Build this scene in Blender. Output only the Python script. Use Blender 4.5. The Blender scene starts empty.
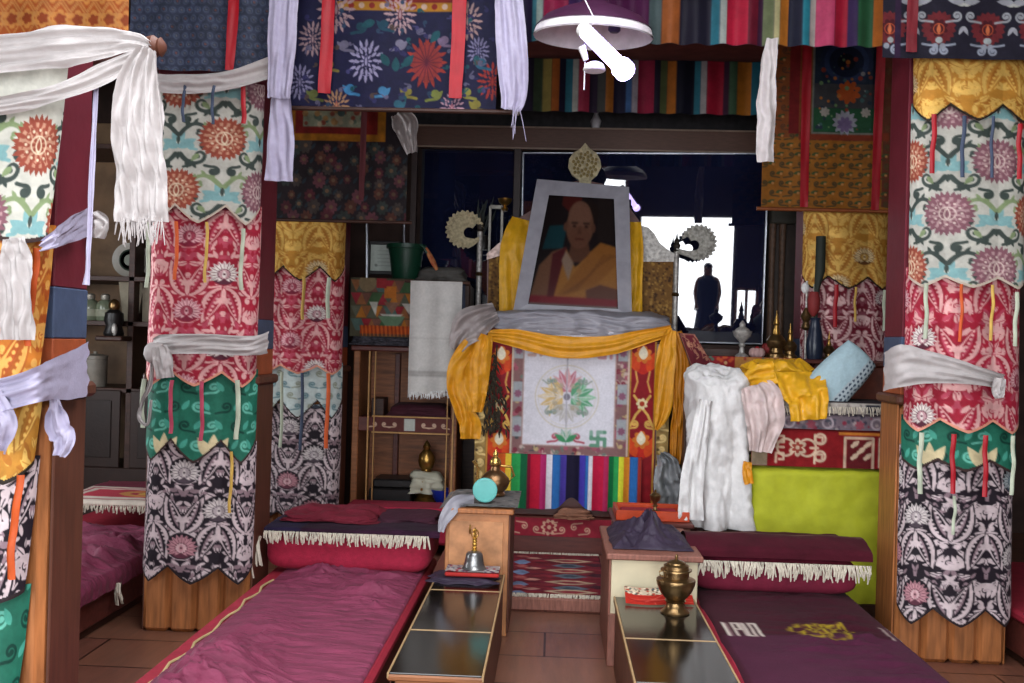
import bpy, bmesh, math, random
import numpy as np
from mathutils import Vector, Matrix
random.seed(7)
C = bpy.context.scene.collection
PI = math.pi
# ------------------------------------------------------------------ camera
F = 1000.0
CAM_Z = 1.6
cam_d = bpy.data.cameras.new('camera')
cam_d.sensor_width = 36.0
cam_d.lens = 36.0 * F / 1024.0
cam = bpy.data.objects.new('camera', cam_d)
C.objects.link(cam)
CM = Matrix.Translation((0, 0, CAM_Z)) @ Matrix.Rotation(math.radians(2.35), 4, 'Z') @ Matrix.Rotation(PI / 2, 4, 'X') @ Matrix.Rotation(math.radians(1.6), 4, 'Z')
cam.matrix_world = CM
bpy.context.scene.camera = cam
CR = CM.to_3x3()

def P(px, py, Y):
    """world point at depth Y measured on the photograph at (px, py)"""
    d = CR @ Vector(((px - 512.0) / F, -(py - 341.5) / F, -1.0))
    return Vector((0, 0, CAM_Z)) + d * (Y / d.y)
def PX(px, py, Y): return P(px, py, Y).x
def PZ(px, py, Y): return P(px, py, Y).z
def onz(px, py, z):
    """world point on the level z measured at (px, py)"""
    d = CR @ Vector(((px - 512.0) / F, -(py - 341.5) / F, -1.0))
    return Vector((0, 0, CAM_Z)) + d * ((z - CAM_Z) / d.z)

# ------------------------------------------------------------------ colours and materials
def lin(c):
    c = np.asarray(c, dtype=float)
    return np.where(c <= 0.04045, c / 12.92, ((c + 0.055) / 1.055) ** 2.4)
def hx(h):
    h = h.lstrip('#')
    return np.array([int(h[i:i + 2], 16) / 255.0 for i in (0, 2, 4)])
def L4(h): return (*[float(x) for x in lin(hx(h))], 1.0)

MATS = {}
def mat(name, col, rough=0.7, metal=0.0, var=0.12, scale=14.0, bump=0.15, bscale=None, spec=0.4, stretch=None, col2=None, coat=0.0, sheen=0.0, emit=None, bdist=0.01):
    if name in MATS: return MATS[name]
    m = bpy.data.materials.new(name); m.use_nodes = True
    nt = m.node_tree; b = nt.nodes['Principled BSDF']
    tc = nt.nodes.new('ShaderNodeTexCoord'); mp = nt.nodes.new('ShaderNodeMapping')
    nt.links.new(tc.outputs['Object'], mp.inputs['Vector'])
    if stretch: mp.inputs['Scale'].default_value = stretch
    nz = nt.nodes.new('ShaderNodeTexNoise'); nz.inputs['Scale'].default_value = scale; nz.inputs['Detail'].default_value = 5
    nt.links.new(mp.outputs['Vector'], nz.inputs['Vector'])
    rp = nt.nodes.new('ShaderNodeValToRGB')
    base = lin(hx(col))
    lo = base * (1 - var * 1.6) if col2 is None else lin(hx(col2)); hi = np.minimum(1, base * (1 + var))
    rp.color_ramp.elements[0].position = 0.3; rp.color_ramp.elements[1].position = 0.7
    rp.color_ramp.elements[0].color = (*map(float, lo), 1); rp.color_ramp.elements[1].color = (*map(float, hi), 1)
    nt.links.new(nz.outputs['Fac'], rp.inputs['Fac']); nt.links.new(rp.outputs['Color'], b.inputs['Base Color'])
    b.inputs['Roughness'].default_value = rough; b.inputs['Metallic'].default_value = metal
    b.inputs['Specular IOR Level'].default_value = spec
    b.inputs['Coat Weight'].default_value = coat
    b.inputs['Sheen Weight'].default_value = sheen
    if bump > 0:
        n2 = nt.nodes.new('ShaderNodeTexNoise'); n2.inputs['Scale'].default_value = bscale or scale * 4; n2.inputs['Detail'].default_value = 4
        nt.links.new(mp.outputs['Vector'], n2.inputs['Vector'])
        bp = nt.nodes.new('ShaderNodeBump'); bp.inputs['Strength'].default_value = bump; bp.inputs['Distance'].default_value = bdist
        nt.links.new(n2.outputs['Fac'], bp.inputs['Height']); nt.links.new(bp.outputs['Normal'], b.inputs['Normal'])
    if emit:
        b.inputs['Emission Color'].default_value = L4(emit[0]); b.inputs['Emission Strength'].default_value = emit[1]
    MATS[name] = m
    return m

def dyed(name, rough=0.65, metal_k=0.6, weave=900.0, bump=0.12, spec=0.12, coat=0.0, sheen=0.02):
    """woven / painted surface: its dye is the colour attribute, alpha marks metallic thread"""
    if name in MATS: return MATS[name]
    m = bpy.data.materials.new(name); m.use_nodes = True
    nt = m.node_tree; b = nt.nodes['Principled BSDF']
    at = nt.nodes.new('ShaderNodeAttribute'); at.attribute_name = 'dye'
    tc = nt.nodes.new('ShaderNodeTexCoord')
    nz = nt.nodes.new('ShaderNodeTexNoise'); nz.inputs['Scale'].default_value = 60; nz.inputs['Detail'].default_value = 4
    nt.links.new(tc.outputs['Object'], nz.inputs['Vector'])
    mr = nt.nodes.new('ShaderNodeMapRange'); mr.inputs['To Min'].default_value = 0.82; mr.inputs['To Max'].default_value = 1.15
    nt.links.new(nz.outputs['Fac'], mr.inputs['Value'])
    vm = nt.nodes.new('ShaderNodeVectorMath'); vm.operation = 'SCALE'
    nt.links.new(at.outputs['Color'], vm.inputs[0]); nt.links.new(mr.outputs['Result'], vm.inputs['Scale'])
    nt.links.new(vm.outputs['Vector'], b.inputs['Base Color'])
    r = nt.nodes.new('ShaderNodeMapRange'); r.inputs['To Min'].default_value = rough; r.inputs['To Max'].default_value = 0.42
    nt.links.new(at.outputs['Alpha'], r.inputs['Value']); nt.links.new(r.outputs['Result'], b.inputs['Roughness'])
    k = nt.nodes.new('ShaderNodeMath'); k.operation = 'MULTIPLY'; k.inputs[1].default_value = metal_k
    nt.links.new(at.outputs['Alpha'], k.inputs[0]); nt.links.new(k.outputs[0], b.inputs['Metallic'])
    b.inputs['Specular IOR Level'].default_value = spec; b.inputs['Sheen Weight'].default_value = sheen; b.inputs['Coat Weight'].default_value = coat
    if bump > 0:
        wv = nt.nodes.new('ShaderNodeTexNoise'); wv.inputs['Scale'].default_value = 130; wv.inputs['Detail'].default_value = 3
        nt.links.new(tc.outputs['Object'], wv.inputs['Vector'])
        bp = nt.nodes.new('ShaderNodeBump'); bp.inputs['Strength'].default_value = bump; bp.inputs['Distance'].default_value = 0.006
        nt.links.new(wv.outputs['Fac'], bp.inputs['Height']); nt.links.new(bp.outputs['Normal'], b.inputs['Normal'])
    MATS[name] = m
    return m

# ------------------------------------------------------------------ objects
ORG = {}
def setp(o, label=None, cat=None, group=None, kind=None):
    if label: o['label'] = label
    if cat: o['category'] = cat
    if group: o['group'] = group
    if kind: o['kind'] = kind
    return o
def thing(name, label, cat, loc, group=None, kind=None):
    o = bpy.data.objects.new(name, None); o.empty_display_size = 0.05
    C.objects.link(o); o.location = loc; ORG[o.name] = Vector(loc)
    return setp(o, label, cat, group, kind)
def mk(name, V, Fc, m, parent=None, smooth=True, col=None, label=None, cat=None, group=None, kind=None):
    V = np.asarray(V, dtype=float)
    if parent is not None: org = ORG[parent.name]
    else:
        lo, hi = V.min(0), V.max(0)
        org = Vector(((lo[0] + hi[0]) / 2, (lo[1] + hi[1]) / 2, lo[2]))
    me = bpy.data.meshes.new(name)
    me.from_pydata((V - np.array(org)).tolist(), [], Fc if isinstance(Fc, list) else Fc.tolist())
    if smooth: me.polygons.foreach_set('use_smooth', [True] * len(me.polygons))
    if col is not None:
        a = me.color_attributes.new('dye', 'FLOAT_COLOR', 'POINT')
        cc = np.asarray(col, dtype=float).reshape(-1, 4).copy(); cc[:, :3] = lin(np.clip(cc[:, :3], 0, 1))
        a.data.foreach_set('color', cc.ravel().tolist())
    me.materials.append(m); me.update()
    o = bpy.data.objects.new(name, me); C.objects.link(o)
    ORG[o.name] = org
    if parent is not None:
        o.parent = parent; o.location = (0, 0, 0); ORG[o.name] = ORG[parent.name]
    else: o.location = org
    return setp(o, label, cat, group, kind)
def copy_tree(src, loc, label=None, group=None, rotz=None, scale=None):
    r = src.copy(); C.objects.link(r); r.location = loc
    if rotz is not None: r.rotation_euler = (0, 0, rotz)
    if scale is not None: r.scale = (scale,) * 3
    if label: r['label'] = label
    if group: r['group'] = group
    for ch in list(src.children):
        c = ch.copy(); C.objects.link(c); c.parent = r
        for g in list(ch.children):
            d = g.copy(); C.objects.link(d); d.parent = c
    return r

class MB:
    """collects shapes into one mesh"""
    def __init__(s): s.v = []; s.f = []
    def add(s, V, Fc):
        n = len(s.v); s.v.extend([tuple(map(float, p)) for p in V]); s.f.extend([tuple(int(i) + n for i in f) for f in Fc]); return s
    def box(s, x0, x1, y0, y1, z0, z1, b=0.004):
        x0, x1 = sorted((x0, x1)); y0, y1 = sorted((y0, y1)); z0, z1 = sorted((z0, z1))
        b = min(b, (x1 - x0) * .3, (y1 - y0) * .3, (z1 - z0) * .3)
        bm = bmesh.new()
        for x, sx in ((x0, 1), (x1, -1)):
            for y, sy in ((y0, 1), (y1, -1)):
                for z, sz in ((z0, 1), (z1, -1)):
                    bm.verts.new((x, y + sy * b, z + sz * b)); bm.verts.new((x + sx * b, y, z + sz * b)); bm.verts.new((x + sx * b, y + sy * b, z))
        bmesh.ops.convex_hull(bm, input=bm.verts)
        bmesh.ops.dissolve_limit(bm, angle_limit=0.02, verts=bm.verts, edges=bm.edges)
        bm.verts.index_update()
        s.add([v.co[:] for v in bm.verts], [[v.index for v in f.verts] for f in bm.faces]); bm.free(); return s
    def lathe(s, prof, c, seg=28, ax='z', squash=1.0):
        n0 = []; V = []; Fc = []
        for r, z in prof:
            for k in range(seg):
                a = 2 * PI * k / seg
                p = (r * math.cos(a), r * math.sin(a) * squash, z)
                if ax == 'y': p = (p[0], -p[2], p[1])
                if ax == 'x': p = (p[2], p[0], p[1])
                V.append((p[0] + c[0], p[1] + c[1], p[2] + c[2]))
        m = len(prof)
        for i in range(m - 1):
            for k in range(seg):
                k2 = (k + 1) % seg
                Fc.append((i * seg + k, i * seg + k2, (i + 1) * seg + k2, (i + 1) * seg + k))
        Fc.append(tuple(range(seg))[::-1]); Fc.append(tuple(range((m - 1) * seg, m * seg)))
        return s.add(V, Fc)
    def tube(s, pts, r, seg=8):
        pts = [Vector(p) for p in pts]; V = []; Fc = []; m = len(pts)
        rr = r if isinstance(r, (list, tuple)) else [r] * m
        for i, p in enumerate(pts):
            t = (pts[min(i + 1, m - 1)] - pts[max(i - 1, 0)]).normalized()
            a = t.cross(Vector((0, 0, 1)) if abs(t.z) < .9 else Vector((1, 0, 0))).normalized(); b = t.cross(a)
            for k in range(seg):
                an = 2 * PI * k / seg; V.append(p + (a * math.cos(an) + b * math.sin(an)) * rr[i])
        for i in range(m - 1):
            for k in range(seg):
                k2 = (k + 1) % seg; Fc.append((i * seg + k, i * seg + k2, (i + 1) * seg + k2, (i + 1) * seg + k))
        Fc.append(tuple(range(seg))[::-1]); Fc.append(tuple(range((m - 1) * seg, m * seg)))
        return s.add(V, Fc)
    def prism(s, poly, y0, y1):
        """poly: list of (x, z); extruded along y with a small chamfer at the front"""
        n = len(poly); V = [(x, y0, z) for x, z in poly] + [(x, y1, z) for x, z in poly]
        Fc = [tuple(range(n)), tuple(range(2 * n - 1, n - 1, -1))] + [(i, i + n, (i + 1) % n + n, (i + 1) % n) for i in range(n)]
        return s.add(V, Fc)
    def ell(s, c, r, seg=20, ring=12):
        prof = []
        V = []; Fc = []
        for i in range(ring + 1):
            th = PI * i / ring
            for k in range(seg):
                a = 2 * PI * k / seg
                V.append((c[0] + r[0] * math.sin(th) * math.cos(a), c[1] + r[1] * math.sin(th) * math.sin(a), c[2] + r[2] * math.cos(th)))
        for i in range(ring):
            for k in range(seg):
                k2 = (k + 1) % seg; Fc.append((i * seg + k, (i + 1) * seg + k, (i + 1) * seg + k2, i * seg + k2))
        return s.add(V, Fc)
    def build(s, name, m, parent=None, smooth=False, **kw):
        o = mk(name, s.v, s.f, m, parent, smooth=smooth, **kw)
        if smooth:
            try: o.data.set_sharp_from_angle(angle=0.7)
            except Exception: pass
        return o

# ------------------------------------------------------------------ noise
def _h(i, j, s): 
    x = np.sin(i * 127.1 + j * 311.7 + s * 74.7) * 43758.5453
    return x - np.floor(x)
def vn(x, y, s=0):
    x = np.asarray(x, float); y = np.asarray(y, float)
    i = np.floor(x); j = np.floor(y); f = x - i; g = y - j
    f = f * f * (3 - 2 * f); g = g * g * (3 - 2 * g)
    return (_h(i, j, s) * (1 - f) + _h(i + 1, j, s) * f) * (1 - g) + (_h(i, j + 1, s) * (1 - f) + _h(i + 1, j + 1, s) * f) * g
def fbm(x, y, s=0, o=4):
    t = 0; a = .5
    for k in range(o): t = t + a * (vn(x, y, s + k * 3.1) - .5); x = np.asarray(x) * 2.03; y = np.asarray(y) * 2.03; a *= .5
    return t
def catmull(pts, n):
    pts = [np.array(p, float) for p in pts]; m = len(pts)
    out = []
    for q in range(n):
        t = q / (n - 1) * (m - 1); i = min(int(t), m - 2); f = t - i
        p0 = pts[max(i - 1, 0)]; p1 = pts[i]; p2 = pts[i + 1]; p3 = pts[min(i + 2, m - 1)]
        out.append(.5 * (2 * p1 + (p2 - p0) * f + (2 * p0 - 5 * p1 + 4 * p2 - p3) * f * f + (3 * p1 - p0 - 3 * p2 + p3) * f ** 3))
    return np.array(out)
def gridfaces(ny, nx):
    i = np.arange(ny - 1)[:, None] * nx + np.arange(nx - 1)[None, :]
    return np.stack([i, i + nx, i + nx + 1, i + 1], -1).reshape(-1, 4)

# ------------------------------------------------------------------ cloth tools
def ribbon(name, pts, m, parent=None, folds=3.0, amp=.012, n=70, k=20, seed=0, crumple=.01, edge=.06, up=False, **kw):
    """a length of cloth along a measured centre line: pts = (px, py, Y, width px)"""
    W = []
    for px, py, Y, w in pts:
        p = P(px, py, Y); W.append((p.x, p.y, p.z, w * Y / F))
    c = catmull(W, n)
    T = np.gradient(c[:, :3], axis=0); T[:, 1] = 0; T /= np.linalg.norm(T, axis=1)[:, None] + 1e-9
    Wd = np.stack([T[:, 2], 0 * T[:, 0], -T[:, 0]], 1)
    if up: Wd = np.zeros_like(Wd); Wd[:, 2] = 1.0
    s = np.linspace(0, 1, n)[:, None]; t = np.linspace(-.5, .5, k)[None, :]
    ln = np.linalg.norm(np.diff(c[:, :3], axis=0), axis=1).sum()
    w = c[:, 3][:, None] * (1 + edge * 2 * fbm(s * ln * 9, t * 0 + np.sign(t) * 3, seed + 5))
    ph = 2.5 * np.sin(s * 2.3 + seed) + 7 * fbm(s * 2.2, s * 0 + seed, seed, 3)
    dep = amp * (.75 * np.sin(2 * PI * folds * .62 * t + ph) + .4 * np.sin(2 * PI * folds * 1.37 * t - 1.6 * ph + seed) * (.4 + 1.6 * np.clip(fbm(s * 3, t * 2, seed + 4) + .5, 0, 1))) + crumple * 2 * fbm(s * ln * 8, t * w * 9 + seed, seed + 2, 4)
    wob = .25 * crumple * fbm(s * ln * 14, t * 3, seed + 9)
    V = c[:, None, :3] + Wd[:, None, :] * (t * w)[..., None]
    V[..., 1] += dep; V[..., 0] += wob; V[..., 2] += wob
    return mk(name, V.reshape(-1, 3), gridfaces(n, k), m, parent, **kw)

def sheet(name, cv, fn, m, parent=None, cut=None, **kw):
    """a cloth with the pattern of canvas cv; fn maps (u, v) in metres to world; cut(u) = length of the cloth at u"""
    U, V = cv.U.copy(), cv.V.copy()
    Fc = gridfaces(cv.ny, cv.nx)
    if cut is not None:
        h = cut(U); keep = (V < h + 1e-6).ravel(); V = np.minimum(V, h)
        Fc = Fc[keep[Fc].any(1)]
    x, y, z = fn(U, V)
    X = np.stack([x + 0 * U, y + 0 * U, z + 0 * U], -1).reshape(-1, 3)
    used = np.unique(Fc); idx = -np.ones(len(X), int); idx[used] = np.arange(len(used))
    return mk(name, X[used], idx[Fc], m, parent, col=cv.im.reshape(-1, 4)[used], **kw)

def drape(name, x0, x1, y0, y1, z0, z1, m, parent=None, seed=0, folds=11, flare=.06, amp=.03, crum=.02, n=110, rows=46, power=5.0, lumps=0.0, col=None, **kw):
    """cloth thrown over a block: a closed top and hanging folds"""
    cx, cy = (x0 + x1) / 2, (y0 + y1) / 2; hx_, hy_ = (x1 - x0) / 2, (y1 - y0) / 2
    a = np.linspace(0, 2 * PI, n, endpoint=False)[None, :]; t = np.linspace(0, 1, rows)[:, None]
    top = .35
    rad = np.where(t < top, t / top, 1.0) ; down = np.clip((t - top) / (1 - top), 0, 1)
    ca, sa = np.cos(a), np.sin(a)
    sup = (np.abs(ca) ** power + np.abs(sa) ** power) ** (-1 / power)
    rad = rad * (1 + flare * down + amp / max(hx_, .05) * down ** .8 * np.sin(a * folds + 3 * fbm(a * 2, down * 2, seed)) )
    x = cx + hx_ * rad * sup * ca; y = cy + hy_ * rad * sup * sa
    nzv = fbm(x * 7 + seed, (z1 - down) * 5 + y * 5, seed, 4)
    rim = min(.03, (z1 - z0) * .3) * np.clip((np.where(t < top, t / top, 1.0) - .7) / .3, 0, 1) ** 2
    z = z1 - rim - (z1 - z0 - .9 * min(.03, (z1 - z0) * .3)) * down + lumps * fbm(x * 4 + seed, y * 4, seed + 4) * (1 - down)
    x = x + crum * 2 * nzv * ca * np.minimum(rad, 1); y = y + crum * 2 * nzv * sa * np.minimum(rad, 1); z = z + crum * fbm(x * 9, y * 9, seed + 7) * (1 - .6 * down)
    z = np.maximum(z, z0)
    V = np.stack([x, y, z], -1).reshape(-1, 3)
    i = np.arange(rows - 1)[:, None] * n; j = np.arange(n)[None, :]; j2 = (j + 1) % n
    Fc = np.stack([i + j, i + n + j, i + n + j2, i + j2], -1).reshape(-1, 4)
    return mk(name, V, Fc, m, parent, **kw)

def fringe(name, p0, p1, length, nst, m, parent, seed=0, r=.0035, out=(0, -1, 0)):
    rnd = random.Random(seed); b = MB(); p0 = Vector(p0); p1 = Vector(p1); out = Vector(out)
    for i in range(nst):
        p = p0.lerp(p1, (i + rnd.random() * .8) / nst); l = length * rnd.uniform(.6, 1.15)
        dx = rnd.uniform(-.3, .3) * l
        q = p + out * (l * rnd.uniform(.1, .35)) + Vector((dx * .5, 0, -l * .45)); e = p + out * (l * rnd.uniform(.05, .3)) + Vector((dx, 0, -l))
        b.tube([p, q, e], [r, r * 1.2, r * .8], 5)
    return b.build(name, m, parent, smooth=True)
# ------------------------------------------------------------------ woven patterns
class Cv:
    def __init__(s, w, h, res, base, a=0.0):
        s.w, s.h, s.res = w, h, res
        s.nx = max(3, int(round(w / res)) + 1); s.ny = max(3, int(round(h / res)) + 1)
        s.U, s.V = np.meshgrid(np.linspace(0, w, s.nx), np.linspace(0, h, s.ny))
        s.im = np.empty((s.ny, s.nx, 4)); s.im[..., :3] = hx(base); s.im[..., 3] = a
    def win(s, u, v, r):
        dx, dy = s.w / (s.nx - 1), s.h / (s.ny - 1)
        i0 = max(0, int((u - r) / dx)); i1 = min(s.nx, int((u + r) / dx) + 2); j0 = max(0, int((v - r) / dy)); j1 = min(s.ny, int((v + r) / dy) + 2)
        if i0 >= i1 or j0 >= j1: return None
        return (slice(j0, j1), slice(i0, i1))
    def put(s, sl, d, col, a=0.0):
        m = np.clip(.5 - d / s.res, 0, 1)[..., None]
        s.im[sl] = s.im[sl] * (1 - m) + np.array([*hx(col), a]) * m
    def disc(s, u, v, r, col, a=0.0, ey=1.0):
        sl = s.win(u, v, r * max(1, ey) + s.res * 2)
        if sl is None: return
        s.put(sl, np.hypot(s.U[sl] - u, (s.V[sl] - v) / ey) - r, col, a)
    def ring(s, u, v, r, w, col, a=0.0):
        sl = s.win(u, v, r + w + s.res)
        if sl is None: return
        s.put(sl, np.abs(np.hypot(s.U[sl] - u, s.V[sl] - v) - r) - w / 2, col, a)
    def flower(s, u, v, R, n, dep, col, a=0.0, ph=0.0, ey=1.0, sharp=False):
        sl = s.win(u, v, R * 1.3 * max(1, ey))
        if sl is None: return
        x, y = s.U[sl] - u, (s.V[sl] - v) / ey
        th = np.arctan2(y, x); q = np.abs(np.sin(n * th / 2 + ph)) if not sharp else 1 - np.abs(((n * th / (2 * PI) + ph) % 1) * 2 - 1)
        s.put(sl, np.hypot(x, y) - R * (1 - dep + dep * q), col, a)
    def poly(s, pts, col, a=0.0):
        pts = np.array(pts); c = (pts.min(0) + pts.max(0)) / 2; sl = s.win(c[0], c[1], (pts.max(0) - pts.min(0)).max() / 2 + s.res)
        if sl is None: return
        x, y = s.U[sl], s.V[sl]; ins = np.zeros(x.shape, bool); d = np.full(x.shape, 9.0); n = len(pts)
        for i in range(n):
            (x0, y0), (x1, y1) = pts[i], pts[(i + 1) % n]
            if y0 != y1: ins ^= ((y0 > y) != (y1 > y)) & (x < (x1 - x0) * (y - y0) / (y1 - y0) + x0)
            d = np.minimum(d, s._seg(x, y, x0, y0, x1, y1))
        s.put(sl, np.where(ins, -d, d), col, a)
    @staticmethod
    def _seg(x, y, x0, y0, x1, y1):
        dx, dy = x1 - x0, y1 - y0; L = dx * dx + dy * dy + 1e-12
        t = np.clip(((x - x0) * dx + (y - y0) * dy) / L, 0, 1)
        return np.hypot(x - x0 - t * dx, y - y0 - t * dy)
    def stroke(s, pts, w, col, a=0.0, taper=False):
        pts = np.array(pts); c = (pts.min(0) + pts.max(0)) / 2; sl = s.win(c[0], c[1], (pts.max(0) - pts.min(0)).max() / 2 + w + s.res)
        if sl is None: return
        x, y = s.U[sl], s.V[sl]; d = np.full(x.shape, 9.0); n = len(pts) - 1
        for i in range(n):
            ww = w / 2 * ((1 - .7 * i / n) if taper else 1)
            d = np.minimum(d, s._seg(x, y, *pts[i], *pts[i + 1]) - ww)
        s.put(sl, d, col, a)
    def rect(s, u0, u1, v0, v1, col, a=0.0): s.poly([(u0, v0), (u1, v0), (u1, v1), (u0, v1)], col, a)
    def box(s, u0, u1, v0, v1, w, col, a=0.0): s.stroke([(u0, v0), (u1, v0), (u1, v1), (u0, v1), (u0, v0)], w, col, a)
    def leaf(s, u, v, ang, L, W, col, a=0.0, bend=0.0):
        """leaf with its stalk at (u, v), pointing along ang (0 = right, 90 = up)"""
        sl = s.win(u, v, L * 1.15)
        if sl is None: return
        ca, sa = math.cos(ang), -math.sin(ang); x = s.U[sl] - u; y = s.V[sl] - v
        p = (x * ca + y * sa) / L; q = -x * sa + y * ca - bend * L * np.clip(p, 0, 1) ** 2
        hw = W / 2 * np.sin(PI * np.clip(p, 0, 1) ** .8) ** .9
        d = np.abs(q) - hw; d = np.where((p < 0) | (p > 1), 1.0, d)
        s.put(sl, d, col, a)
    def curl(s, u, v, R, ang, sgn, col, w, turns=1.25, stem=1.6, a=0.0):
        """scroll: a stem that rolls up into a spiral around (u, v)"""
        pts = []
        for i in range(20):
            t = i / 19; r = R * (1 - .82 * t); th = ang + sgn * t * turns * 2 * PI
            pts.append((u + r * math.cos(th), v + r * math.sin(th)))
        p0 = pts[0]; tx, ty = sgn * math.sin(ang), -sgn * math.cos(ang)
        st = [(p0[0] + tx * R * stem * k + .25 * R * math.cos(ang) * k * k, p0[1] + ty * R * stem * k + .25 * R * math.sin(ang) * k * k) for k in (1, .66, .33)]
        s.stroke(st + pts, w, col, a)
        s.disc(pts[-1][0], pts[-1][1], w * .9, col, a)
    def medallion(s, u, v, R, cols, n=22, a=0.0, ey=1.0):
        s.flower(u, v, R, n, .22, cols[0], a, ey=ey, sharp=True)
        s.flower(u, v, R * .78, 12, .16, cols[1], a, .3, ey=ey)
        s.flower(u, v, R * .68, 12, .2, cols[0], a, ey=ey)
        for k in range(10):
            t = 2 * PI * k / 10; s.disc(u + R * .5 * math.cos(t), v + R * .5 * math.sin(t) * ey, R * .085, cols[2], a)
        s.flower(u, v, R * .36, 8, .25, cols[1], a, ey=ey); s.flower(u, v, R * .24, 8, .3, cols[0], a, ey=ey); s.disc(u, v, R * .1, cols[2], a)
    def fan(s, u, v, R, cols, a=.3):
        """shell palmette opening upwards"""
        s.disc(u, v, R * .8, cols[2])
        for k in range(13):
            t = math.radians(-30 + 240 * k / 12); x, y = u + R * .25 * math.cos(t), v - R * .25 * math.sin(t)
            s.leaf(x, y, t, R * .78, R * .3, cols[0], a); s.stroke([(x, y), (u + R * .85 * math.cos(t), v - R * .85 * math.sin(t))], R * .035, cols[2])
        for sx in (-1, 1): s.leaf(u, v + R * .1, math.radians(-90 + sx * 40), R * .6, R * .24, cols[0], a)
        s.disc(u, v, R * .4, cols[2]); s.flower(u, v, R * .38, 12, .2, cols[1], a); s.leaf(u, v + R * .3, PI / 2, R * .6, R * .26, cols[0], a); s.disc(u, v, R * .08, cols[2])
    def filigree(s, u, v, R, col, bg, ey=1.25, a=.2):
        for n, r0, l, w, st in ((16, .62, .4, .17, 0), (12, .36, .34, .16, .13), (8, .1, .28, .14, 0)):
            for k in range(n):
                t = 2 * PI * (k + st) / n; s.leaf(u + R * r0 * math.cos(t), v - R * r0 * ey * math.sin(t), math.atan2(math.sin(t) * ey, math.cos(t)), R * l * (1 + .25 * abs(math.sin(t))), R * w, col, a)
        for k in range(10):
            t = 2 * PI * k / 10; s.curl(u + R * .58 * math.cos(t), v + R * .58 * ey * math.sin(t), R * .09, t, 1 if k % 2 else -1, col, R * .045, 1.1, 1.6, a)
        s.leaf(u, v + R * .3 * ey, PI / 2, R * .6 * ey, R * .26, bg); s.leaf(u, v + R * .22 * ey, PI / 2, R * .44 * ey, R * .15, col, a)
    def blur(s, n=1):
        for _ in range(n):
            p = np.pad(s.im, ((1, 1), (1, 1), (0, 0)), 'edge'); s.im = (p[1:-1, 1:-1] * 2 + p[:-2, 1:-1] + p[2:, 1:-1] + p[1:-1, :-2] + p[1:-1, 2:]) / 6
    def tint(s, k): s.im[..., :3] *= np.asarray(k)
    def speck(s, amount, f=40, seed=0):
        n = fbm(s.U * f, s.V * f, seed, 3)
        s.im[..., :3] = np.clip(s.im[..., :3] * (1 + amount * 2 * n[..., None]), 0, 1)

def scrollset(cv, u, v, R, dark, w, mirror=True):
    for sx in (-1, 1):
        cv.curl(u + sx * R * .95, v - R * .15, R * .5, PI / 2 if sx > 0 else PI / 2, sx, dark, w, 1.2, 1.5)
        cv.leaf(u + sx * R * .3, v + R * .5, math.radians(90 - sx * 35), R * .8, R * .3, dark)

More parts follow.
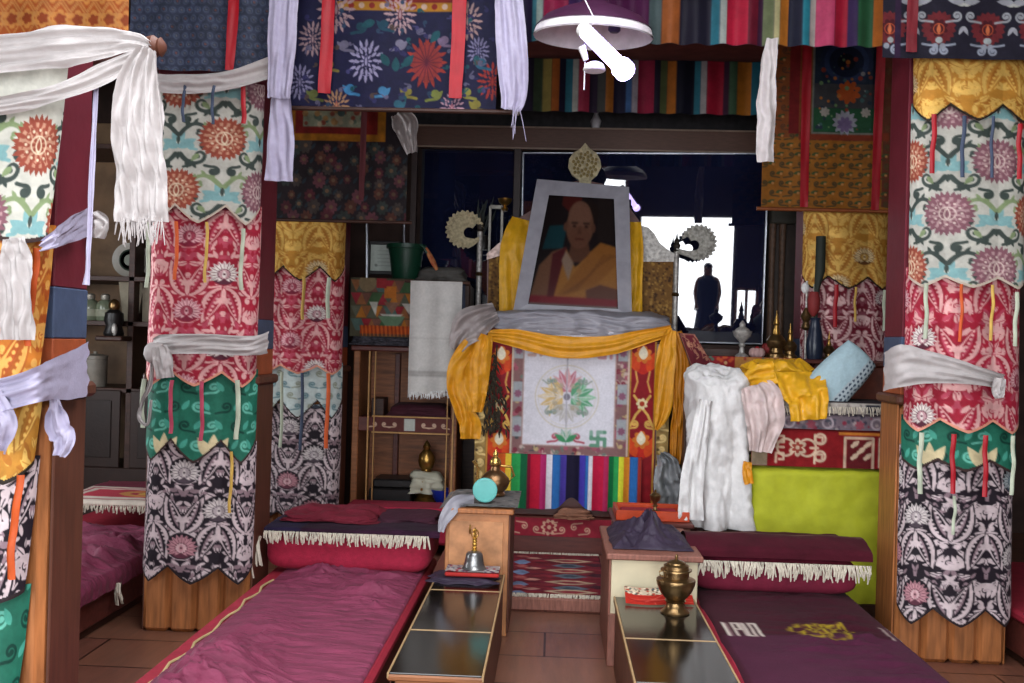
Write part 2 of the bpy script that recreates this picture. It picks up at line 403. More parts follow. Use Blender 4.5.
def brocade_white(cv, s=1.0, seed=0, u0=.55, v0=.03):
    red = ['#94402e', '#bd8468', '#d6c3a2']; mau = ['#7f4f5a', '#ab8788', '#cdb8ac']
    dk, teal, ol = '#39443f', '#74a3a4', '#7a8d60'
    du, dv = .34 * s, .27 * s; r = 0; R = du * .285
    def hook(x, y, sx, sy, k, c_):
        """acanthus hook: a thick tapering stem ending in a curl"""
        pts = [(x + sx * k * a, y + sy * k * b) for a, b in ((0, .1), (.25, -.2), (.62, -.42), (1.0, -.3), (1.12, .02), (.92, .2), (.74, .08), (.82, -.06))]
        pts = [tuple(p) for p in catmull(pts, 22)]
        cv.stroke(pts, .021 * s, c_, taper=True); cv.disc(pts[-1][0], pts[-1][1], .009 * s, c_)
        cv.leaf(x + sx * k * .3, y - sy * k * .22, math.radians(90 * sy + sx * sy * -10), k * .5, k * .2, c_); cv.leaf(x + sx * k * .6, y - sy * k * .4, math.radians(90 * sy - sx * sy * 30), k * .36, k * .16, c_)
    v = v0
    while v < cv.h + dv:
        u = ((-.5 if r % 2 else 0) + u0 - 1) * du; k = 0
        while u < cv.w + du:
            m = u + du * .5
            for sx in (-1, 1):
                hook(m + sx * du * .02, v - dv * .1, sx, 1, dv * .33, dk if (r + k) % 2 == 0 else ol)
                hook(m + sx * du * .03, v + dv * .3, sx, -1, dv * .31, dk); cv.curl(m + sx * du * .1, v - dv * .32, dv * .075, -PI / 2, -sx, dk, .013 * s, 1.2, 1.5); cv.curl(m + sx * du * .3, v + dv * .12, dv * .06, PI / 2, sx, dk, .012 * s, 1.2, 1.4); cv.leaf(m + sx * du * .36, v - dv * .1, math.radians(90 + sx * 30), dv * .2, dv * .085, ol); cv.curl(m + sx * du * .14, v + dv * .42, dv * .055, PI / 2, -sx, dk, .012 * s, 1.2, 1.5)
                cv.leaf(m, v + dv * .16, math.radians(90 + sx * 62), dv * .3, dv * .15, teal); cv.leaf(m, v + dv * .12, math.radians(90 + sx * 25), dv * .24, dv * .1, teal); cv.curl(m + sx * dv * .2, v + dv * .14, dv * .045, PI / 2, sx, teal, .012 * s, 1.1, 1.5)
                cv.leaf(u + sx * R * .9, v + R * .75, math.radians(-90 + sx * 40), dv * .16, dv * .08, ol)
            cv.flower(m, v + dv * .07, dv * .09, 6, .4, teal); cv.disc(m, v + dv * .06, dv * .035, '#c8c8bb')
            cv.leaf(m, v - dv * .05, -PI / 2, dv * .16, dv * .06, dk); cv.leaf(m, v + dv * .36, PI / 2, dv * .14, dv * .06, dk)
            k += 1; u += du
        u = ((-.5 if r % 2 else 0) + u0 - 1) * du; k = 0
        while u < cv.w + du:
            c = red if (k + r + seed) % 2 else mau
            cv.flower(u, v, R, 26, .2, c[0], sharp=True, ey=1.05); cv.disc(u, v, R * .76, c[1]); cv.filigree(u, v, R * .9, c[0], c[1], 1.0, 0)
            for q in range(12): t = 2 * PI * q / 12; cv.disc(u + R * .5 * math.cos(t), v + R * .5 * math.sin(t), R * .05, c[2])
            cv.ring(u, v, R * .3, R * .05, c[2]); cv.leaf(u, v + R * .3, PI / 2, R * .6, R * .26, c[2]); cv.leaf(u, v + R * .2, PI / 2, R * .4, R * .15, c[0])
            k += 1; u += du
        v += dv * .88; r += 1

def brocade_paisley(cv, base, light, mid, fans, s=1.0, a=.45, seed=0, fan_every=2, dense=True):
    """damask: paired seed leaves (upright and hanging in turn), branching stems, shell palmettes and a ground of tendrils, mirrored in each repeat"""
    s = s * .84
    du, dv = .27 * s, .225 * s; rnd = random.Random(seed + 3)
    small = []
    for i in range(32): small.append((rnd.uniform(0, .5), rnd.uniform(-.5, .5), rnd.random() * 6.28, rnd.uniform(.018, .036), rnd.randrange(4)))
    def rows():
        r = 0; v = -.03
        while v < cv.h + dv:
            for k in range(-1, int(cv.w / du) + 2): yield r, k, (k + (.5 if r % 2 else 0) - .08) * du, v, (1 if r % 2 == 0 else -1)
            v += dv * .8; r += 1
    for r, k, u, v, fl in rows():
        for (a_, b_, an, sz, ty) in small:
            for sx in (-1, 1):
                x, y = u + sx * a_ * du, v + b_ * dv; t = an if sx > 0 else PI - an
                if ty == 0: cv.curl(x, y, sz * .34 * s, t, sx, light if sz > .022 else mid, .0055 * s, 1.15, 1.8, a)
                elif ty == 3:
                    cv.leaf(x, y, t, sz * 1.6 * s, sz * .7 * s, light, a); cv.stroke([(x, y), (x + sz * 1.3 * s * math.cos(t), y - sz * 1.3 * s * math.sin(t))], .003 * s, base)
                else: cv.leaf(x, y, t, sz * 1.5 * s, sz * .6 * s, mid if ty == 1 else light, a)
    for r, k, u, v, fl in rows():
        for sx in (-1, 1):
            t = np.linspace(0, 1, 14)
            stem = [(u + sx * du * (.02 + .5 * q ** 1.2), v + fl * dv * (.5 - .66 * math.sin(q * PI * .6))) for q in t]
            cv.stroke(stem, .026 * s, base); cv.stroke(stem, .017 * s, light, a); cv.stroke(stem, .005 * s, mid)
            for q in (.2, .38, .56, .74, .92):
                p = stem[int(q * 13)]; g = math.radians(90 - sx * (10 + 60 * q)) * fl
                cv.leaf(p[0], p[1], g, .055 * s, .024 * s, light, a); cv.leaf(p[0], p[1], g + sx * fl * -1.7, .045 * s, .02 * s, light if q > .5 else mid, a)
            g = math.radians(90 - sx * 31) * fl; x0, y0 = u + sx * .008 * s, v + fl * dv * .5; bd = -sx * .17 * fl; 
            cv.leaf(x0, y0, g, dv * .86, du * .3, base, 0, bd); cv.leaf(x0, y0, g, dv * .82, du * .25, light, a, bd); cv.leaf(x0, y0 - fl * dv * .05, g, dv * .7, du * .165, base, 0, bd); cv.leaf(x0, y0 - fl * dv * .07, g, dv * .64, du * .05, mid, a, bd)
            ca, sa = math.cos(g), -math.sin(g)
            for q in np.linspace(.2, .85, 7):
                bx, by = x0 + ca * dv * .8 * q - sa * bd * dv * .8 * q * q, y0 + sa * dv * .8 * q + ca * bd * dv * .8 * q * q
                for w_ in (-1, 1): cv.disc(bx - sa * w_ * du * .05, by + ca * w_ * du * .05, .0058 * s, light, a)
            cv.curl(u + sx * du * .08, v + fl * dv * .58, .015 * s, -PI / 2 * fl, sx, light, .009 * s, 1.2, 1.6, a)
        cv.leaf(u, v + fl * dv * .5, PI / 2 * fl, dv * .4, du * .12, base); cv.leaf(u, v + fl * dv * .49, PI / 2 * fl, dv * .36, du * .08, light, a)
        for w_ in (-.7, -.35, .35, .7): cv.leaf(u, v + fl * dv * .3, PI / 2 * fl + w_, dv * .22, du * .06, light, a)
    for r, k, u, v, fl in rows():
        if (k + r + seed) % fan_every == 0:
            f = fans[(k + 2 * r + seed) % len(fans)]; u = u + du * .5
            cv.disc(u, v - dv * .02, du * .235, base); cv.fan(u, v + dv * .02, du * .235, f, a)

FAN_PINK = ['#cf9a9c', '#a03a4c', '#7a1a30']; FAN_PALE = ['#d8cfc6', '#b98a90', '#5a2434']; FAN_BLUE = ['#a9b3b4', '#7d97a3', '#3c4350']; FAN_ROSE = ['#b98088', '#c9a0a2', '#5a2c3a']; FAN_GREY = ['#cfc4c0', '#a89a9c', '#4c3f48']
def paint(kind, w, h, res, s=1.0, seed=0):
    if kind == 'white':
        cv = Cv(w, h, res, '#b2b0a4', .03); brocade_white(cv, s * .88, seed)
    elif kind == 'white_big':
        cv = Cv(w, h, res, '#bdbbae', .03); brocade_white(cv, .93, 1, 1.0, .285)
    elif kind == 'crimson':
        cv = Cv(w, h, res, '#a3182e', .1); brocade_paisley(cv, '#99142a', '#d39894', '#b23c50', [FAN_PALE, FAN_PINK], s, .5, seed, 2)
    elif kind == 'wine':
        cv = Cv(w, h, res, '#6e1424', .1); brocade_paisley(cv, '#6e1424', '#d0a8a4', '#8a4450', [FAN_PALE], s, .5, seed, 3)
    elif kind == 'black':
        cv = Cv(w, h, res, '#221a22', .05); brocade_paisley(cv, '#1a131b', '#c6b2b4', '#8a7078', [FAN_ROSE, FAN_BLUE, FAN_GREY], s, .4, seed, 2)
    elif kind == 'gold':
        cv = Cv(w, h, res, '#b87a24', .45); brocade_paisley(cv, '#b07224', '#d9a94c', '#a8641c', [['#dcc08a', '#c0903c', '#5c3a1c']], s, .6, seed, 3)
    elif kind == 'orange':
        cv = Cv(w, h, res, '#c06a1c', .3); brocade_paisley(cv, '#b85a18', '#d99a44', '#a84a18', [['#e0bf80', '#b8402c', '#8a3a1e']], s, .5, seed, 2)
    elif kind == 'green':
        cv = Cv(w, h, res, '#1c6650', .1)
        for i in range(int(w / .11) + 2):
            for j in range(int(h / .1) + 2):
                u = i * .11 + (j % 2) * .055; v = j * .1
                cv.curl(u, v, .028, PI / 2, 1 if (i + j) % 2 else -1, '#5db39c' if i % 2 else '#0f3d31', .011, 1.2, 1.5, .2)
                cv.leaf(u + .04, v + .02, math.radians(60 + 60 * (i % 2)), .06, .026, '#3f9d86', .2)
        for u in (w * .28, w * .62):
            for k, a in enumerate((60, 90, 120)): cv.leaf(u, h * .95, math.radians(a), .13, .05, '#c9b78a', .3)
    elif kind == 'ice':
        cv = Cv(w, h, res, '#b9c6c2', .1)
        for i in range(int(w / .08) + 2):
            for j in range(int(h / .08) + 2):
                cv.curl(i * .08 + (j % 2) * .04, j * .08, .022, PI / 2, 1 if i % 2 else -1, '#5b7f86' if (i + j) % 3 else '#8a8f7a', .009, 1.2, 1.5)
    cv.speck(.1, 30, seed); g = cv.im[..., :3].mean(-1, keepdims=True); cv.im[..., :3] = cv.im[..., :3] * .86 + .14 * g
    return cv
# ------------------------------------------------------------------ materials
M_floor = mat('reddish_floor_boards', '#7d6a60', .32, var=.2, scale=3, bump=.05, stretch=(9, 1.2, 1), spec=.5)
M_wall = mat('dark_painted_wall', '#3a2822', .85, var=.25, scale=5)
M_ceil = mat('dark_ceiling', '#2c2320', .9)
M_wood = mat('warm_wood', '#a5673a', .45, var=.25, scale=6, stretch=(8, 8, .8), bump=.06)
M_woodh = mat('warm_wood_boards', '#8f5a36', .5, var=.25, scale=6, stretch=(1, 8, 8), bump=.06)
M_brown = mat('brown_casing_wood', '#5e3728', .5, var=.18, scale=5, stretch=(6, 6, .7), bump=.05)
M_maroonp = mat('maroon_column_paint', '#6b1f2c', .5, var=.1, scale=6)
M_bluep = mat('slate_blue_paint', '#45536e', .55)
M_orangep = mat('orange_paint', '#a8512c', .55)
M_dkwood = mat('dark_cabinet_wood', '#3d241b', .5, var=.25, scale=6, stretch=(1, 8, 8))
M_redwood = mat('red_brown_wood', '#5f2f28', .42, var=.2, scale=6, stretch=(1, 6, 6), bump=.05)
M_gold = mat('gold_leaf', '#c79a48', .35, .75, var=.2, scale=30)
M_goldline = mat('gold_painted_line', '#b58a55', .5, .2)
M_brass = mat('worn_brass', '#b08a4a', .3, .9, var=.25, scale=20)
M_bronze = mat('aged_bronze', '#8a6f4a', .3, .9, var=.25, scale=16)
M_silver = mat('tarnished_silver', '#b4b0aa', .4, .45, var=.3, scale=40, bump=.4)
M_silverbell = mat('grey_bell_metal', '#8c8c8c', .32, .85)
M_white = mat('white_silk', '#b2aba9', .55, var=.05, scale=30, bump=.12, sheen=.02)
M_white2 = mat('white_cotton', '#d8d6d4', .75, var=.05, scale=40, bump=.2)
M_white_violet = mat('violet_lit_white_silk', '#a9a3ba', .55, var=.05, scale=30, bump=.12, sheen=.02)  # white silk with the tube lamp's violet light in its colour
M_yellow = mat('saffron_silk', '#d8951a', .5, var=.1, scale=18, bump=.12, sheen=.02)
M_ylw2 = mat('bright_yellow_silk', '#dca41c', .5, var=.1, scale=18, bump=.12, sheen=.02)
M_red = mat('red_ribbon_silk', '#a3101f', .5, var=.08, bump=.1)
M_crim = mat('crimson_wool', '#a8203e', .85, var=.1, scale=40, bump=.3, sheen=.02)
M_maroon = mat('maroon_cotton', '#7a2d49', .72, var=.12, scale=9, bump=.9, bscale=7, bdist=.05, stretch=(.7, 2.2, 1), sheen=.02)
M_maroon_d = mat('deep_maroon_cotton', '#461a28', .8, var=.1, scale=20, bump=.2, sheen=.02)
M_redtrim = mat('red_edging', '#9b2336', .7)
M_cream = mat('cream_fringe_wool', '#c9bfae', .85, var=.1)
M_lime = mat('lime_green_cotton', '#a9ad22', .75, var=.06, scale=16, bump=.12, sheen=.02)
M_blacktop = mat('black_lacquer', '#14120f', .14, var=.2, scale=5, bump=.02, spec=.6)
M_greycl = mat('silver_grey_satin', '#94929a', .42, var=.08, scale=14, bump=.12)
M_greypl = mat('grey_plastic_sheet', '#8a8c8e', .35, var=.1, bump=.1)
M_teal = mat('turquoise_enamel', '#63b5ae', .5, var=.06)
M_green = mat('dark_green_plastic', '#123d2b', .4)
M_blk = mat('black_plastic', '#1c1a1a', .4)
M_dark = mat('dark_cloth', '#2c2428', .8, bump=.2)
M_purp = mat('dark_purple_cloth', '#33283a', .6, var=.15, bump=.2)
M_whitepaint = mat('cream_white_paint', '#cbbf9f', .5, var=.06, scale=8)
M_iron = mat('steel_frame', '#b9bcc4', .3, .8)
M_shade = mat('white_enamel', '#cfc8cc', .4)
M_pinkwood = mat('pinkish_worn_wood', '#8c5a4c', .55, var=.2, stretch=(6, 6, .8))
D_cloth = dyed('brocade_weave', .55, .55)
D_flat = dyed('painted_surface', .5, .5, bump=.05, sheen=0)
D_wool = dyed('wool_pile', .9, .2, bump=.35, sheen=.03)
D_cot = dyed('printed_cotton', .75, .2, bump=.12)

# ------------------------------------------------------------------ the room
WX0, WX1, WY0, WY1, WH = -4.7, 4.7, -3.2, 9.2, 4.0
def floor_mat():
    m = M_floor; nt = m.node_tree; b = nt.nodes['Principled BSDF']
    br = nt.nodes.new('ShaderNodeTexBrick'); tc = nt.nodes.new('ShaderNodeTexCoord')
    br.inputs['Scale'].default_value = 1.0; br.inputs['Brick Width'].default_value = .9; br.inputs['Row Height'].default_value = .42; br.inputs['Mortar Size'].default_value = .006
    br.inputs['Color1'].default_value = L4('#7a5348'); br.inputs['Color2'].default_value = L4('#84604f'); br.inputs['Mortar'].default_value = L4('#2c1a16')
    nt.links.new(tc.outputs['Object'], br.inputs['Vector'])
    mx = nt.nodes.new('ShaderNodeMix'); mx.data_type = 'RGBA'; mx.blend_type = 'MULTIPLY'; mx.inputs['Factor'].default_value = .6
    old = b.inputs['Base Color'].links[0].from_socket
    sc_ = nt.nodes.new('ShaderNodeVectorMath'); sc_.operation = 'SCALE'; sc_.inputs['Scale'].default_value = 4.0
    nt.links.new(old, sc_.inputs[0])
    nt.links.new(br.outputs['Color'], mx.inputs['A']); nt.links.new(sc_.outputs['Vector'], mx.inputs['B']); nt.links.new(mx.outputs['Result'], b.inputs['Base Color'])
floor_mat()
MB().box(WX0 - .2, WX1 + .2, WY0 - .2, WY1 + .2, -.12, 0).build('floor', M_floor, kind='structure')
SKX, SKY = (-1.5, 1.6), (.1, 4.2)  # ceiling opening added to bring top light onto benches and floor
b = MB(); z0, z1 = WH - .01, WH + .1
b.box(WX0 - .2, SKX[0], WY0 - .2, WY1 + .2, z0, z1); b.box(SKX[1], WX1 + .2, WY0 - .2, WY1 + .2, z0, z1); b.box(SKX[0], SKX[1], WY0 - .2, SKY[0], z0, z1); b.box(SKX[0], SKX[1], SKY[1], WY1 + .2, z0, z1)
b.build('ceiling', M_ceil, kind='structure')
b = MB(); t = .08
for x in (SKX[0], (SKX[0] + SKX[1]) / 2, SKX[1] - t): b.box(x, x + t, SKY[0], SKY[1], WH + .1, WH + .22)
for k in range(5): y = SKY[0] + (SKY[1] - SKY[0] - t) * k / 4; b.box(SKX[0], SKX[1], y, y + t, WH + .1, WH + .22)
b.build('window_3', M_wood, kind='structure')  # frame of the added skylight
LW = (4.4, 6.6, 1.0, 2.7)
MB().box(WX0 - .15, WX0, WY0, LW[0], 0, WH).box(WX0 - .15, WX0, LW[1], WY1, 0, WH).box(WX0 - .15, WX0, LW[0], LW[1], 0, LW[2]).box(WX0 - .15, WX0, LW[0], LW[1], LW[3], WH).build('wall_left', M_wall, kind='structure')
b = MB()
for k in range(4): y = LW[0] + (LW[1] - LW[0] - .06) * k / 3; b.box(WX0 - .12, WX0 - .04, y, y + .06, LW[2], LW[3])
for z in (LW[2], LW[3] - .06): b.box(WX0 - .12, WX0 - .04, LW[0], LW[1], z, z + .06)
b.build('window_5', M_wood, kind='structure')
MB().box(WX1, WX1 + .15, WY0, WY1, 0, WH).build('wall_right', M_wall, kind='structure')
MB().box(WX0, WX1, WY1, WY1 + .15, 0, WH).build('wall_back', M_wall, kind='structure')
# entrance wall behind the camera: doorway and two wide windows
DX0, DX1, DH = -.36, 1.46, 2.5
EW = [(-4.2, -.62, .9, 3.5), (3.0, 4.4, .9, 3.5), (1.52, 1.98, .1, 1.15)]
b = MB()
b.box(WX0, EW[0][0], WY0 - .2, WY0, 0, WH); b.box(EW[0][1], DX0, WY0 - .2, WY0, 0, WH); b.box(DX1, EW[2][0], WY0 - .2, WY0, 0, WH); b.box(EW[2][1], EW[1][0], WY0 - .2, WY0, 0, WH); b.box(EW[1][1], WX1, WY0 - .2, WY0, 0, WH)
b.box(DX0, DX1, WY0 - .2, WY0, DH, WH)
for x0, x1, z0, z1 in EW: b.box(x0, x1, WY0 - .2, WY0, 0, z0); b.box(x0, x1, WY0 - .2, WY0, z1, WH)
b.build('wall_front', M_wall, kind='structure')
for i, (x0, x1, z0, z1) in enumerate(EW):
    b = MB(); t = .06
    b.box(x0, x1, WY0 - .14, WY0 - .04, z0, z0 + t); b.box(x0, x1, WY0 - .14, WY0 - .04, z1 - t, z1)
    n = max(2, int((x1 - x0) / .8))
    for k in range(n + 1):
        x = x0 + (x1 - x0 - t) * k / n; b.box(x, x + t, WY0 - .14, WY0 - .04, z0, z1)
    b.build('window_%d' % (i + 1 + (i > 1)), M_wood, kind='structure')

# daylight through the openings, plus an added light from above
def area(name, x0, x1, z0, z1, power, col):
    l = bpy.data.lights.new(name, 'AREA'); l.shape = 'RECTANGLE'; l.size = x1 - x0; l.size_y = z1 - z0; l.energy = power; l.color = col
    o = bpy.data.objects.new(name, l); C.objects.link(o); o.location = ((x0 + x1) / 2, WY0 - .3, (z0 + z1) / 2); o.rotation_euler = (PI / 2, 0, 0)
    return o
area('daylight_window', *EW[0], 330, (.93, .96, 1.0))
area('daylight_side_window', *EW[1], 110, (.93, .96, 1.0))
area('daylight_low_window', *EW[2], 20, (.93, .96, 1.0))
area('daylight_doorway', DX0, DX1, 0, DH, 170, (.95, .97, 1.0))
o = area('daylight_left_window', LW[0], LW[1], LW[2], LW[3], 75, (.95, .97, 1.0)); o.location = (WX0 - .25, (LW[0] + LW[1]) / 2, (LW[2] + LW[3]) / 2); o.rotation_euler = (PI / 2, 0, -PI / 2)
o = area('added_top_light', SKX[0], SKX[1], 0, SKY[1] - SKY[0], 300, (.95, .97, 1.0)); o.location = ((SKX[0] + SKX[1]) / 2, (SKY[0] + SKY[1]) / 2, WH + .35); o.rotation_euler = (0, 0, 0)  # added overhead light that brightens the bench tops and floor
w = bpy.data.worlds.new('sky'); bpy.context.scene.world = w; w.use_nodes = True
w.node_tree.nodes['Background'].inputs[0].default_value = (.8, .9, 1, 1); w.node_tree.nodes['Background'].inputs[1].default_value = 2.0

# ------------------------------------------------------------------ columns
CW = .62
def pillar(x0, x1, yf, dep, casing_z, front, lobes, side=None):
    """casing with rounded facets, painted shaft above"""
    r = thing('pillar', None, None, ((x0 + x1) / 2, yf + dep / 2, 0), kind='structure')
    b = MB(); n = lobes; wd = (x1 - x0) / n
    for i in range(n): b.box(x0 + wd * i, x0 + wd * (i + 1), yf + .0, yf + dep, 0, casing_z, .022)
    b.build('casing', front, r)
    b = MB()
    b.box(x0 - .012, x0 - .001, yf + .03, yf + dep - .01, 0, casing_z - .002, .003); b.box(x1 + .001, x1 + .012, yf + .03, yf + dep - .01, 0, casing_z - .002, .003)
    b.build('side_board', side or M_brown, r)
    MB().box(x0 - .03, x1 + .03, yf - .01, yf + dep + .03, casing_z, casing_z + .05, .012).build('moulding', M_brown, r)
    z = casing_z + .05
    MB().box(x0 - .002, x1 + .002, yf + .02, yf + dep, z, z + .14).build('painted_band', M_orangep, r)
    MB().box(x0 - .003, x1 + .003, yf + .018, yf + dep, z + .14, z + .3).build('painted_band', M_bluep, r)
    MB().box(x0, x1, yf + .02, yf + dep, z + .3, WH).build('shaft', M_maroonp, r)
    return r
Y1, Y2, Y3 = 3.0, 5.25, 7.3
XL = (-2.15, -1.58); XR = (1.81, 2.37)
pillar(-2.12, -1.54, Y1, .24, 1.38, M_wood, 3)
pillar(*XL, Y2, .34, 1.33, M_wood, 4)
pillar(XL[0], XL[1], Y3, .34, 1.33, M_wood, 4)
pillar(*XR, Y2, .3, 1.33, M_wood, 4, M_wood)
pillar(XR[0], XR[1], Y3, .34, 1.33, M_wood, 4)
# beams that carry the hangings
for yb in (Y1 + .17, Y2 + .17, Y3 + .17):
    MB().box(WX0, WX1, yb - .12, yb + .12, 3.62, 3.9, .02).build('beam', M_redwood, kind='structure')

# ------------------------------------------------------------------ brocade pillar banners
def banner(label, x0, x1, yf, pxc, tiers, ribbons, res, dep=.07, group='brocade pillar banners', npl=3, s=1.3, lean=0.0):
    xc, hw = (x0 + x1) / 2, (x1 - x0) / 2
    Yf = yf - .03
    zt = PZ(pxc, tiers[0][1], Yf); zb = PZ(pxc, tiers[-1][2], Yf)
    root = thing('pillar_banner', label, 'banner', (xc, Yf, zb), group)
    aw = (x1 - x0) * 1.08
    def surf(u, v, z0, off):
        sx = u / aw * 2 - 1
        ph = np.sin(sx * PI * npl * .5 + PI / 2 * npl)
        x = xc + hw * np.sin(sx * PI * .44) / math.sin(PI * .44)
        y = Yf - off + dep * (1 - np.cos(sx * PI * .44)) * 1.35 - .012 * np.abs(np.sin((sx + 1) * PI * npl / 2)) * np.clip(v / .2, 0, 1) + .014 * fbm(u * 6 + z0, v * 5, int(z0 * 10), 3)
        x = x + lean * (z0 - v - 1.6)
        return x, y, z0 - v + .004 * fbm(u * 9, v * 9, 3)
    for i, t in enumerate(tiers):
        kind, pt, pb, sc = t[:4]
        z0, z1 = PZ(pxc, pt, Yf), PZ(pxc, pb, Yf); h = z0 - z1
        cv = paint(kind, aw, h, res, s, i)
        nn = npl
        dp = sc * Yf / F
        if dp > 0:
            edge = lambda U: h - dp * (.35 * (1 - np.abs(np.sin(np.clip(U / aw, 0, 1) * PI * nn))) + .65 * np.abs(2 * ((np.clip(U / aw, 0, 1) * nn) % 1) - 1))
            # contrasting piping along the scalloped hem
            e = edge(cv.U) - cv.V; mk_ = (e < .014) & (e > -.05)
            cv.im[mk_, :3] = hx({'gold': '#2a221c', 'crimson': '#c98a72', 'black': '#2b2224', 'white': '#b8a898'}.get(kind, '#3a2a28'))
        else: edge = None
        off = .012 * (len(tiers) - i) + .02
        sheet('brocade_tier', cv, lambda U, V: surf(U, V, z0, off + .03 * (V / h) ** 2), D_cloth, root, cut=edge)
    for q, (fr, pt, pb, m, wpx) in enumerate(ribbons):
        x = x0 + (x1 - x0) * fr; u = aw * (.5 + math.asin(max(-1, min(1, (x - xc) / hw * math.sin(PI * .44)))) / (PI * .44) / 2)
        za, zb_ = PZ(pxc, pt, Yf), PZ(pxc, pb, Yf); n = 16; V = []; w2 = wpx * Yf / F / 2 * .8
        for k in range(n):
            v = (za - zb_) * k / (n - 1); _, y, _z = surf(np.array(u), np.array(.3), za, .14)
            sway = .004 * math.sin(k * .4 + q) + lean * (za - v - 1.6)
            for sg, yy in ((-1, .004), (0, -.006), (1, .004)): V.append((x + sg * w2 + sway, float(y) + yy + .004 * math.sin(k * .9 + q), za - v))
        mk('hanging_ribbon', V, gridfaces(n, 3), m, root)
    return root
R_red, R_pale, R_yel, R_org, R_blu, R_pnk = M_red, mat('pale_green_ribbon', '#b7bfa8', .6), mat('yellow_ribbon', '#c9a24c', .6), mat('orange_ribbon', '#c8541c', .6), mat('slate_ribbon', '#39455c', .6), mat('rose_ribbon', '#a83a52', .6)
M_darkred = mat('dark_red_ribbon', '#6e1822', .6)
B_L2 = banner('brocade pillar banner behind the hanging white scarf tail, white scarf tied at its waist', XL[0] + .0, XL[1] + .02, Y2, 207,
    [('white', 84, 226, 18), ('crimson', 205, 386, 14), ('green', 368, 462, 22), ('black', 440, 582, 16)],
    [(.1, 92, 132, M_darkred, 6), (.36, 92, 128, R_blu, 4), (.62, 92, 130, R_blu, 4), (.88, 86, 128, R_red, 6),
     (.05, 225, 290, R_pale, 5), (.33, 225, 282, R_org, 5), (.6, 225, 284, R_yel, 4), (.9, 230, 290, R_pale, 5),
     (.04, 380, 428, R_pale, 6), (.32, 380, 432, R_pnk, 5), (.6, 380, 438, R_pnk, 5), (.9, 378, 436, R_pale, 6), (.86, 448, 508, R_yel, 4)], .0048)
B_R1 = banner('wide gold-topped pillar banner beside the lime green cloth, dark paisley tier down to the wood', XR[0] + .0, XR[1] + .02, Y2, 958,
    [('gold', 54, 126, 16), ('white', 104, 289, 10), ('crimson', 268, 432, 12), ('green', 416, 470, 10), ('black', 446, 624, 16)],
    [(.12, 120, 178, R_red, 6), (.36, 122, 182, R_blu, 5), (.6, 122, 182, R_blu, 4), (.85, 128, 182, R_red, 6),
     (.1, 286, 340, R_pale, 5), (.38, 286, 342, R_org, 4), (.64, 286, 340, R_yel, 4), (.86, 292, 345, R_pale, 5),
     (.09, 432, 492, R_pale, 6), (.35, 432, 490, R_red, 6), (.62, 432, 492, R_red, 6), (.87, 432, 490, R_pale, 5), (.37, 492, 530, R_pale, 4)], .0048)
B_L3 = banner('narrow brocade pillar banner with gold top, hanging under the dark floral scroll painting', XL[0] + .01, XL[1] + .04, Y3, 307,
    [('gold', 220, 282, 14), ('crimson', 264, 374, 8), ('ice', 362, 418, 18), ('black', 404, 520, 8)],
    [(.56, 278, 320, R_yel, 4), (.08, 278, 318, R_pale, 5), (.85, 278, 318, R_pale, 5), (.06, 370, 442, R_red, 5), (.33, 372, 446, R_pale, 4), (.58, 372, 448, R_blu, 4), (.88, 372, 446, R_org, 5)], .0066, npl=3)
B_R2 = banner('shadowy gold and wine pillar banner rising behind the patterned pillow', XR[0] - .03, XR[1] + .02, Y3, 845,
    [('gold', 206, 290, 12), ('wine', 274, 385, 8)], [(.1, 286, 330, R_pale, 4), (.33, 286, 328, R_red, 5), (.55, 288, 322, R_yel, 3), (.9, 290, 330, R_pale, 4)], .0066)
B_L1 = banner('nearest pillar banner, cut by the photo edge, red medallion over gold and dark tiers', -2.2, -1.525, Y1, 10,
    [('white_big', 55, 246, 6), ('orange', 225, 392, 6), ('gold', 372, 482, 20), ('black', 455, 600, 10), ('green', 585, 700, 10)],
    [(.985, 250, 345, R_org, 9), (.99, 470, 572, R_org, 10)], .003, dep=.05, lean=.06)
# ------------------------------------------------------------------ hangings
class PC:
    """canvas measured on the photograph: maps px to metres at depth Y"""
    def __init__(s, l, t, r, b, Y, res, base, a=0.0):
        s.k = Y / F; s.l, s.t = l, t; s.Y = Y
        s.cv = Cv((r - l) * s.k, (b - t) * s.k, res, base, a)
        c = P((l + r) / 2, (t + b) / 2, Y); s.x0 = c.x - s.cv.w / 2; s.z0 = c.z + s.cv.h / 2
    def u(s, px): return (px - s.l) * s.k
    def v(s, py): return (py - s.t) * s.k
    def m(s, d): return d * s.k
    def pt(s, *q): return [(s.u(a), s.v(b)) for a, b in q]
    def hang(s, name, m, parent=None, folds=0, amp=.0, cut=None, crum=.006, seed=0, off=0.0, **kw):
        def fn(U, V):
            y = s.Y - off + amp * np.sin(2 * PI * folds * U / s.cv.w + 1.5 * fbm(U * 2, V, seed)) * (.4 + .6 * V / s.cv.h) + crum * 3 * fbm(U * 3 + seed, V * 3, seed)
            return s.x0 + U, y, s.z0 - V
        return sheet(name, s.cv, fn, m, parent, cut=cut, **kw)

def rod(px0, px1, py, Y, r, parent, m=M_redwood, knob=None, name='rod'):
    c = P((px0 + px1) / 2, py, Y); x0 = c.x - (px1 - px0) / 2 * Y / F; x1 = c.x + (px1 - px0) / 2 * Y / F
    o = MB().tube([(x0, Y, c.z), (x1, Y, c.z)], r, 10).build(name, m, parent, smooth=True)
    if knob is not None:
        for x, sg in ((x0, -1), (x1, 1)):
            kb = MB().lathe([(r * .8, 0), (r * 1.6, .006), (r * 1.7, .016), (r * 1.1, .024), (r * 1.5, .032), (r * .5, .044)], (0, 0, 0), 14, 'x')
            kb.v = [(x + sg * p[0], Y + p[1], c.z + p[2]) for p in kb.v]
            kb.build('knob', knob, parent, smooth=True)
    return o

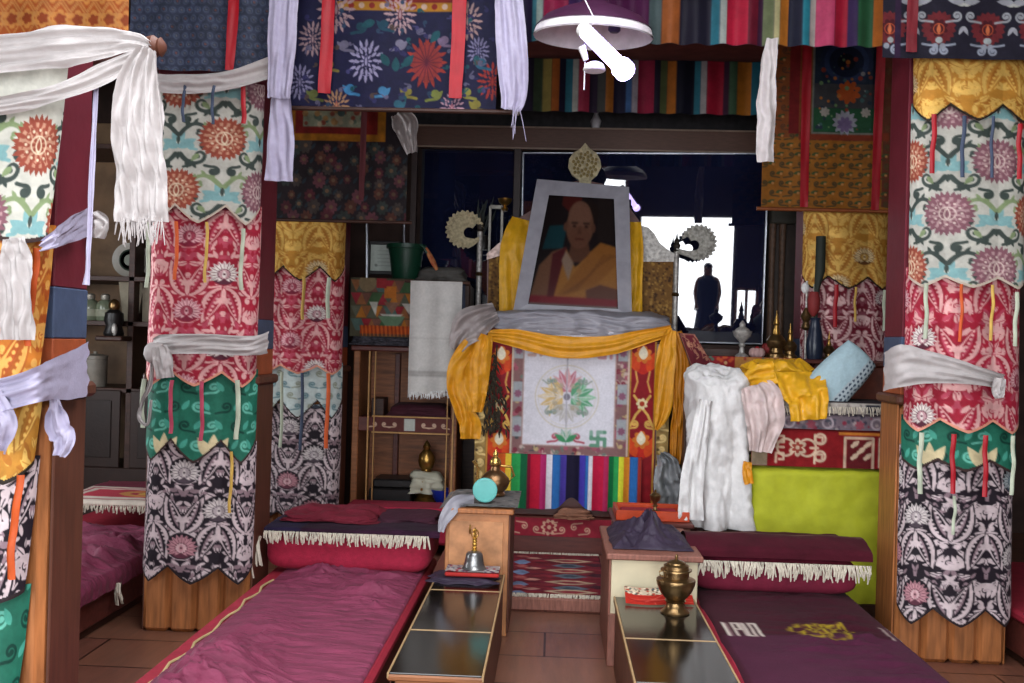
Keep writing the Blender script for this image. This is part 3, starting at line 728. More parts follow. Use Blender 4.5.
# orange brocade painting at the top corner, its rod end carries the long scarves
Yt = 2.9
q = PC(-90, -120, 134, 40, Yt, .004, '#a5521c', .3); cv = q.cv
for i in range(-4, 14):
    for j in range(6):
        u, v = q.u(-80 + i * 17 + (j % 2) * 8), q.v(-110 + j * 26)
        cv.flower(u, v, .03, 6, .3, '#c98a40', .4); cv.flower(u, v, .018, 5, .3, '#8f3f18', .2)
        cv.stroke([(u - .035, v), (u, v + .05), (u + .035, v), (u, v - .05), (u - .035, v)], .004, '#c28a48', .4)
cv.speck(.12, 25); cv.tint((.72, .68, .7))
t = thing('scroll_painting', 'orange brocade scroll painting at the top corner, white scarf wound along its rod', 'scroll painting', (q.x0 + q.cv.w / 2, Yt, q.z0 - q.cv.h))
q.hang('brocade_mount', D_cloth, t, 3, .006)
rod(-100, 147, 43, Yt - .01, .016, t, M_redwood)
c = P(152, 47, Yt - .01)
MB().lathe([(.012, -.02), (.03, -.012), (.034, .006), (.024, .02), (.028, .028), (.012, .04)], (c.x, c.y, c.z), 16, 'x').build('rod_knob', M_brown, t, smooth=True)

# blue valance between the columns
Yb = 5.16
q = PC(128, -60, 292, 72, Yb - .02, .006, '#343a4c'); cv = q.cv
for i in range(20):
    for j in range(16):
        u, v = i * .045 + (j % 2) * .022, j * .045
        cv.ring(u, v, .014, .006, '#4a5266'); cv.disc(u, v, .005, '#5a5a60' if (i + j) % 3 else '#7a4a40')
cv.speck(.3, 30, 3)
t = thing('valance', 'blue-grey brocade valance with one red ribbon above the hanging scarf', 'valance', (q.x0 + q.cv.w / 2, Yb - .02, q.z0 - q.cv.h))
q.hang('brocade_panel', D_cloth, t, 4, .01)
ribbon('hanging_ribbon', [(235, -60, Yb - .08, 11), (233, 20, Yb - .08, 11), (229, 70, Yb - .08, 8)], M_red, t, 1, .004, 20, 6)

# dark floral scroll painting in the middle (front)
Y = 5.22
q = PC(289, -70, 499, 109, Y, .0045, '#1e1f3c', .05); cv = q.cv
K = q.m(1)
cv.rect(q.u(345), q.u(455), 0, q.v(4), '#8a2418'); cv.rect(q.u(335), q.u(462), q.v(2), q.v(11), '#b5801f', .3)
for k in range(12): cv.disc(q.u(340 + k * 10.5), q.v(6), K * 3, '#8c2a1c' if k % 2 else '#d0b890')
def flame(px, py, R, c0, c1, c2, ey=1.25):
    cv.filigree(q.u(px), q.v(py), R * 1.05 * K, c0, c1, ey)
flame(367, 62, 17, '#a9a9b5', '#2b2c48', '#8a8a98'); flame(428, 62, 20, '#a33a2c', '#8c2a24', '#5c1c20')
cv.flower(q.u(428), q.v(62), 17 * K, 20, .2, '#9c3a30', .1, ey=1.25, sharp=True)
for k in range(18): cv.stroke([(q.u(428), q.v(62)), (q.u(428 + 15 * math.cos(k * .35)), q.v(62 + 18 * math.sin(k * .35)))], K * .8, '#5e2030')
flame(335, 10, 19, '#b59a8a', '#5a3a48', '#c9b8a0'); flame(400, 14, 16, '#c4a796', '#7a3a40', '#c9b8a0'); flame(468, 20, 15, '#b99a84', '#5a3a48', '#b9a890'); flame(312, 40, 14, '#b59a8a', '#4a3a48', '#8a7060')
flame(300, 84, 14, '#9a9aa8', '#3a3a55', '#77778a'); flame(495, 80, 15, '#b23a2c', '#7c2424', '#d09080'); flame(338, 108, 13, '#b8905c', '#a8483c', '#d9c098'); flame(455, 108, 12, '#d0a8a0', '#a83a40', '#e0c8b8'); flame(480, 50, 11, '#8a8a9a', '#35355a', '#70708a')
for px, py, s_, colr in ((352, 90, 1, '#3f8aa8'), (384, 92, -1, '#4a93ac'), (410, 92, 1, '#8f8a34'), (437, 94, -1, '#7d8a3c'), (470, 92, 1, '#9a9a3a'), (385, 25, 1, '#22505a'), (360, 28, -1, '#1f4a50'), (330, 66, 1, '#8a8238'), (315, 96, 1, '#6d7a38'), (480, 104, 1, '#8f8a34'), (400, 105, -1, '#2f6a70'), (484, 62, 1, '#2f6a78'), (345, 46, 1, '#77777f'), (400, 44, -1, '#8a8a90'), (446, 40, 1, '#7a6a78')):
    cv.curl(q.u(px), q.v(py), 5 * K, PI / 2, s_, colr, 3.0 * K, 1.2, 1.7); cv.leaf(q.u(px), q.v(py + 6), math.radians(90 + 40 * s_), 13 * K, 6 * K, colr)
rnd = random.Random(4)
for i in range(90):
    px, py = 292 + rnd.random() * 205, rnd.random() * 108
    if (px - 367) ** 2 / 17 ** 2 + (py - 62) ** 2 / 23 ** 2 > 1.1 and (px - 428) ** 2 / 20 ** 2 + (py - 62) ** 2 / 25 ** 2 > 1.1: cv.curl(q.u(px), q.v(py), rnd.uniform(1.6, 3) * K, rnd.random() * 6, rnd.choice((-1, 1)), rnd.choice(['#2f4a5c', '#4a4a70', '#1f5a58', '#5a4a3a', '#34345c', '#6a6a78']), 1.5 * K, 1.1, 1.7)
for px, py in ((397, 72), (390, 66), (405, 66), (375, 22), (440, 30)): cv.leaf(q.u(px), q.v(py), math.radians(90 + (397 - px) * 5), 15 * K, 8 * K, '#1f5a58')
cv.speck(.15, 30, 1); cv.tint((.75, .72, .82))
t = thing('scroll_painting', 'navy floral brocade scroll painting with two bright red ribbons above the cabinets', 'scroll painting', (q.x0 + q.cv.w / 2, Y, q.z0 - q.cv.h), None)
q.hang('brocade_mount', D_cloth, t, 2, .006)
rod(281, 513, 110, Y, .012, t, M_dkwood, M_silver)
ribbon('hanging_ribbon', [(330, -70, Y - .05, 13), (328, 20, Y - .05, 13), (324, 93, Y - .05, 13)], M_red, t, 1, .004, 24, 6)
ribbon('hanging_ribbon', [(461, -70, Y - .05, 14), (459, 20, Y - .05, 14), (455, 98, Y - .05, 13)], M_red, t, 1, .004, 24, 6)

# dark scroll painting behind it
Y = 7.18
q = PC(268, 60, 409, 222, Y, .0065, '#2a2226'); cv = q.cv; K = q.m(1); rnd = random.Random(5)
for j in range(9):
    for i in range(9):
        px, py = 275 + i * 17 + (j % 2) * 8, 146 + j * 12
        px += rnd.uniform(-4, 4); py += rnd.uniform(-3, 3); cv.flower(q.u(px), q.v(py), rnd.uniform(3.5, 7.5) * K, 8, .3, ['#5a2c34', '#4a4440', '#5e3a30', '#3a4440', '#6a4048'][(i * 3 + j) % 5], ey=1.2); cv.disc(q.u(px), q.v(py), 2 * K, '#77604a'); cv.leaf(q.u(px + 6), q.v(py + 4), 1.0, 8 * K, 3 * K, '#2c3a44')
cv.rect(q.u(286), q.u(386), q.v(60), q.v(141), '#a8701c', .3); cv.rect(q.u(294), q.u(378), q.v(60), q.v(134), '#7a1e18'); cv.rect(q.u(302), q.u(364), q.v(60), q.v(127), '#8f9a80')
for i in range(40): cv.disc(q.u(304 + rnd.random() * 58), q.v(100 + rnd.random() * 25), K * rnd.uniform(1, 4), rnd.choice(['#a08050', '#5a7060', '#8a4a38', '#b0a888', '#47605c']))
cv.speck(.25, 22, 2); cv.tint((.8, .76, .76))
t = thing('scroll_painting', 'dark brown floral scroll painting with yellow framed picture, above the narrow banner', 'scroll painting', (q.x0 + q.cv.w / 2, Y, q.z0 - q.cv.h))
q.hang('brocade_mount', D_cloth, t, 2, .006); rod(263, 413, 221, Y, .012, t, M_dkwood)
ribbon('hanging_ribbon', [(366, 60, Y - .03, 6), (363, 150, Y - .03, 6), (361, 200, Y - .03, 5)], mat('faded_red_ribbon', '#561c22', .7), t, 1, .003, 16, 5)

# brown-orange scroll painting on the far column
Y = 7.15
q = PC(765, 10, 896, 208, Y, .006, '#7c4422', .1); cv = q.cv; K = q.m(1)
cv.rect(0, q.cv.w, q.v(138), q.cv.h, '#8f5a20', .15); cv.rect(q.u(882), q.cv.w, 0, q.v(205), '#5e3020')
for j in range(22):
    for i in range(9):
        px, py = 768 + i * 17 + (j % 2) * 8, 14 + j * 9.4
        if py > 136 or px < 790 or px > 882:
            cv.curl(q.u(px), q.v(py), 3 * K, PI / 2, 1 if (i + j) % 2 else -1, '#4a3c24' if py > 136 else '#5a3a26', 1.4 * K, 1.1, 2.2); cv.leaf(q.u(px + 3), q.v(py), .3, 8 * K, 3 * K, '#3f4a2a')
            cv.disc(q.u(px + 8), q.v(py), 1.3 * K, '#b07a48')
cv.rect(q.u(790), q.u(800), 0, q.v(134), '#6a1a1a'); cv.rect(q.u(800), q.u(888), q.v(132), q.v(140), '#74301c')
cv.rect(q.u(812), q.u(878), 0, q.v(134), '#6a6a60'); cv.rect(q.u(814), q.u(876), 0, q.v(132), '#1f2a38')
cv.rect(q.u(814), q.u(876), q.v(108), q.v(132), '#234a30'); cv.rect(q.u(814), q.u(876), q.v(84), q.v(108), '#3a3a3c')
for r_, c_ in ((26, '#222c44'), (22, '#2c3a58'), (17, '#182034'), (9, '#10141f')): cv.disc(q.u(845), q.v(62), r_ * K, c_, ey=.9)
cv.flower(q.u(848), q.v(92), 12 * K, 9, .3, '#a04a20'); cv.flower(q.u(845), q.v(122), 13 * K, 12, .3, '#8a8a94', sharp=True); cv.flower(q.u(845), q.v(124), 8 * K, 8, .3, '#6a5a7a')
rnd = random.Random(8)
for i in range(60): cv.disc(q.u(816 + rnd.random() * 58), q.v(50 + rnd.random() * 80), K * rnd.uniform(.6, 2.4), rnd.choice(['#7a3428', '#8a8a88', '#3c5a58', '#a0602c', '#27303e', '#5e7a50']))
for px in (825, 865): cv.flower(q.u(px), q.v(112), 5 * K, 7, .3, '#9a948a')
cv.speck(.15, 26, 4)
t = thing('scroll_painting', 'brown-orange scroll painting with dark picture and two long red ribbons', 'scroll painting', (q.x0 + q.cv.w / 2, Y, q.z0 - q.cv.h))
q.hang('brocade_mount', D_cloth, t, 2, .005); rod(758, 894, 210, Y, .014, t, mat('orange_rod', '#8a4a24', .5))
ribbon('hanging_ribbon', [(808, 10, Y - .04, 9), (806, 100, Y - .04, 9), (804, 207, Y - .04, 8)], M_red, t, 1, .003, 30, 6)
ribbon('hanging_ribbon', [(883, 10, Y - .04, 9), (879, 100, Y - .04, 9), (875, 210, Y - .04, 8)], M_red, t, 1, .003, 30, 6)

# dark red-flowered painting in the top corner
Y = 5.05
q = PC(886, -60, 1040, 58, Y, .0045, '#1d1b26', .05); cv = q.cv; K = q.m(1)
for px in (893, 940, 988, 1034):
    cv.flower(q.u(px), q.v(28), 17 * K, 18, .15, '#5e2226', .1, sharp=True); cv.flower(q.u(px), q.v(28), 9 * K, 8, .3, '#3e161c'); cv.ring(q.u(px), q.v(29), 5 * K, 1 * K, '#a0482c'); cv.leaf(q.u(px), q.v(34), PI / 2, 10 * K, 4 * K, '#b0603c')
for px in (964, 1012, 917):
    for sx in (-1, 1):
        cv.curl(q.u(px + sx * 7), q.v(16), 5 * K, PI / 2, sx, '#8a8c90', 2.2 * K, 1.2, 2.0); cv.curl(q.u(px + sx * 18), q.v(50), 5 * K, -PI / 2, sx, '#7f8490', 2.2 * K, 1.2, 2.0); cv.leaf(q.u(px), q.v(6), PI / 2 + sx * .9, 14 * K, 7 * K, '#9a9a94'); cv.leaf(q.u(px), q.v(2), PI / 2 + sx * 1.5, 16 * K, 7 * K, '#8a8a90')
        cv.leaf(q.u(px), q.v(26), -PI / 2 + sx * .5, 10 * K, 4 * K, '#8a8a90'); cv.disc(q.u(px + sx * 23), q.v(40), 3 * K, '#8a9090'); cv.disc(q.u(px + sx * 27), q.v(46), 3 * K, '#787c84')
cv.rect(q.u(898), q.u(904), q.v(-60), q.v(58), '#2a1a30')
cv.speck(.15, 30, 6)
t = thing('scroll_painting', 'black brocade scroll painting with dark red flowers above the gold banner top', 'scroll painting', (q.x0 + q.cv.w / 2, Y, q.z0 - q.cv.h))
q.hang('brocade_mount', D_cloth, t, 2, .005)
ribbon('hanging_ribbon', [(918, -60, Y - .04, 10), (913, 0, Y - .04, 11), (911, 52, Y - .04, 11)], M_darkred, t, 1, .003, 16, 6)

# striped valances
def striped(label, l, t_, r, b, Y, stripes, base, res, folds=9):
    q = PC(l, t_, r, b, Y, res, base); cv = q.cv
    for a, e, colr in stripes: cv.rect(q.u(a), q.u(e), 0, q.cv.h, colr)
    cv.speck(.12, 18, 3)
    return q.hang('striped_valance', D_cloth, None, folds, .018, label=label, cat='valance', seed=2)
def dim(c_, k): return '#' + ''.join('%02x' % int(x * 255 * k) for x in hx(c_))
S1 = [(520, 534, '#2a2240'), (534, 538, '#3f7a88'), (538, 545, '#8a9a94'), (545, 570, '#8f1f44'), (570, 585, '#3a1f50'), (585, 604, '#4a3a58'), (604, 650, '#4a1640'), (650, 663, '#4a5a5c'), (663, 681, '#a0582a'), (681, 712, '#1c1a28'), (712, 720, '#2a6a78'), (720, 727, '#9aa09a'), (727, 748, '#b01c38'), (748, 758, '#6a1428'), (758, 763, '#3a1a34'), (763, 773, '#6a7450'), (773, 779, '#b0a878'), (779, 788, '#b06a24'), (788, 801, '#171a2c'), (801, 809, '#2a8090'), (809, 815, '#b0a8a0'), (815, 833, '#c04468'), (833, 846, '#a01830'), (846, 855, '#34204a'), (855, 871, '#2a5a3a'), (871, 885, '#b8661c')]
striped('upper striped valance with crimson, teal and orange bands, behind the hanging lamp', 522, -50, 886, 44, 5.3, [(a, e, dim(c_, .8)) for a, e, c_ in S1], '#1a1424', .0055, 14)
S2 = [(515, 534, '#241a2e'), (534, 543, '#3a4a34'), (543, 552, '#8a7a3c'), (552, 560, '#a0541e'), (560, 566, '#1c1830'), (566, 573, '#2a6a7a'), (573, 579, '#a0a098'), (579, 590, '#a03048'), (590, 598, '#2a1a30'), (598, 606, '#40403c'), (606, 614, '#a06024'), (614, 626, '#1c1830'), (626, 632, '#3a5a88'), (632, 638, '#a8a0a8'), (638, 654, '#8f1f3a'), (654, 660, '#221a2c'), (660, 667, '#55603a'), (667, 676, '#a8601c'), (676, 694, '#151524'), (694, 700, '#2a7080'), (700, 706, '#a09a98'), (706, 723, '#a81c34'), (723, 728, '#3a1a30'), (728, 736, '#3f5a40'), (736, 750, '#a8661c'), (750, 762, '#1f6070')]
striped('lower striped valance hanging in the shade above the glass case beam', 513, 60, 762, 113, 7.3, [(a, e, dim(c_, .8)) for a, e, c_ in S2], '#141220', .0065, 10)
# dark painted panel above the case
# ------------------------------------------------------------------ white scarves
G = 'white silk scarves'
def scarf(label, pts, m=M_white, fr=None, **kw):
    o = ribbon('silk_scarf', pts, m, None, label=label, cat='scarf', group=G, **kw)
    if fr:
        px, py, Y, wd, ln = fr; a = P(px - wd / 2, py, Y); b_ = P(px + wd / 2, py, Y)
        fringe('fringe', a, b_, ln * Y / F, int(wd * .9), m, o, seed=int(px), r=.0016, out=(0, -.3, 0))
    return o
Ys = 2.84
scarf('upper white scarf swagged from the rod end across the orange brocade', [(-60, 62, Ys, 36), (20, 52, Ys - .03, 42), (80, 45, Ys - .04, 40), (125, 42, Ys - .03, 26), (150, 47, Ys, 12)], folds=4, amp=.014, seed=3, crumple=.02)
scarf('thinner white scarf drooping across the nearest pillar banner', [(-50, 112, Ys - .02, 16), (10, 104, Ys - .04, 16), (60, 92, Ys - .05, 20), (105, 72, Ys - .05, 24), (138, 56, Ys - .04, 16), (152, 50, Ys - .02, 8)], folds=2.5, amp=.01, seed=5, crumple=.012)
scarf('long white scarf tail with thread fringe hanging from the rod end', [(149, 50, Ys - .06, 18), (140, 75, Ys - .07, 40), (138, 110, Ys - .07, 50), (139, 150, Ys - .07, 54), (141, 192, Ys - .07, 56), (141, 222, Ys - .07, 56)], folds=4.5, amp=.016, seed=8, crumple=.022, n=90, k=30, fr=(140, 218, Ys - .07, 46, 26))
scarf('narrow white scarf edge trailing down beside the maroon pillar shaft', [(97, 80, Ys - .02, 5), (94, 140, Ys - .02, 6), (91, 200, Ys - .02, 6), (88, 262, Ys - .02, 6), (86, 285, Ys - .02, 9)], M_white_violet, folds=1, amp=.004, seed=2)
Ys = 5.1
scarf('white scarf swagged flat above the red ribboned banner', [(150, 82, Ys, 18), (185, 84, Ys - .02, 20), (230, 80, Ys - .02, 20), (278, 66, Ys, 22)], folds=2, amp=.01, seed=11)
scarf('long white scarf tinted with violet lamp light hanging over the blue valance edge', [(289, -60, Ys - .08, 28), (284, 0, Ys - .08, 30), (281, 50, Ys - .08, 29), (278, 98, Ys - .08, 24)], M_white_violet, folds=3, amp=.014, seed=13, crumple=.02)
scarf('short lower half of a pale scarf beside the dark painting', [(281, 96, Ys - .05, 20), (281, 140, Ys - .05, 27), (279, 181, Ys - .05, 29)], M_white_violet, folds=2, amp=.014, seed=14, crumple=.012)
scarf('wide white scarf with knotted fringe hanging under the striped valance edge', [(507, -60, Ys - .06, 24), (509, 0, Ys - .06, 28), (512, 50, Ys - .06, 31), (514, 90, Ys - .06, 28), (511, 110, Ys - .06, 20)], M_white_violet, folds=3, amp=.014, seed=15, crumple=.015, fr=(516, 106, Ys - .07, 7, 32))
Ys = 7.05
scarf('white scarf hanging in front of the brown-orange painting edge', [(772, 38, 5.2, 11), (768, 80, 5.2, 16), (766, 120, 5.2, 19), (765, 162, 5.2, 17)], folds=1.2, amp=.014, seed=16, crumple=.03, edge=.2)
scarf('small crumpled white scarf knotted on the dark painting corner', [(398, 113, Ys, 16), (405, 124, Ys - .02, 26), (408, 138, Ys - .02, 18), (412, 153, Ys, 11)], folds=3, amp=.02, seed=17, crumple=.03)
# scarves tied round the pillars
def tied(label, pts, tail, m=M_white, tails=()):
    r = thing('silk_scarf', label, 'scarf', P(pts[0][0], pts[0][1], pts[0][2]), G)
    ribbon('wrapped_band', pts, m, r, 3, .012, 60, 18, up=True, seed=pts[0][0] % 7, crumple=.016)
    for i, tp in enumerate(tails): ribbon('scarf_tail', tp, m, r, 2.5, .014, 50, 14, seed=i + 3, crumple=.016)
    if tail:
        px, py, Y, rr = tail; c = P(px, py, Y); k = rr * Y / F
        cvx = MB().ell(c, (k * 1.2, k * .8, k), 22, 14)
        V = np.array(cvx.v); d = V - np.array(c); V = np.array(c) + d * (1 + .7 * fbm(d[:, 0] * 30 + 3, d[:, 2] * 30 + d[:, 1] * 20, 4)[:, None])
        mk('knot', V, cvx.f, m, r)
    return r
tied('white scarf tied round the crimson banner with its knot at one edge', [(152, 347, Y2 - .1, 16), (165, 344, Y2 - .17, 20), (208, 344, Y2 - .2, 20), (250, 346, Y2 - .18, 20), (268, 342, Y2 - .06, 22)], (156, 352, Y2 - .2, 10), tails=([(160, 346, Y2 - .24, 14), (163, 360, Y2 - .25, 20), (166, 378, Y2 - .24, 19)], [(152, 356, Y2 - .2, 4), (150, 385, Y2 - .2, 4), (142, 402, Y2 - .2, 3), (139, 418, Y2 - .2, 3), (147, 424, Y2 - .2, 3), (151, 400, Y2 - .2, 3)]))
tied('white scarf slung slantwise round the wide gold-topped banner', [(884, 372, Y2 - .06, 38), (900, 366, Y2 - .18, 42), (930, 367, Y2 - .2, 32), (970, 374, Y2 - .2, 20), (1004, 382, Y2 - .12, 14)], None, tails=([(1000, 378, Y2 - .2, 12), (998, 390, Y2 - .2, 14), (999, 398, Y2 - .2, 8)],))
tied('broad white scarf tied round the nearest pillar with a bunched tail', [(-60, 398, 2.84, 36), (-5, 396, 2.82, 34), (36, 386, 2.8, 36), (52, 380, 2.91, 42), (70, 375, 3.04, 50), (88, 369, 3.16, 56)], None, M_white_violet, tails=([(-12, 400, 2.8, 36), (5, 425, 2.8, 26), (-2, 450, 2.82, 20)], [(54, 400, 2.95, 12), (58, 425, 2.95, 24), (64, 440, 2.95, 22), (60, 456, 2.95, 12)]))
tied('pale scarf stretched slantwise over the maroon pillar shaft', [(40, 246, 2.84, 12), (56, 238, 2.9, 20), (70, 230, 3.0, 26), (89, 220, 3.14, 32)], None, M_white_violet)
scarf('crumpled white scarf hanging down the orange tier of the nearest banner', [(14, 238, 2.8, 24), (14, 262, 2.79, 34), (16, 300, 2.79, 36), (18, 340, 2.8, 34)], folds=3, amp=.012, seed=21, crumple=.02)
scarf('loose white knot of cloth hanging in the dark behind the maroon shaft', [(92, 215, 3.25, 14), (98, 224, 3.22, 22), (97, 238, 3.22, 14)], folds=2.5, amp=.02, seed=22, crumple=.03, n=30)
# ------------------------------------------------------------------ benches
SEAT = .3
def bench(label, x0, x1, y0, y1, h=SEAT):
    r = thing('seating_platform', label, 'bench', ((x0 + x1) / 2, (y0 + y1) / 2, 0), 'low seating platforms')
    b = MB(); b.box(x0 + .02, x1 - .02, y0, y1, .05, h - .07, .01); b.build('platform_box', M_redwood, r)
    b = MB(); b.box(x0 + .05, x1 - .05, y0 + .04, y1 - .04, 0, .05); b.build('plinth', M_dkwood, r)
    MB().box(x0, x1, y0, y1, h - .07, h - .012, .02).build('mattress', M_redtrim, r)
    return r
BL = (-1.54, -.66); BR = (.77, 1.62)
bench('low platform under the bright maroon cover, its red edging showing beside the pillar', BL[0], BL[1], 2.6, 6.0)
bench('low platform under the dark embroidered cover beside the brass urn table', BR[0], BR[1], 2.6, 5.93)
bench('low platform half hidden behind the pillars, red edged mattress over bare floor', -3.3, -2.34, 3.4, 7.4)
bench('low platform at the photo edge past the wide gold-topped banner', 2.42, 3.3, 2.6, 6.5)

def cover(name, label, x0, x1, y0, y1, z, m, amp, seed, res=.016, over=.0, cv=None, fx=2.2, fy=7.0, hang=.12, sag=0.0):
    """crumpled cloth lying on a platform and hanging over its long edge(s)"""
    w = x1 - x0; L = y1 - y0; nx = int((w + 2 * hang) / res); ny = int(L / res)
    s = np.linspace(-hang, w + hang, nx)[None, :] + np.zeros((ny, 1)); t = np.linspace(0, L, ny)[:, None] + np.zeros((1, nx))
    wv = .06 * fbm(t * 1.5, s * 0 + seed, seed)
    a = fbm(s * fx + 2.5 * fbm(s * 1.3, t * 1.3, seed), t * fy + 3 * fbm(s * 1.2, t * 1.7, seed + 3), seed, 4)
    ridge = 1 - np.abs(a) * 6; ridge = np.clip(ridge, 0, 1) ** 1.6
    a2 = fbm(s * fx * 2.1 + 1.5 * fbm(s * 2, t * 2, seed + 1) + t * .8, t * fy * 2.6 + s * 1.5, seed + 31, 3); ridge = ridge + .55 * np.clip(1 - np.abs(a2) * 6, 0, 1) ** 1.5 + .7 * (.5 + .5 * np.tanh(a2 * 16)) * np.clip(fbm(s * 2.2 + 4, t * 2.2, seed + 40, 2) * 5 + .4, 0, 1)
    b_ = fbm(s * 5, t * 5, seed + 8, 4)
    msk = np.clip(fbm(s * 1.4 + 9, t * 1.1, seed + 20, 2) * 4 + .6, .08, 1)
    edge_ = np.clip(np.minimum(s, w - s) / .14, .12, 1); msk = msk * edge_
    zz = z + .006 + amp * np.clip(ridge * msk + .5 * (b_ + .3) * msk, 0, 2)
    over_l = np.clip(-s, 0, 9); over_r = np.clip(s - w, 0, 9)
    b_ = b_ * np.clip(np.minimum(s, w - s) / .14, .1, 1)
    x = x0 + np.clip(s, 0, w) - .02 * np.clip(over_l * 30, 0, 1) + .02 * np.clip(over_r * 30, 0, 1) + .35 * amp * b_ * (over_l + over_r <= 0) + np.where(over_l > 0, -.02 * np.sin(t * 11 + seed) * np.clip(over_l * 10, 0, 1), 0)
    d = np.maximum(over_l, over_r)
    zz = zz - d * 1.0 + 0 * x
    y = y0 + t + .4 * amp * fbm(s * 4, t * 4, seed + 5)
    V = np.stack([x, y, zz], -1).reshape(-1, 3)
    col = None
    if cv is not None:
        iu = np.clip((s / w * (cv.nx - 1)), 0, cv.nx - 1).astype(int); iv = np.clip(((1 - t / L) * (cv.ny - 1)), 0, cv.ny - 1).astype(int)
        col = cv.im[iv, iu]
    return mk(name, V, gridfaces(ny, nx)[:, ::-1], m, None, col=col, label=label, cat='bench cover', group='cloth bench covers')
o = cover('bench_cover', 'crumpled bright maroon cloth cover on the platform beside the bell table', BL[0] + .1, BL[1] - .03, 2.62, 5.62, SEAT - .002, M_maroon, .085, 3, hang=.012, res=.009, fx=2.0, fy=6.5)
# pale hem along its outer edge
hem = MB(); pts = [(BL[0] + .088 + .012 * math.sin(i * 1.7), 2.64 + i * 2.6 / 30, SEAT + .003 + .004 * math.sin(i * 2.3)) for i in range(31)]
hem.tube(pts, .006, 6); hem.build('hem', mat('pale_gold_hem', '#c0a878', .6), o, smooth=True)
# dark cover with woven emblems
w_, L_ = BR[1] - BR[0] - .05, 3.1; y0c = 2.62
cv = Cv(w_, L_, .008, '#3c1420')
def cvp(px, py):
    p = onz(px, py, SEAT); return p.x - (BR[0] + .03), (y0c + L_) - p.y
_, va = cvp(800, 638)
cv.rect(0, w_, va, L_, '#461a30'); cv.rect(0, w_, va - .012, va - .002, '#33101c')
def medal(px, py, R, colr, ey=1.0):
    u, v = cvp(px, py)
    for k in range(6):
        a = k * PI / 3
        cv.ring(u + R * .55 * math.cos(a), v + R * .55 * math.sin(a) * 1.1, R * .4, R * .08, colr, .2)
    cv.ring(u, v, R * .42, R * .08, colr, .2); cv.disc(u, v, R * .1, colr, .2)
medal(820, 634, .15, '#8f7a1f')
def fret(px, py, s_=1.0):
    u, v = cvp(px, py); c_ = '#c8bcb0'
    for du, pts in ((-.07, [(0, -.1), (0, .1)]), (-.025, [(0, .1), (0, -.1), (.035, -.1), (.035, 0), (0, 0)]), (.035, [(0, -.1), (0, .1), (.04, .1), (.04, -.1), (.075, -.1), (.075, .1)])):
        cv.stroke([(u + s_ * (du + a), v + b_) for a, b_ in pts], .014, c_)
fret(738, 630, .8); fret(899, 636, .8)
cv.speck(.1, 10, 4)
cover('bench_cover', 'dark maroon cloth cover woven with a gold knot medallion and white fret emblems', BR[0] + .03, BR[1] - .02, y0c, y0c + L_, SEAT - .002, D_wool, .022, 6, hang=.1, res=.013, cv=cv)
cover('bench_cover', 'dull maroon cloth cover in the shade behind the brown pillar', -3.2, -2.34, 3.5, 6.5, SEAT - .002, M_maroon, .07, 12, hang=.1, res=.02)
cover('bench_cover', 'maroon cloth cover at the photo edge beyond the gold-topped banner', 2.44, 3.2, 2.7, 5.2, SEAT - .002, M_maroon_d, .03, 15, hang=.08, res=.02)

# far ends: thick crimson cushions, fringed rugs, folded robes
def cushion(label, x0, x1, y0, y1, z0, z1, m):
    n, k = 40, 24; u = np.linspace(0, 2 * PI, n, endpoint=False)[None, :]; t = np.linspace(-1, 1, k)[:, None]
    cx, cy, cz = (x0 + x1) / 2, (y0 + y1) / 2, (z0 + z1) / 2; hx_, hy_, hz_ = (x1 - x0) / 2, (y1 - y0) / 2, (z1 - z0) / 2
    sp = lambda c, e: np.sign(c) * np.abs(c) ** e
    ph = t * PI / 2; cp = sp(np.cos(ph), .3); 
    x = cx + hx_ * cp * sp(np.cos(u), .25); y = cy + hy_ * cp * sp(np.sin(u), .25); z = cz + hz_ * sp(np.sin(ph), .6) + 0 * u
    z = z + .012 * fbm(x * 6, y * 6, 3)
    V = np.stack([x, y, z], -1).reshape(-1, 3); i = np.arange(k - 1)[:, None] * n; j = np.arange(n)[None, :]; j2 = (j + 1) % n
    return mk('seat_cushion', V, np.stack([i + j, i + j2, i + n + j2, i + n + j], -1).reshape(-1, 4), m, None, label=label, cat='cushion', group='crimson seat cushions')
cushion('thick crimson cushion under the white fringe beside the bell', BL[0] - .02, BL[1] + .02, 5.42, 6.0, SEAT, SEAT + .225, M_crim)
cushion('thick crimson cushion under the fringed maroon rug beside the white draped cloth', BR[0] - .0, BR[1] + .03, 5.3, 5.93, SEAT, SEAT + .2, mat('dull_crimson_wool', '#7a1c36', .85, bump=.3))

def rug(label, x0, x1, y0, y1, z, drop, cvcol, fr_len, nst, seed, lump=.03, m=D_wool, frm=M_cream, rolled=0.0, group='fringed rugs'):
    L = y1 - y0; cv = cvcol; n = cv.nx; k = cv.ny
    def fn(U, V):
        tot = L + drop; s = V / cv.h * tot          # from the back edge forwards, then down
        y = np.where(s < L, y1 - s, y0 - .012 - .1 * (s - L)); zz = np.where(s < L, z, z - (s - L))
        zz = zz + np.where(s < L, lump * (fbm(U * 4 + seed, s * 5, seed) + .25), 0) + rolled * np.exp(-((s - L * .75) / (L * .28)) ** 2)
        y = y - .02 * fbm(U * 7, s * 3, seed + 2)
        return x0 + U, y, zz
    cvx = cv
    o = sheet('fringed_rug', cvx, fn, m, None, label=label, cat='rug', group=group)
    if nst: fringe('fringe', (x0 + .01, y0 - .03, z - drop + .01), (x1 - .01, y0 - .03, z - drop + .01), fr_len, nst, frm, o, seed, .0045)
    return o
cv = Cv(.96, .75, .012, '#2c1526'); cv.rect(0, .96, .1, .3, '#3a1830'); cv.rect(0, .2, .4, .75, '#241c34'); cv.speck(.25, 14, 2)
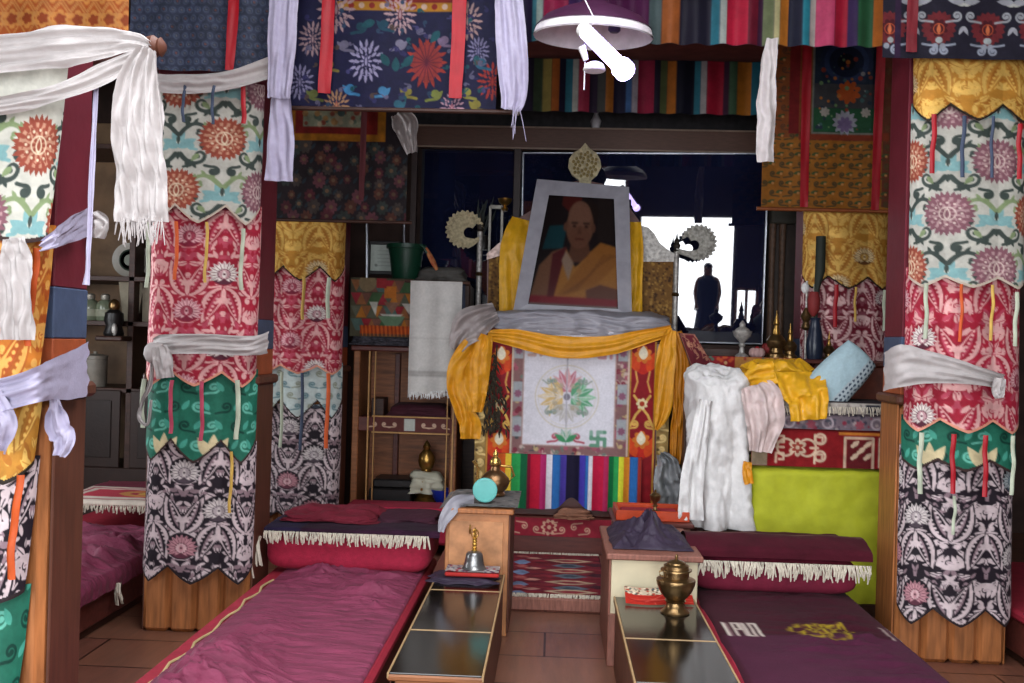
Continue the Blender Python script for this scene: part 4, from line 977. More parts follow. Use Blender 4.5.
rug('dark navy and maroon rug with shaggy white fringe over the crimson cushion beside the bell', BL[0], BL[1] + .03, 5.38, 5.98, SEAT + .25, .02, cv, .06, 130, 4, .03)
cv = Cv(.95, .9, .012, '#45131f'); cv.rect(0, .95, .62, .66, '#6a4a40'); cv.speck(.15, 14, 3)
rug('dark maroon rug with combed white fringe, rolled in front of the lime green cloth', BR[0] - .04, BR[1] + .06, 5.25, 5.92, SEAT + .215, .03, cv, .08, 150, 9, .03, rolled=.085)
drape('folded_robe', -1.48, -.98, 5.55, 5.97, SEAT + .265, SEAT + .3, mat('wine_red_robe_cloth', '#6d1428', .75, bump=.25), seed=5, folds=5, flare=.1, amp=.03, crum=.05, lumps=.07, label='rumpled wine red robe heaped on the navy rug below the narrow banner', cat='robe')
drape('folded_robe', -.96, -.64, 5.62, 5.98, SEAT + .262, SEAT + .285, mat('dark_plum_robe_cloth', '#3d1528', .75, bump=.25), seed=9, folds=5, flare=.1, amp=.03, crum=.025, lumps=.02, label='flat dark plum robe folded next to the wooden chest corner', cat='robe')
# rug with a white border on the platform behind the pillars
cv = Cv(.95, .8, .012, '#8d2038'); cv.rect(0, .95, .1, .8, '#cfc2b4'); cv.rect(.1, .85, .36, .64, '#b83446'); cv.box(.04, .91, .31, .72, .02, '#a8384a'); cv.disc(.5, .5, .18, '#c98a4a', ey=.6); cv.disc(.5, .5, .1, '#a83040', ey=.6); cv.disc(.5, .5, .05, '#c9a04a'); cv.rect(0, .95, 0, .26, '#6d1c34'); cv.rect(0, .95, .26, .29, '#d0c4b4'); cv.speck(.12, 12, 4)
rug('white bordered red rug with gold medallion in the gap between the two nearest banners', -3.28, -2.36, 6.5, 7.35, SEAT + .17, .03, cv, .05, 70, 11, .02)
cv = Cv(.8, .5, .012, '#4a1424'); cv.speck(.2, 14, 2)
o = rug('dark maroon rug with a white tasselled corner at the photo edge by the pillar foot', 2.42, 3.2, 4.2, 4.65, SEAT + .02, .1, cv, .1, 40, 13, .03)
fringe('tassel', (2.42, 4.35, .33), (2.42, 4.5, .33), .12, 14, M_cream, o, 7, .005)
o = fringe('wool_tassel', (-1.6, 5.33, SEAT + .2), (-1.56, 5.4, SEAT + .2), .2, 14, M_cream, None, 5, .006); setp(o, 'white wool tassel dangling off the end of the navy rug by the pillar foot', 'tassel')
o = fringe('wool_tassel', tuple(P(117, 583, 5.3)), tuple(P(121, 583, 5.28)), .11, 10, M_cream, None, 6, .005); setp(o, 'white wool tassel hanging from the red mattress edge in the shaded gap', 'tassel')

# ------------------------------------------------------------------ low tables with black tops
def low_table(label, x0, x1, y0, y1, h, divs):
    r = thing('low_table', label, 'table', ((x0 + x1) / 2, (y0 + y1) / 2, 0), 'long low tables')
    t = .03
    MB().box(x0 + .01, x1 - .01, y0 + .02, y0 + .05, .0, h - t, .004).build('front_panel', M_woodh, r)
    MB().box(x0 + .01, x1 - .01, y1 - .05, y1 - .02, .0, h - t, .004).build('back_panel', M_woodh, r)
    for x in (x0 + .008, x1 - .033): MB().box(x, x + .025, y0 + .02, y1 - .02, .0, h - t, .004).build('side_panel', M_brown, r)
    MB().box(x0, x1, y0, y1, h - t, h - .006, .006).build('top_board', M_woodh, r)
    e = [y0] + divs + [y1]
    for a, b_ in zip(e[:-1], e[1:]): MB().box(x0 + .008, x1 - .008, a + .008, b_ - .008, h - .008, h, .002).build('lacquer_panel', M_blacktop, r)
    lm = mat('pale_inlay', '#a98a62', .4)
    for a in divs: MB().box(x0 + .004, x1 - .004, a - .006, a + .006, h - .008, h + .0015, .001).build('inlay_strip', lm, r)
    MB().box(x0, x0 + .008, y0, y1, h - .02, h + .001, .001).build('edge_strip', lm, r); MB().box(x1 - .008, x1, y0, y1, h - .02, h + .001, .001).build('edge_strip', lm, r)
    return r
TH = .35
low_table('long low table with black panelled top beside the bright maroon cover', -.585, -.222, 3.71, 5.36, TH, [4.28, 4.98])
low_table('long low table with black mirror-like top, carrying the brass urn', .335, .735, 3.72, 4.98, TH, [4.28])
# wooden chest behind the bell
CX0, CX1, CY0, CY1, CZ = -.565, -.2, 5.4, 6.05, .69
r = thing('offering_chest', 'honey-coloured wooden chest behind the bell, grey cloth and turquoise disc on it', 'chest', ((CX0 + CX1) / 2, (CY0 + CY1) / 2, 0))
MB().box(CX0 + .01, CX1 - .01, CY0 + .015, CY1, 0, CZ - .025).build('body', mat('honey_wood', '#b5794c', .5, var=.2, scale=9, bump=.06), r)
MB().box(CX1 - .012, CX1 - .002, CY0 + .01, CY1, .02, CZ - .03).build('side_board', M_brown, r)
MB().box(CX0 - .01, CX1 + .015, CY0 - .01, CY1, CZ - .028, CZ, .006).build('top_board', M_wood, r)
MB().box(CX0 + .03, CX1 - .04, CY0 + .009, CY0 + .02, .06, CZ - .07, .003).build('front_panel', mat('pale_honey_wood', '#b98257', .55, var=.25, scale=12, bump=.05), r)
MB().tube([(-.42, CY0, .6), (-.42, CY0 - .012, .58), (-.42, CY0, .555)], .005).build('pull_ring', M_brass, r, smooth=True)
# white chest behind the urn
WX_0, WX_1, WZ = .31, .76, .56
r = thing('offering_chest', 'cream painted chest with brown top behind the brass urn', 'chest', ((WX_0 + WX_1) / 2, 5.35, 0))
MB().box(WX_0 + .01, WX_1 - .01, 5.0, 5.72, 0, WZ - .03).build('body', M_whitepaint, r)
MB().box(WX_0, WX_0 + .012, 4.995, 5.72, 0.0, WZ - .03).build('side_board', M_pinkwood, r)
MB().box(WX_0 + .0, WX_0 + .055, 4.985, 5.02, 0, .26).build('corner_post', M_pinkwood, r)
MB().box(WX_0 - .015, WX_1 + .015, 4.98, 5.75, WZ - .03, WZ, .006).build('top_board', M_pinkwood, r)
r = thing('offering_chest', 'small red-brown step chest carrying the orange tray', 'chest', (.6, 6.1, 0))
MB().box(.4, .83, 5.86, 6.35, 0, .54).build('body', M_pinkwood, r)
MB().box(.38, .85, 5.84, 6.37, .54, .565, .006).build('top_board', M_redwood, r)

# bell on its cloths
drape('folded_cloth', -.58, -.29, 5.12, 5.34, TH + .001, TH + .022, M_purp, seed=3, folds=9, flare=.22, amp=.02, crum=.012, n=80, rows=24, label='dark purple cloth folded flat under the red rimmed bell mat', cat='cloth')
cv = Cv(.3, .14, .004, '#9a8f8c'); rnd = random.Random(4)
for i in range(90): cv.disc(rnd.random() * .3, rnd.random() * .14, rnd.uniform(.004, .012), rnd.choice(['#4a2c4a', '#c8bfb8', '#8a2030', '#2f3a50', '#b0a0a0']))
bb = P(475, 566, 5.22)
q0 = thing('bell_mat', 'patterned grey mat with red rim under the silver bell', 'mat', (bb.x - .01, 5.22, TH + .03))
MB().box(bb.x - .15, bb.x + .13, 5.14, 5.3, TH + .03, TH + .05, .008).build('red_rim', mat('scarlet_felt', '#a82420', .8), q0)
sheet('woven_top', cv, lambda U, V: (bb.x - .15 + U * .93, 5.3 - V * 1.1, TH + .056 + .006 * fbm(U * 20, V * 20, 2)), D_cot, q0)
bz = TH + .056; r = thing('ritual_bell', 'silver hand bell with gilt handle on the patterned mat', 'bell', (bb.x - .005, 5.22, bz))
MB().lathe([(.063, 0), (.064, .006), (.057, .014), (.052, .03), (.047, .055), (.044, .075), (.036, .088), (.014, .095)], (bb.x - .005, 5.22, bz), 32).build('bell_body', M_silverbell, r, smooth=True)
MB().lathe([(.014, .094), (.016, .1), (.01, .105), (.015, .112), (.009, .118), (.014, .13), (.009, .138), (.015, .146), (.01, .152), (.013, .16), (.006, .166)], (bb.x - .005, 5.22, bz), 16).build('handle', M_gold, r, smooth=True)
b = MB()
for k in range(4):
    a = k * PI / 2 + .4; b.tube([(bb.x - .005 + math.cos(a) * rr, 5.22 + math.sin(a) * rr, bz + zz) for rr, zz in ((.004, .162), (.017, .172), (.02, .186), (.012, .2), (.003, .206))], .0035, 6)
b.tube([(bb.x - .005, 5.22, bz + .16), (bb.x - .005, 5.22, bz + .215)], .004, 6)
b.build('prongs', M_gold, r, smooth=True)

# brass urn and red cloth on the other table
ux, uy = PX(675, 612, 4.72), 4.72
r = thing('brass_urn', 'lidded brass urn on a flared foot, mirrored in the black table top', 'urn', (ux, uy, TH))
k = 4.72 / 1000
MB().lathe([(.066, 0), (.068, .006), (.06, .012), (.052, .02), (.044, .032), (.042, .05), (.05, .058), (.04, .062)], (ux, uy, TH), 36).build('foot', M_bronze, r, smooth=True)
MB().lathe([(.038, .06), (.055, .075), (.075, .1), (.088, .13), (.092, .15), (.09, .158), (.066, .164), (.06, .168)], (ux, uy, TH), 40).build('body', M_bronze, r, smooth=True)
MB().lathe([(.06, .166), (.061, .19), (.064, .192), (.064, .197), (.074, .199), (.073, .204), (.055, .206)], (ux, uy, TH), 36).build('neck', M_bronze, r, smooth=True)
rl = MB().lathe([(.06, .206), (.059, .222), (.045, .23), (.044, .236), (.03, .243), (.012, .248), (.006, .252), (.009, .26), (.006, .268), (.002, .276)], (ux, uy, TH), 32).build('lid', M_bronze, r, smooth=True)
MB().tube([(ux - .06, uy - .02, TH + .17), (ux - .078, uy - .02, TH + .178), (ux - .08, uy - .02, TH + .195), (ux - .064, uy - .02, TH + .2)], .004).build('lug', M_bronze, r, smooth=True)
cv = Cv(.33, .16, .004, '#a8281c'); rnd = random.Random(9)
cv.rect(0, .33, 0, .07, '#b8a890')
for i in range(120): cv.disc(rnd.random() * .33, rnd.random() * .07, rnd.uniform(.003, .009), rnd.choice(['#5a3a30', '#d8cab0', '#a03828', '#3f4a4a', '#c9b79a']))
for i in range(20): cv.stroke([(rnd.random() * .33, .07 + rnd.random() * .09) for _ in range(2)], .004, rnd.choice(['#c9584a', '#8a1c18']))
c0 = P(672, 600, 4.86)
sheet('table_mat', cv, lambda U, V: (.385 + U, 4.965 - V * .8 - .02 * np.sin(U * 16), TH + .006 + .05 * (1 - V / .16) + .03 * np.clip(fbm(U * 13, V * 13, 5) + .1, 0, 1) * (1 - (V / .16) ** 3)), D_cot, None, label='orange-red patterned mat crumpled behind the brass urn', cat='mat')

# dark cloth heaped on the white chest, tray behind it
n = 90; g_a, g_b = np.meshgrid(np.linspace(-1, 1, n), np.linspace(-1, 1, n)); rr_ = np.hypot(g_a, g_b) / np.maximum(np.maximum(np.abs(g_a), np.abs(g_b)), 1e-6); sq = np.maximum(np.abs(g_a), np.abs(g_b))
th_ = np.arctan2(g_b, g_a); tri = np.abs(((th_ / (2 * PI) * 5 + .15) % 1) * 2 - 1)
hh_ = np.clip(1 - sq, 0, 1) ** .8 * (.55 + .75 * tri) + .35 * np.exp(-((g_a + .05) ** 2 + (g_b + .3) ** 2) / .12); hh_ = hh_ + .5 * (1 - np.abs(fbm(g_a * 2.4 + 3, g_b * 2.4, 5) * 5)) * np.clip(1 - sq, 0, .3)
mk('heaped_cloth', np.stack([.535 + .205 * g_a * (1 + .12 * fbm(th_ * 2, sq, 3)), 5.35 + .26 * g_b * (1 + .12 * fbm(th_ * 2 + 9, sq, 4)), WZ + .004 + (.105 + .09 * fbm(g_a * 2 + 5, g_b * 2, 8)) * np.clip(hh_, 0, 2)], -1).reshape(-1, 3), gridfaces(n, n)[:, ::-1], M_purp, None, label='dark purple cloth heaped in peaks on the cream chest', cat='cloth')
r = thing('offering_tray', 'orange-red lacquer tray on the step chest beside the throne', 'tray', (.62, 6.1, .566))
b = MB(); b.box(.41, .82, 5.93, 6.25, .566, .576); b.build('base', M_orangep, r)
b = MB(); b.box(.4, .83, 5.91, 5.93, .566, .625, .003).build('front_rim', mat('orange_lacquer', '#b8401c', .35), r)
b = MB(); b.box(.4, .42, 5.93, 6.25, .566, .62); b.box(.81, .83, 5.93, 6.25, .566, .62); b.box(.42, .81, 6.23, 6.25, .566, .62); b.build('side_rim', mat('orange_lacquer', '#b8401c', .35), r)
b = MB(); b.box(.44, .78, 5.96, 6.2, .577, .6, .01); b.build('folded_mat', M_redtrim, r)
vx = PX(655, 510, 6.05)
r = thing('brass_cup', 'small stemmed brass cup standing on the orange tray', 'cup', (vx, 6.05, .6))
MB().lathe([(.03, 0), (.03, .006), (.012, .015), (.01, .03), (.02, .036), (.011, .042), (.012, .055), (.03, .075), (.034, .1), (.03, .1)], (vx, 6.05, .6), 20).build('cup_body', M_bronze, r, smooth=True)
MB().lathe([(.031, .1), (.02, .112), (.006, .118), (.008, .128), (.002, .134)], (vx, 6.05, .6), 16).build('lid', M_bronze, r, smooth=True)

# on the wooden chest: grey cloth, turquoise disc, ewer
cv = Cv(.5, .5, .01, '#6e6a68'); rnd = random.Random(2)
for i in range(120): cv.disc(rnd.random() * .5, rnd.random() * .5, rnd.uniform(.005, .018), rnd.choice(['#3a3838', '#8d8986', '#565250', '#4a5052']))
o = sheet('table_cloth', cv, lambda U, V: (CX0 - .03 + U * .86, CY1 - .02 - V * 1.22, CZ + .01 + .006 * fbm(U * 14, V * 14, 3) - .02 * np.clip((.06 - U) / .06, 0, 1)), D_cot, None, label='grey speckled cloth spread on the honey-coloured chest', cat='cloth')
ribbon('hanging_corner', [(474, 500, 5.5, 10), (458, 502, 5.42, 14), (449, 512, 5.38, 14), (443, 522, 5.37, 10), (441, 532, 5.37, 6)], M_greycl, o, 2, .008, 30, 8)
dc = P(485, 496, 5.52)
r = thing('turquoise_disc', 'turquoise round lid propped upright on the grey speckled cloth', 'lid', (dc.x, dc.y, CZ + .02))
MB().lathe([(.0, -.004), (.062, -.004), (.067, .0), (.069, .012), (.066, .02), (.058, .022), (.0, .02)], (dc.x, dc.y, CZ + .086), 40, 'y').build('disc_face', M_teal, r, smooth=True)
MB().lathe([(.056, .02), (.0575, .0245), (.06, .02)], (dc.x, dc.y, CZ + .086), 40, 'y').build('rim_ring', mat('pale_turquoise', '#86c4bd', .5), r, smooth=True)
ex, ey_ = PX(495, 480, 5.8), 5.8
r = thing('brass_ewer', 'brass ewer with tall lid and curved spout behind the turquoise disc', 'ewer', (ex, ey_, CZ + .015))
z0 = CZ + .015
MB().lathe([(.07, 0), (.075, .01), (.06, .025), (.085, .05), (.1, .085), (.095, .12), (.065, .155), (.035, .175), (.03, .2), (.04, .21), (.034, .215)], (ex, ey_, z0), 32).build('body', mat('copper_brass', '#8f6d4c', .36, .9, var=.25, scale=16), r, smooth=True)
MB().lathe([(.036, .213), (.04, .22), (.036, .245), (.022, .26), (.014, .27), (.02, .28), (.014, .3), (.004, .315)], (ex, ey_, z0), 20).build('lid', mat('bright_brass', '#d0aa60', .25, .85), r, smooth=True)
MB().tube([(ex - .085, ey_ - .03, z0 + .08), (ex - .12, ey_ - .04, z0 + .12), (ex - .115, ey_ - .04, z0 + .19), (ex - .15, ey_ - .05, z0 + .24)], [.018, .014, .01, .012]).build('spout', mat('bright_brass', '#d0aa60', .25, .85), r, smooth=True)
MB().tube([(ex + .09, ey_, z0 + .09), (ex + .13, ey_, z0 + .14), (ex + .11, ey_, z0 + .2), (ex + .035, ey_, z0 + .205)], .009).build('handle', M_brass, r, smooth=True)

for ch in r.children: pass
r.scale = (.84, .84, .84)
# ------------------------------------------------------------------ steps, kilim and throne
YT = 7.25
MB().box(-.75, 1.15, 5.95, 8.6, 0, .08, .01).build('throne_step', M_pinkwood, kind='structure')
cv = Cv(.62, 1.16, .008, '#7a1a28'); rnd = random.Random(3)
for j, v in enumerate(np.arange(.05, 1.16, .055)): cv.rect(0, .62, v, v + .02, ['#5a1622', '#7c2430', '#641a34', '#83303a'][j % 4])
def loz(u, v, w, h, c_): cv.poly([(u - w, v), (u - w * .3, v - h), (u + w * .3, v - h), (u + w, v), (u + w * .3, v + h), (u - w * .3, v + h)], c_)
for v in (.2, .5, .82, 1.06):
    loz(.4, v, .17, .06, '#b59a80'); loz(.4, v, .1, .03, '#8a3038'); loz(.4, v + .15, .12, .06, '#5d6672'); loz(.4, v + .15, .06, .03, '#3a4450'); loz(.08, v + .08, .06, .07, '#7486a8'); loz(.16, v - .05, .06, .03, '#c08a7c'); loz(.08, v - .1, .05, .04, '#b05a58')
    loz(.58, v + .1, .07, .05, '#4a1a28')
for u0 in (0, .615): cv.rect(u0, u0 + .012, 0, 1.16, '#3a1420')
cv.speck(.3, 22, 5)
o = sheet('kilim_rug', cv, lambda U, V: (-.25 + U, 7.14 - V, .09 + .006 * fbm(U * 8, V * 8, 2)), D_wool, None, label='red kilim rug with pale lozenges on the step before the throne', cat='rug')
for yy, sd in ((5.975, 1), (7.15, 2)): fringe('fringe', (-.25, yy, .1), (.37, yy, .1), .03, 70, M_cream, o, sd, .005)

tx0, tx1 = PX(481, 400, YT), PX(660, 400, YT)
thr = thing('throne', 'high carved red and gold throne with silver posts, a framed portrait set on its seat', 'throne', ((tx0 + tx1) / 2, 7.7, .08))
z_ = lambda px, py, Y=YT: PZ(px, py, Y)
zs = z_(575, 338)
MB().box(tx0 - .06, tx1 + .16, 7.2, 8.28, .08, .345, .01).build('plinth', M_redwood, thr)
cv = Cv(1.02, .13, .006, '#8c2434')
for k in range(-3, 4):
    u = .5 + k * .09; cv.curl(u, .06 + .02 * (k % 2), .026, PI / 2 * (1 if k % 2 else -1), 1 if k < 0 else -1, '#c9a088', .009, 1.2, 2.2)
cv.flower(.5, .065, .06, 9, .3, '#c9a088'); cv.flower(.5, .065, .04, 7, .3, '#8c2434'); cv.disc(.5, .065, .015, '#c9a088'); cv.speck(.15, 20)
sheet('carved_front', cv, lambda U, V: (tx0 + .02 + U, 7.192 + 0 * U, .338 - V), D_flat, thr)
MB().box(tx0, tx1, YT, 8.1, .345, zs + .02, .008).build('body', M_redwood, thr)
# painted side panels
def side_panel(px0, px1):
    q = PC(px0, 336, px1, 508, YT - .012, .006, '#8a1620'); cv = q.cv; c = (px0 + px1) / 2
    for py in (350, 435):
        cv.leaf(q.u(c), q.v(py + 25), PI / 2, q.m(30), q.m(20), '#c0281c'); cv.leaf(q.u(c - 5), q.v(py + 22), math.radians(110), q.m(22), q.m(10), '#d4481c'); cv.leaf(q.u(c + 5), q.v(py + 22), math.radians(70), q.m(22), q.m(10), '#d4481c')
        cv.flower(q.u(c), q.v(py + 5), q.m(9), 7, .3, '#c8702a', .3); cv.leaf(q.u(c), q.v(py + 10), PI / 2, q.m(14), q.m(9), '#e0d6b8', .2); cv.disc(q.u(c), q.v(py + 3), q.m(3), '#e8dfc8')
    for sx in (-1, 1):
        cv.stroke(q.pt((c, 408), (c + sx * 6, 415), (c + sx * 11, 426)), q.m(2.6), '#c9a050', .5); cv.stroke(q.pt((c, 408), (c + sx * 5, 400), (c + sx * 8, 396)), q.m(2.6), '#c9a050', .5)
        cv.stroke(q.pt((c + sx * 7, 372), (c + sx * 5, 382), (c + sx * 8, 392)), q.m(2), '#c08a48', .5); cv.curl(q.u(c + sx * 7), q.v(424), q.m(4), PI / 2, sx, '#c9a050', q.m(2), 1.2, 1.5, .5)
    cv.flower(q.u(c), q.v(404), q.m(6), 7, .3, '#d8c79a', .3); cv.disc(q.u(c), q.v(404), q.m(2.5), '#a83a20')
    cv.box(q.m(1.2), q.cv.w - q.m(1.2), q.m(1), q.cv.h - q.m(1), q.m(2), '#b8893c', .5); cv.speck(.12, 20)
    return q.hang('painted_panel', D_flat, thr, crum=0)
side_panel(486, 513); side_panel(628, 655)
# carved gilt pilasters
def pilaster(px0, px1, y0, y1, wv=1):
    q = PC(px0, y0, px1, y1, YT - .02, .006, '#8f7444', .4); cv = q.cv
    for k in range(int((y1 - y0) / 12)):
        py = y0 + 6 + k * 12; cv.curl(q.u((px0 + px1) / 2), q.v(py), q.m(4), PI / 2, 1 if k % 2 else -1, '#d0b478', q.m(2), 1.2, 2, .5); cv.disc(q.u(px0 + 2), q.v(py), q.m(1.5), '#54402a')
    cv.speck(.25, 30); o = q.hang('gilt_pilaster', D_flat, thr, crum=.002)
    x0, x1 = q.x0, q.x0 + q.cv.w
    MB().box(x0, x1, YT - .017, YT + .2, q.z0 - q.cv.h, q.z0, .004).build('pilaster_post', M_redwood, thr)
pilaster(475, 486, 360, 505); pilaster(656, 668, 408, 490)
b = MB(); a, c = PX(650, 495, YT), PX(684, 495, YT)
for k in range(3): b.box(a + .02 * k, c - .02 * k, YT - .05 + .012 * k, YT + .3, .345 + .055 * k, .345 + .055 * k + .04, .008)
b.build('stepped_foot', mat('worn_gilt_wood', '#8a7048', .45, .4, var=.3, scale=25), thr)
for px in (515.5, 627.5):
    x = PX(px, 420, YT); MB().box(x - .006, x + .006, YT - .03, YT, .5, zs, .003).build('gilt_edge', M_gold, thr)
MB().box(tx0 - .03, tx1 + .05, YT - .04, 8.1, zs - .01, zs + .06, .012).build('seat_board', M_redwood, thr)
# texts stacked in a niche beside the panel
for i, (a, e, m) in enumerate(((344, 356, '#b9a9a0'), (357, 368, '#a87880'), (369, 379, '#77726e'), (380, 394, '#b8a0a0'))):
    x0, x1 = PX(656, 370, YT), PX(669, 370, YT); cz0, cz1 = PZ(662, e, YT - .03), PZ(662, a, YT - .03)
    o = MB().box(x0, x1, YT - .05, YT + .12, cz0 + .004, cz1 - .002, .006).build('wrapped_text', mat('wrapped_text_%d' % i, m, .7, scale=40))
    setp(o, ['topmost grey wrapped text bundle in the column at the throne edge', 'rose wrapped text bundle in the column at the throne edge', 'dark grey wrapped text bundle at the throne edge, between two pink ones', 'pale pink wrapped text bundle at the bottom of the throne edge column'][i], 'text bundle', 'wrapped texts at the throne edge')
# back of the throne
YB = 7.9
def zb(px, py): return PZ(px, py, YB)
def xb(px, py=280): return PX(px, py, YB)
poly = [(487, 330), (487, 262), (490, 250), (500, 246), (506, 236), (512, 222), (525, 214), (540, 205), (552, 190), (565, 183), (585, 180), (603, 184), (618, 194), (630, 208), (640, 222), (642, 232), (650, 242), (668, 252), (674, 258), (674, 330)]
pl = [(xb(x, y), zb(x, y)) for x, y in poly]
MB().prism(pl, YB, YB + .08).build('back_board', M_redwood, thr)
for l, r_ in ((488, 520), (632, 674)):
    q = PC(l, 256, r_, 330, YB - .015, .008, '#6e4c22', .2); cv = q.cv; rnd = random.Random(l)
    for i in range(300): cv.disc(rnd.random() * cv.w, rnd.random() * cv.h, rnd.uniform(.004, .012), rnd.choice(['#4a2f16', '#8f6a30', '#3a2414', '#a07a3c']), .2)
    q.hang('brocade_panel', D_cloth, thr, crum=.003)
sil = [(636, 262), (637, 232), (641, 226), (648, 228), (654, 234), (659, 243), (666, 249), (674, 254), (674, 262)]
MB().prism([(xb(x, y), zb(x, y)) for x, y in sil], YB - .03, YB - .002).build('silver_shoulder', M_silver, thr)
sil2 = [(487, 254), (494, 248), (503, 240), (508, 230), (514, 224), (520, 224), (520, 236), (508, 250), (500, 256), (487, 260)]
MB().prism([(xb(x, y), zb(x, y)) for x, y in sil2], YB - .03, YB - .002).build('silver_shoulder', mat('rose_silver', '#a8928a', .4, .6, var=.3, scale=40), thr)
for px, pt, dark in ((479, 232, 0), (675.5, 252, 1)):
    x = xb(px); zt, z0_ = zb(px, pt), zb(px, 336)
    MB().tube([(x, YB - .02, z0_), (x, YB - .02, zt)], .022, 14).build('silver_post', M_silver, thr, smooth=True)
    MB().lathe([(.022, 0), (.03, .008), (.02, .02), (.026, .035), (.03, .05), (.018, .07), (.022, .082), (.008, .11), (.002, .145)], (x, YB - .02, zt), 16).build('post_finial', mat('dark_turned_wood', '#2e2822', .5), thr, smooth=True)
    MB().lathe([(.024, 0), (.032, .01), (.024, .03)], (x, YB - .02, zt - .35), 16).build('post_ring', M_bronze, thr, smooth=True)
def scroll_orn(cx, cy, R, flip, m, endpx):
    pts = []
    for i in range(60):
        th = math.radians(5 + 275 * i / 59); r = R * (1 + .07 * math.cos(i * .95 * 2))
        pts.append((r * math.cos(th), r * math.sin(th)))
    ex = (endpx[0] - cx) * flip
    pts += [(R * .5, -R * .85), (ex, -R * .62), (ex, -R * .36), (R * .55, -R * .5)]
    for i in range(16):
        th = math.radians(-95 - 215 * i / 15); pts.append((R * .24 + R * .29 * math.cos(th), -R * .16 + R * .29 * math.sin(th)))
    pts.append((R * .62, R * .34))
    w_ = [(xb(cx + flip * a, cy), zb(cx, cy - b_)) for a, b_ in pts]
    if flip < 0: w_ = w_[::-1]
    o = MB().prism(w_, YB - .045, YB - .01).build('scroll_ornament', m, thr)
    bumps = MB()
    for i in range(11):
        th = math.radians(30 + 230 * i / 10); bumps.ell((xb(cx + flip * R * .78 * math.cos(th), cy), YB - .046, zb(cx, cy - R * .78 * math.sin(th))), (.014, .008, .014), 10, 6)
    bumps.build('raised_bead', m, o, smooth=True)
scroll_orn(465, 230, 18.5, 1, mat('cream_carving', '#b8ab88', .5, .1, var=.25, scale=50, bump=.5), (480, 238))
scroll_orn(698, 243, 17.5, -1, mat('silvered_carving', '#a8a59c', .45, .5, var=.3, scale=50, bump=.5), (676, 254))
# leaf finial
lf = [(585, 145)]
for i in range(25):
    t = i / 24; th = PI * .5 - t * 2 * PI
    r_ = 16.5 * (1 + .0); lf.append((585 + r_ * math.cos(th) * (1 if abs(math.sin(th)) < .95 else .95), 164 - r_ * math.sin(th) * (1.0)))
lf = [(585, 144), (590, 150), (596, 154), (600, 161), (601, 168), (597, 176), (591, 181), (591, 186), (579, 186), (579, 181), (572, 176), (568, 168), (569, 160), (573, 154), (580, 150)]
f = MB().prism([(xb(x, y), zb(x, y)) for x, y in lf], YB - .05, YB - .005).build('leaf_finial', mat('cream_carving', '#b8ab88'), thr)
b = MB(); rnd = random.Random(3)
for i in range(34):
    a = i * 2.4; r_ = 1.8 + 11 * math.sqrt(i / 34); b.ell((xb(585 + r_ * math.cos(a), 166), YB - .052, zb(585, 166 - r_ * math.sin(a))), (.012, .008, .014), 8, 5)
b.build('filigree_bead', mat('dark_gilt', '#8f7c4c', .45, .4), f, smooth=True)

# framed portrait leaning on the throne seat
YP0, YP1 = 7.5, 7.72
zlo, zhi = PZ(572, 315, YP0), PZ(582, 183, YP1)
def pp(px, py, off=0):
    f_ = (316 - py) / (316 - 183); Y = YP0 + (YP1 - YP0) * f_ - off; return P(px, py, Y)
fr = thing('framed_portrait', 'large portrait in a grey cloth wrapped frame leaning against the throne back', 'picture frame', tuple(pp(572, 318)))
out = [(537, 179), (629, 187), (632, 318), (513, 312)]; inn = [(549, 195), (614, 199), (618, 309), (528, 304)]
for i in range(4):
    j = (i + 1) % 4; n = 14; V = []; Fc = []
    for k in range(n + 1):
        t = k / n
        for m_, (A, B_) in enumerate(((out[i], out[j]), (out[i], out[j]), (inn[i], inn[j]), (inn[i], inn[j]))):
            px, py = A[0] + (B_[0] - A[0]) * t, A[1] + (B_[1] - A[1]) * t
            p = pp(px, py, [-.02, .035, .045, .0][m_] + .003 * math.sin(k * 1.3 + i)); V.append(p)
    for k in range(n):
        for m_ in range(4): Fc.append((k * 4 + m_, k * 4 + (m_ + 1) % 4, k * 4 + 4 + (m_ + 1) % 4, k * 4 + 4 + m_))
    mk('frame_side', np.array([v[:] for v in V]), Fc, M_greycl, fr, smooth=False)
cv = Cv(1.0, 1.22, .009, '#241d1e')
W2, H2 = 90 / 1.0, 110.0
def pu(px): return (px - 528) / 90.0
def pv(py): return (py - 197) / 90.0
def sc_(pts): return [(pu(a), pv(b_)) for a, b_ in pts]
cv.poly(sc_([(548, 196), (575, 196), (572, 210), (560, 214), (548, 206)]), '#5a2420'); cv.poly(sc_([(536, 228), (558, 226), (556, 250), (532, 252)]), '#1f4a52'); cv.poly(sc_([(596, 196), (616, 196), (616, 240), (596, 240)]), '#2c2422')
cv.disc(pu(586), pv(212), .13, '#2a201c')
cv.poly(sc_([(566, 240), (586, 244), (590, 262), (562, 264)]), '#6a4634')                     # neck
cv.disc(pu(574), pv(226), .19, '#7d5844', ey=1.32); cv.disc(pu(573), pv(216), .165, '#8a6450', ey=1.0)
cv.disc(pu(574), pv(238), .14, '#7a5340', ey=.9)
for ex_ in (567, 582): cv.rect(pu(ex_ - 4), pu(ex_ + 4), pv(223), pv(224.5), '#2a1c18'); cv.disc(pu(ex_), pv(227), .025, '#3a2620', ey=.6)
cv.poly(sc_([(574, 226), (571, 235), (577, 235)]), '#6a4636'); cv.rect(pu(569), pu(580), pv(239), pv(240.6), '#5a2e26'); cv.disc(pu(591), pv(228), .03, '#6f4a3a', ey=1.8); cv.disc(pu(556), pv(228), .028, '#6f4a3a', ey=1.8)
cv.poly(sc_([(528, 300), (532, 268), (544, 254), (560, 248), (562, 300)]), '#8a6248'); cv.poly(sc_([(545, 256), (560, 248), (568, 268), (558, 300), (546, 300)]), '#5c2226')
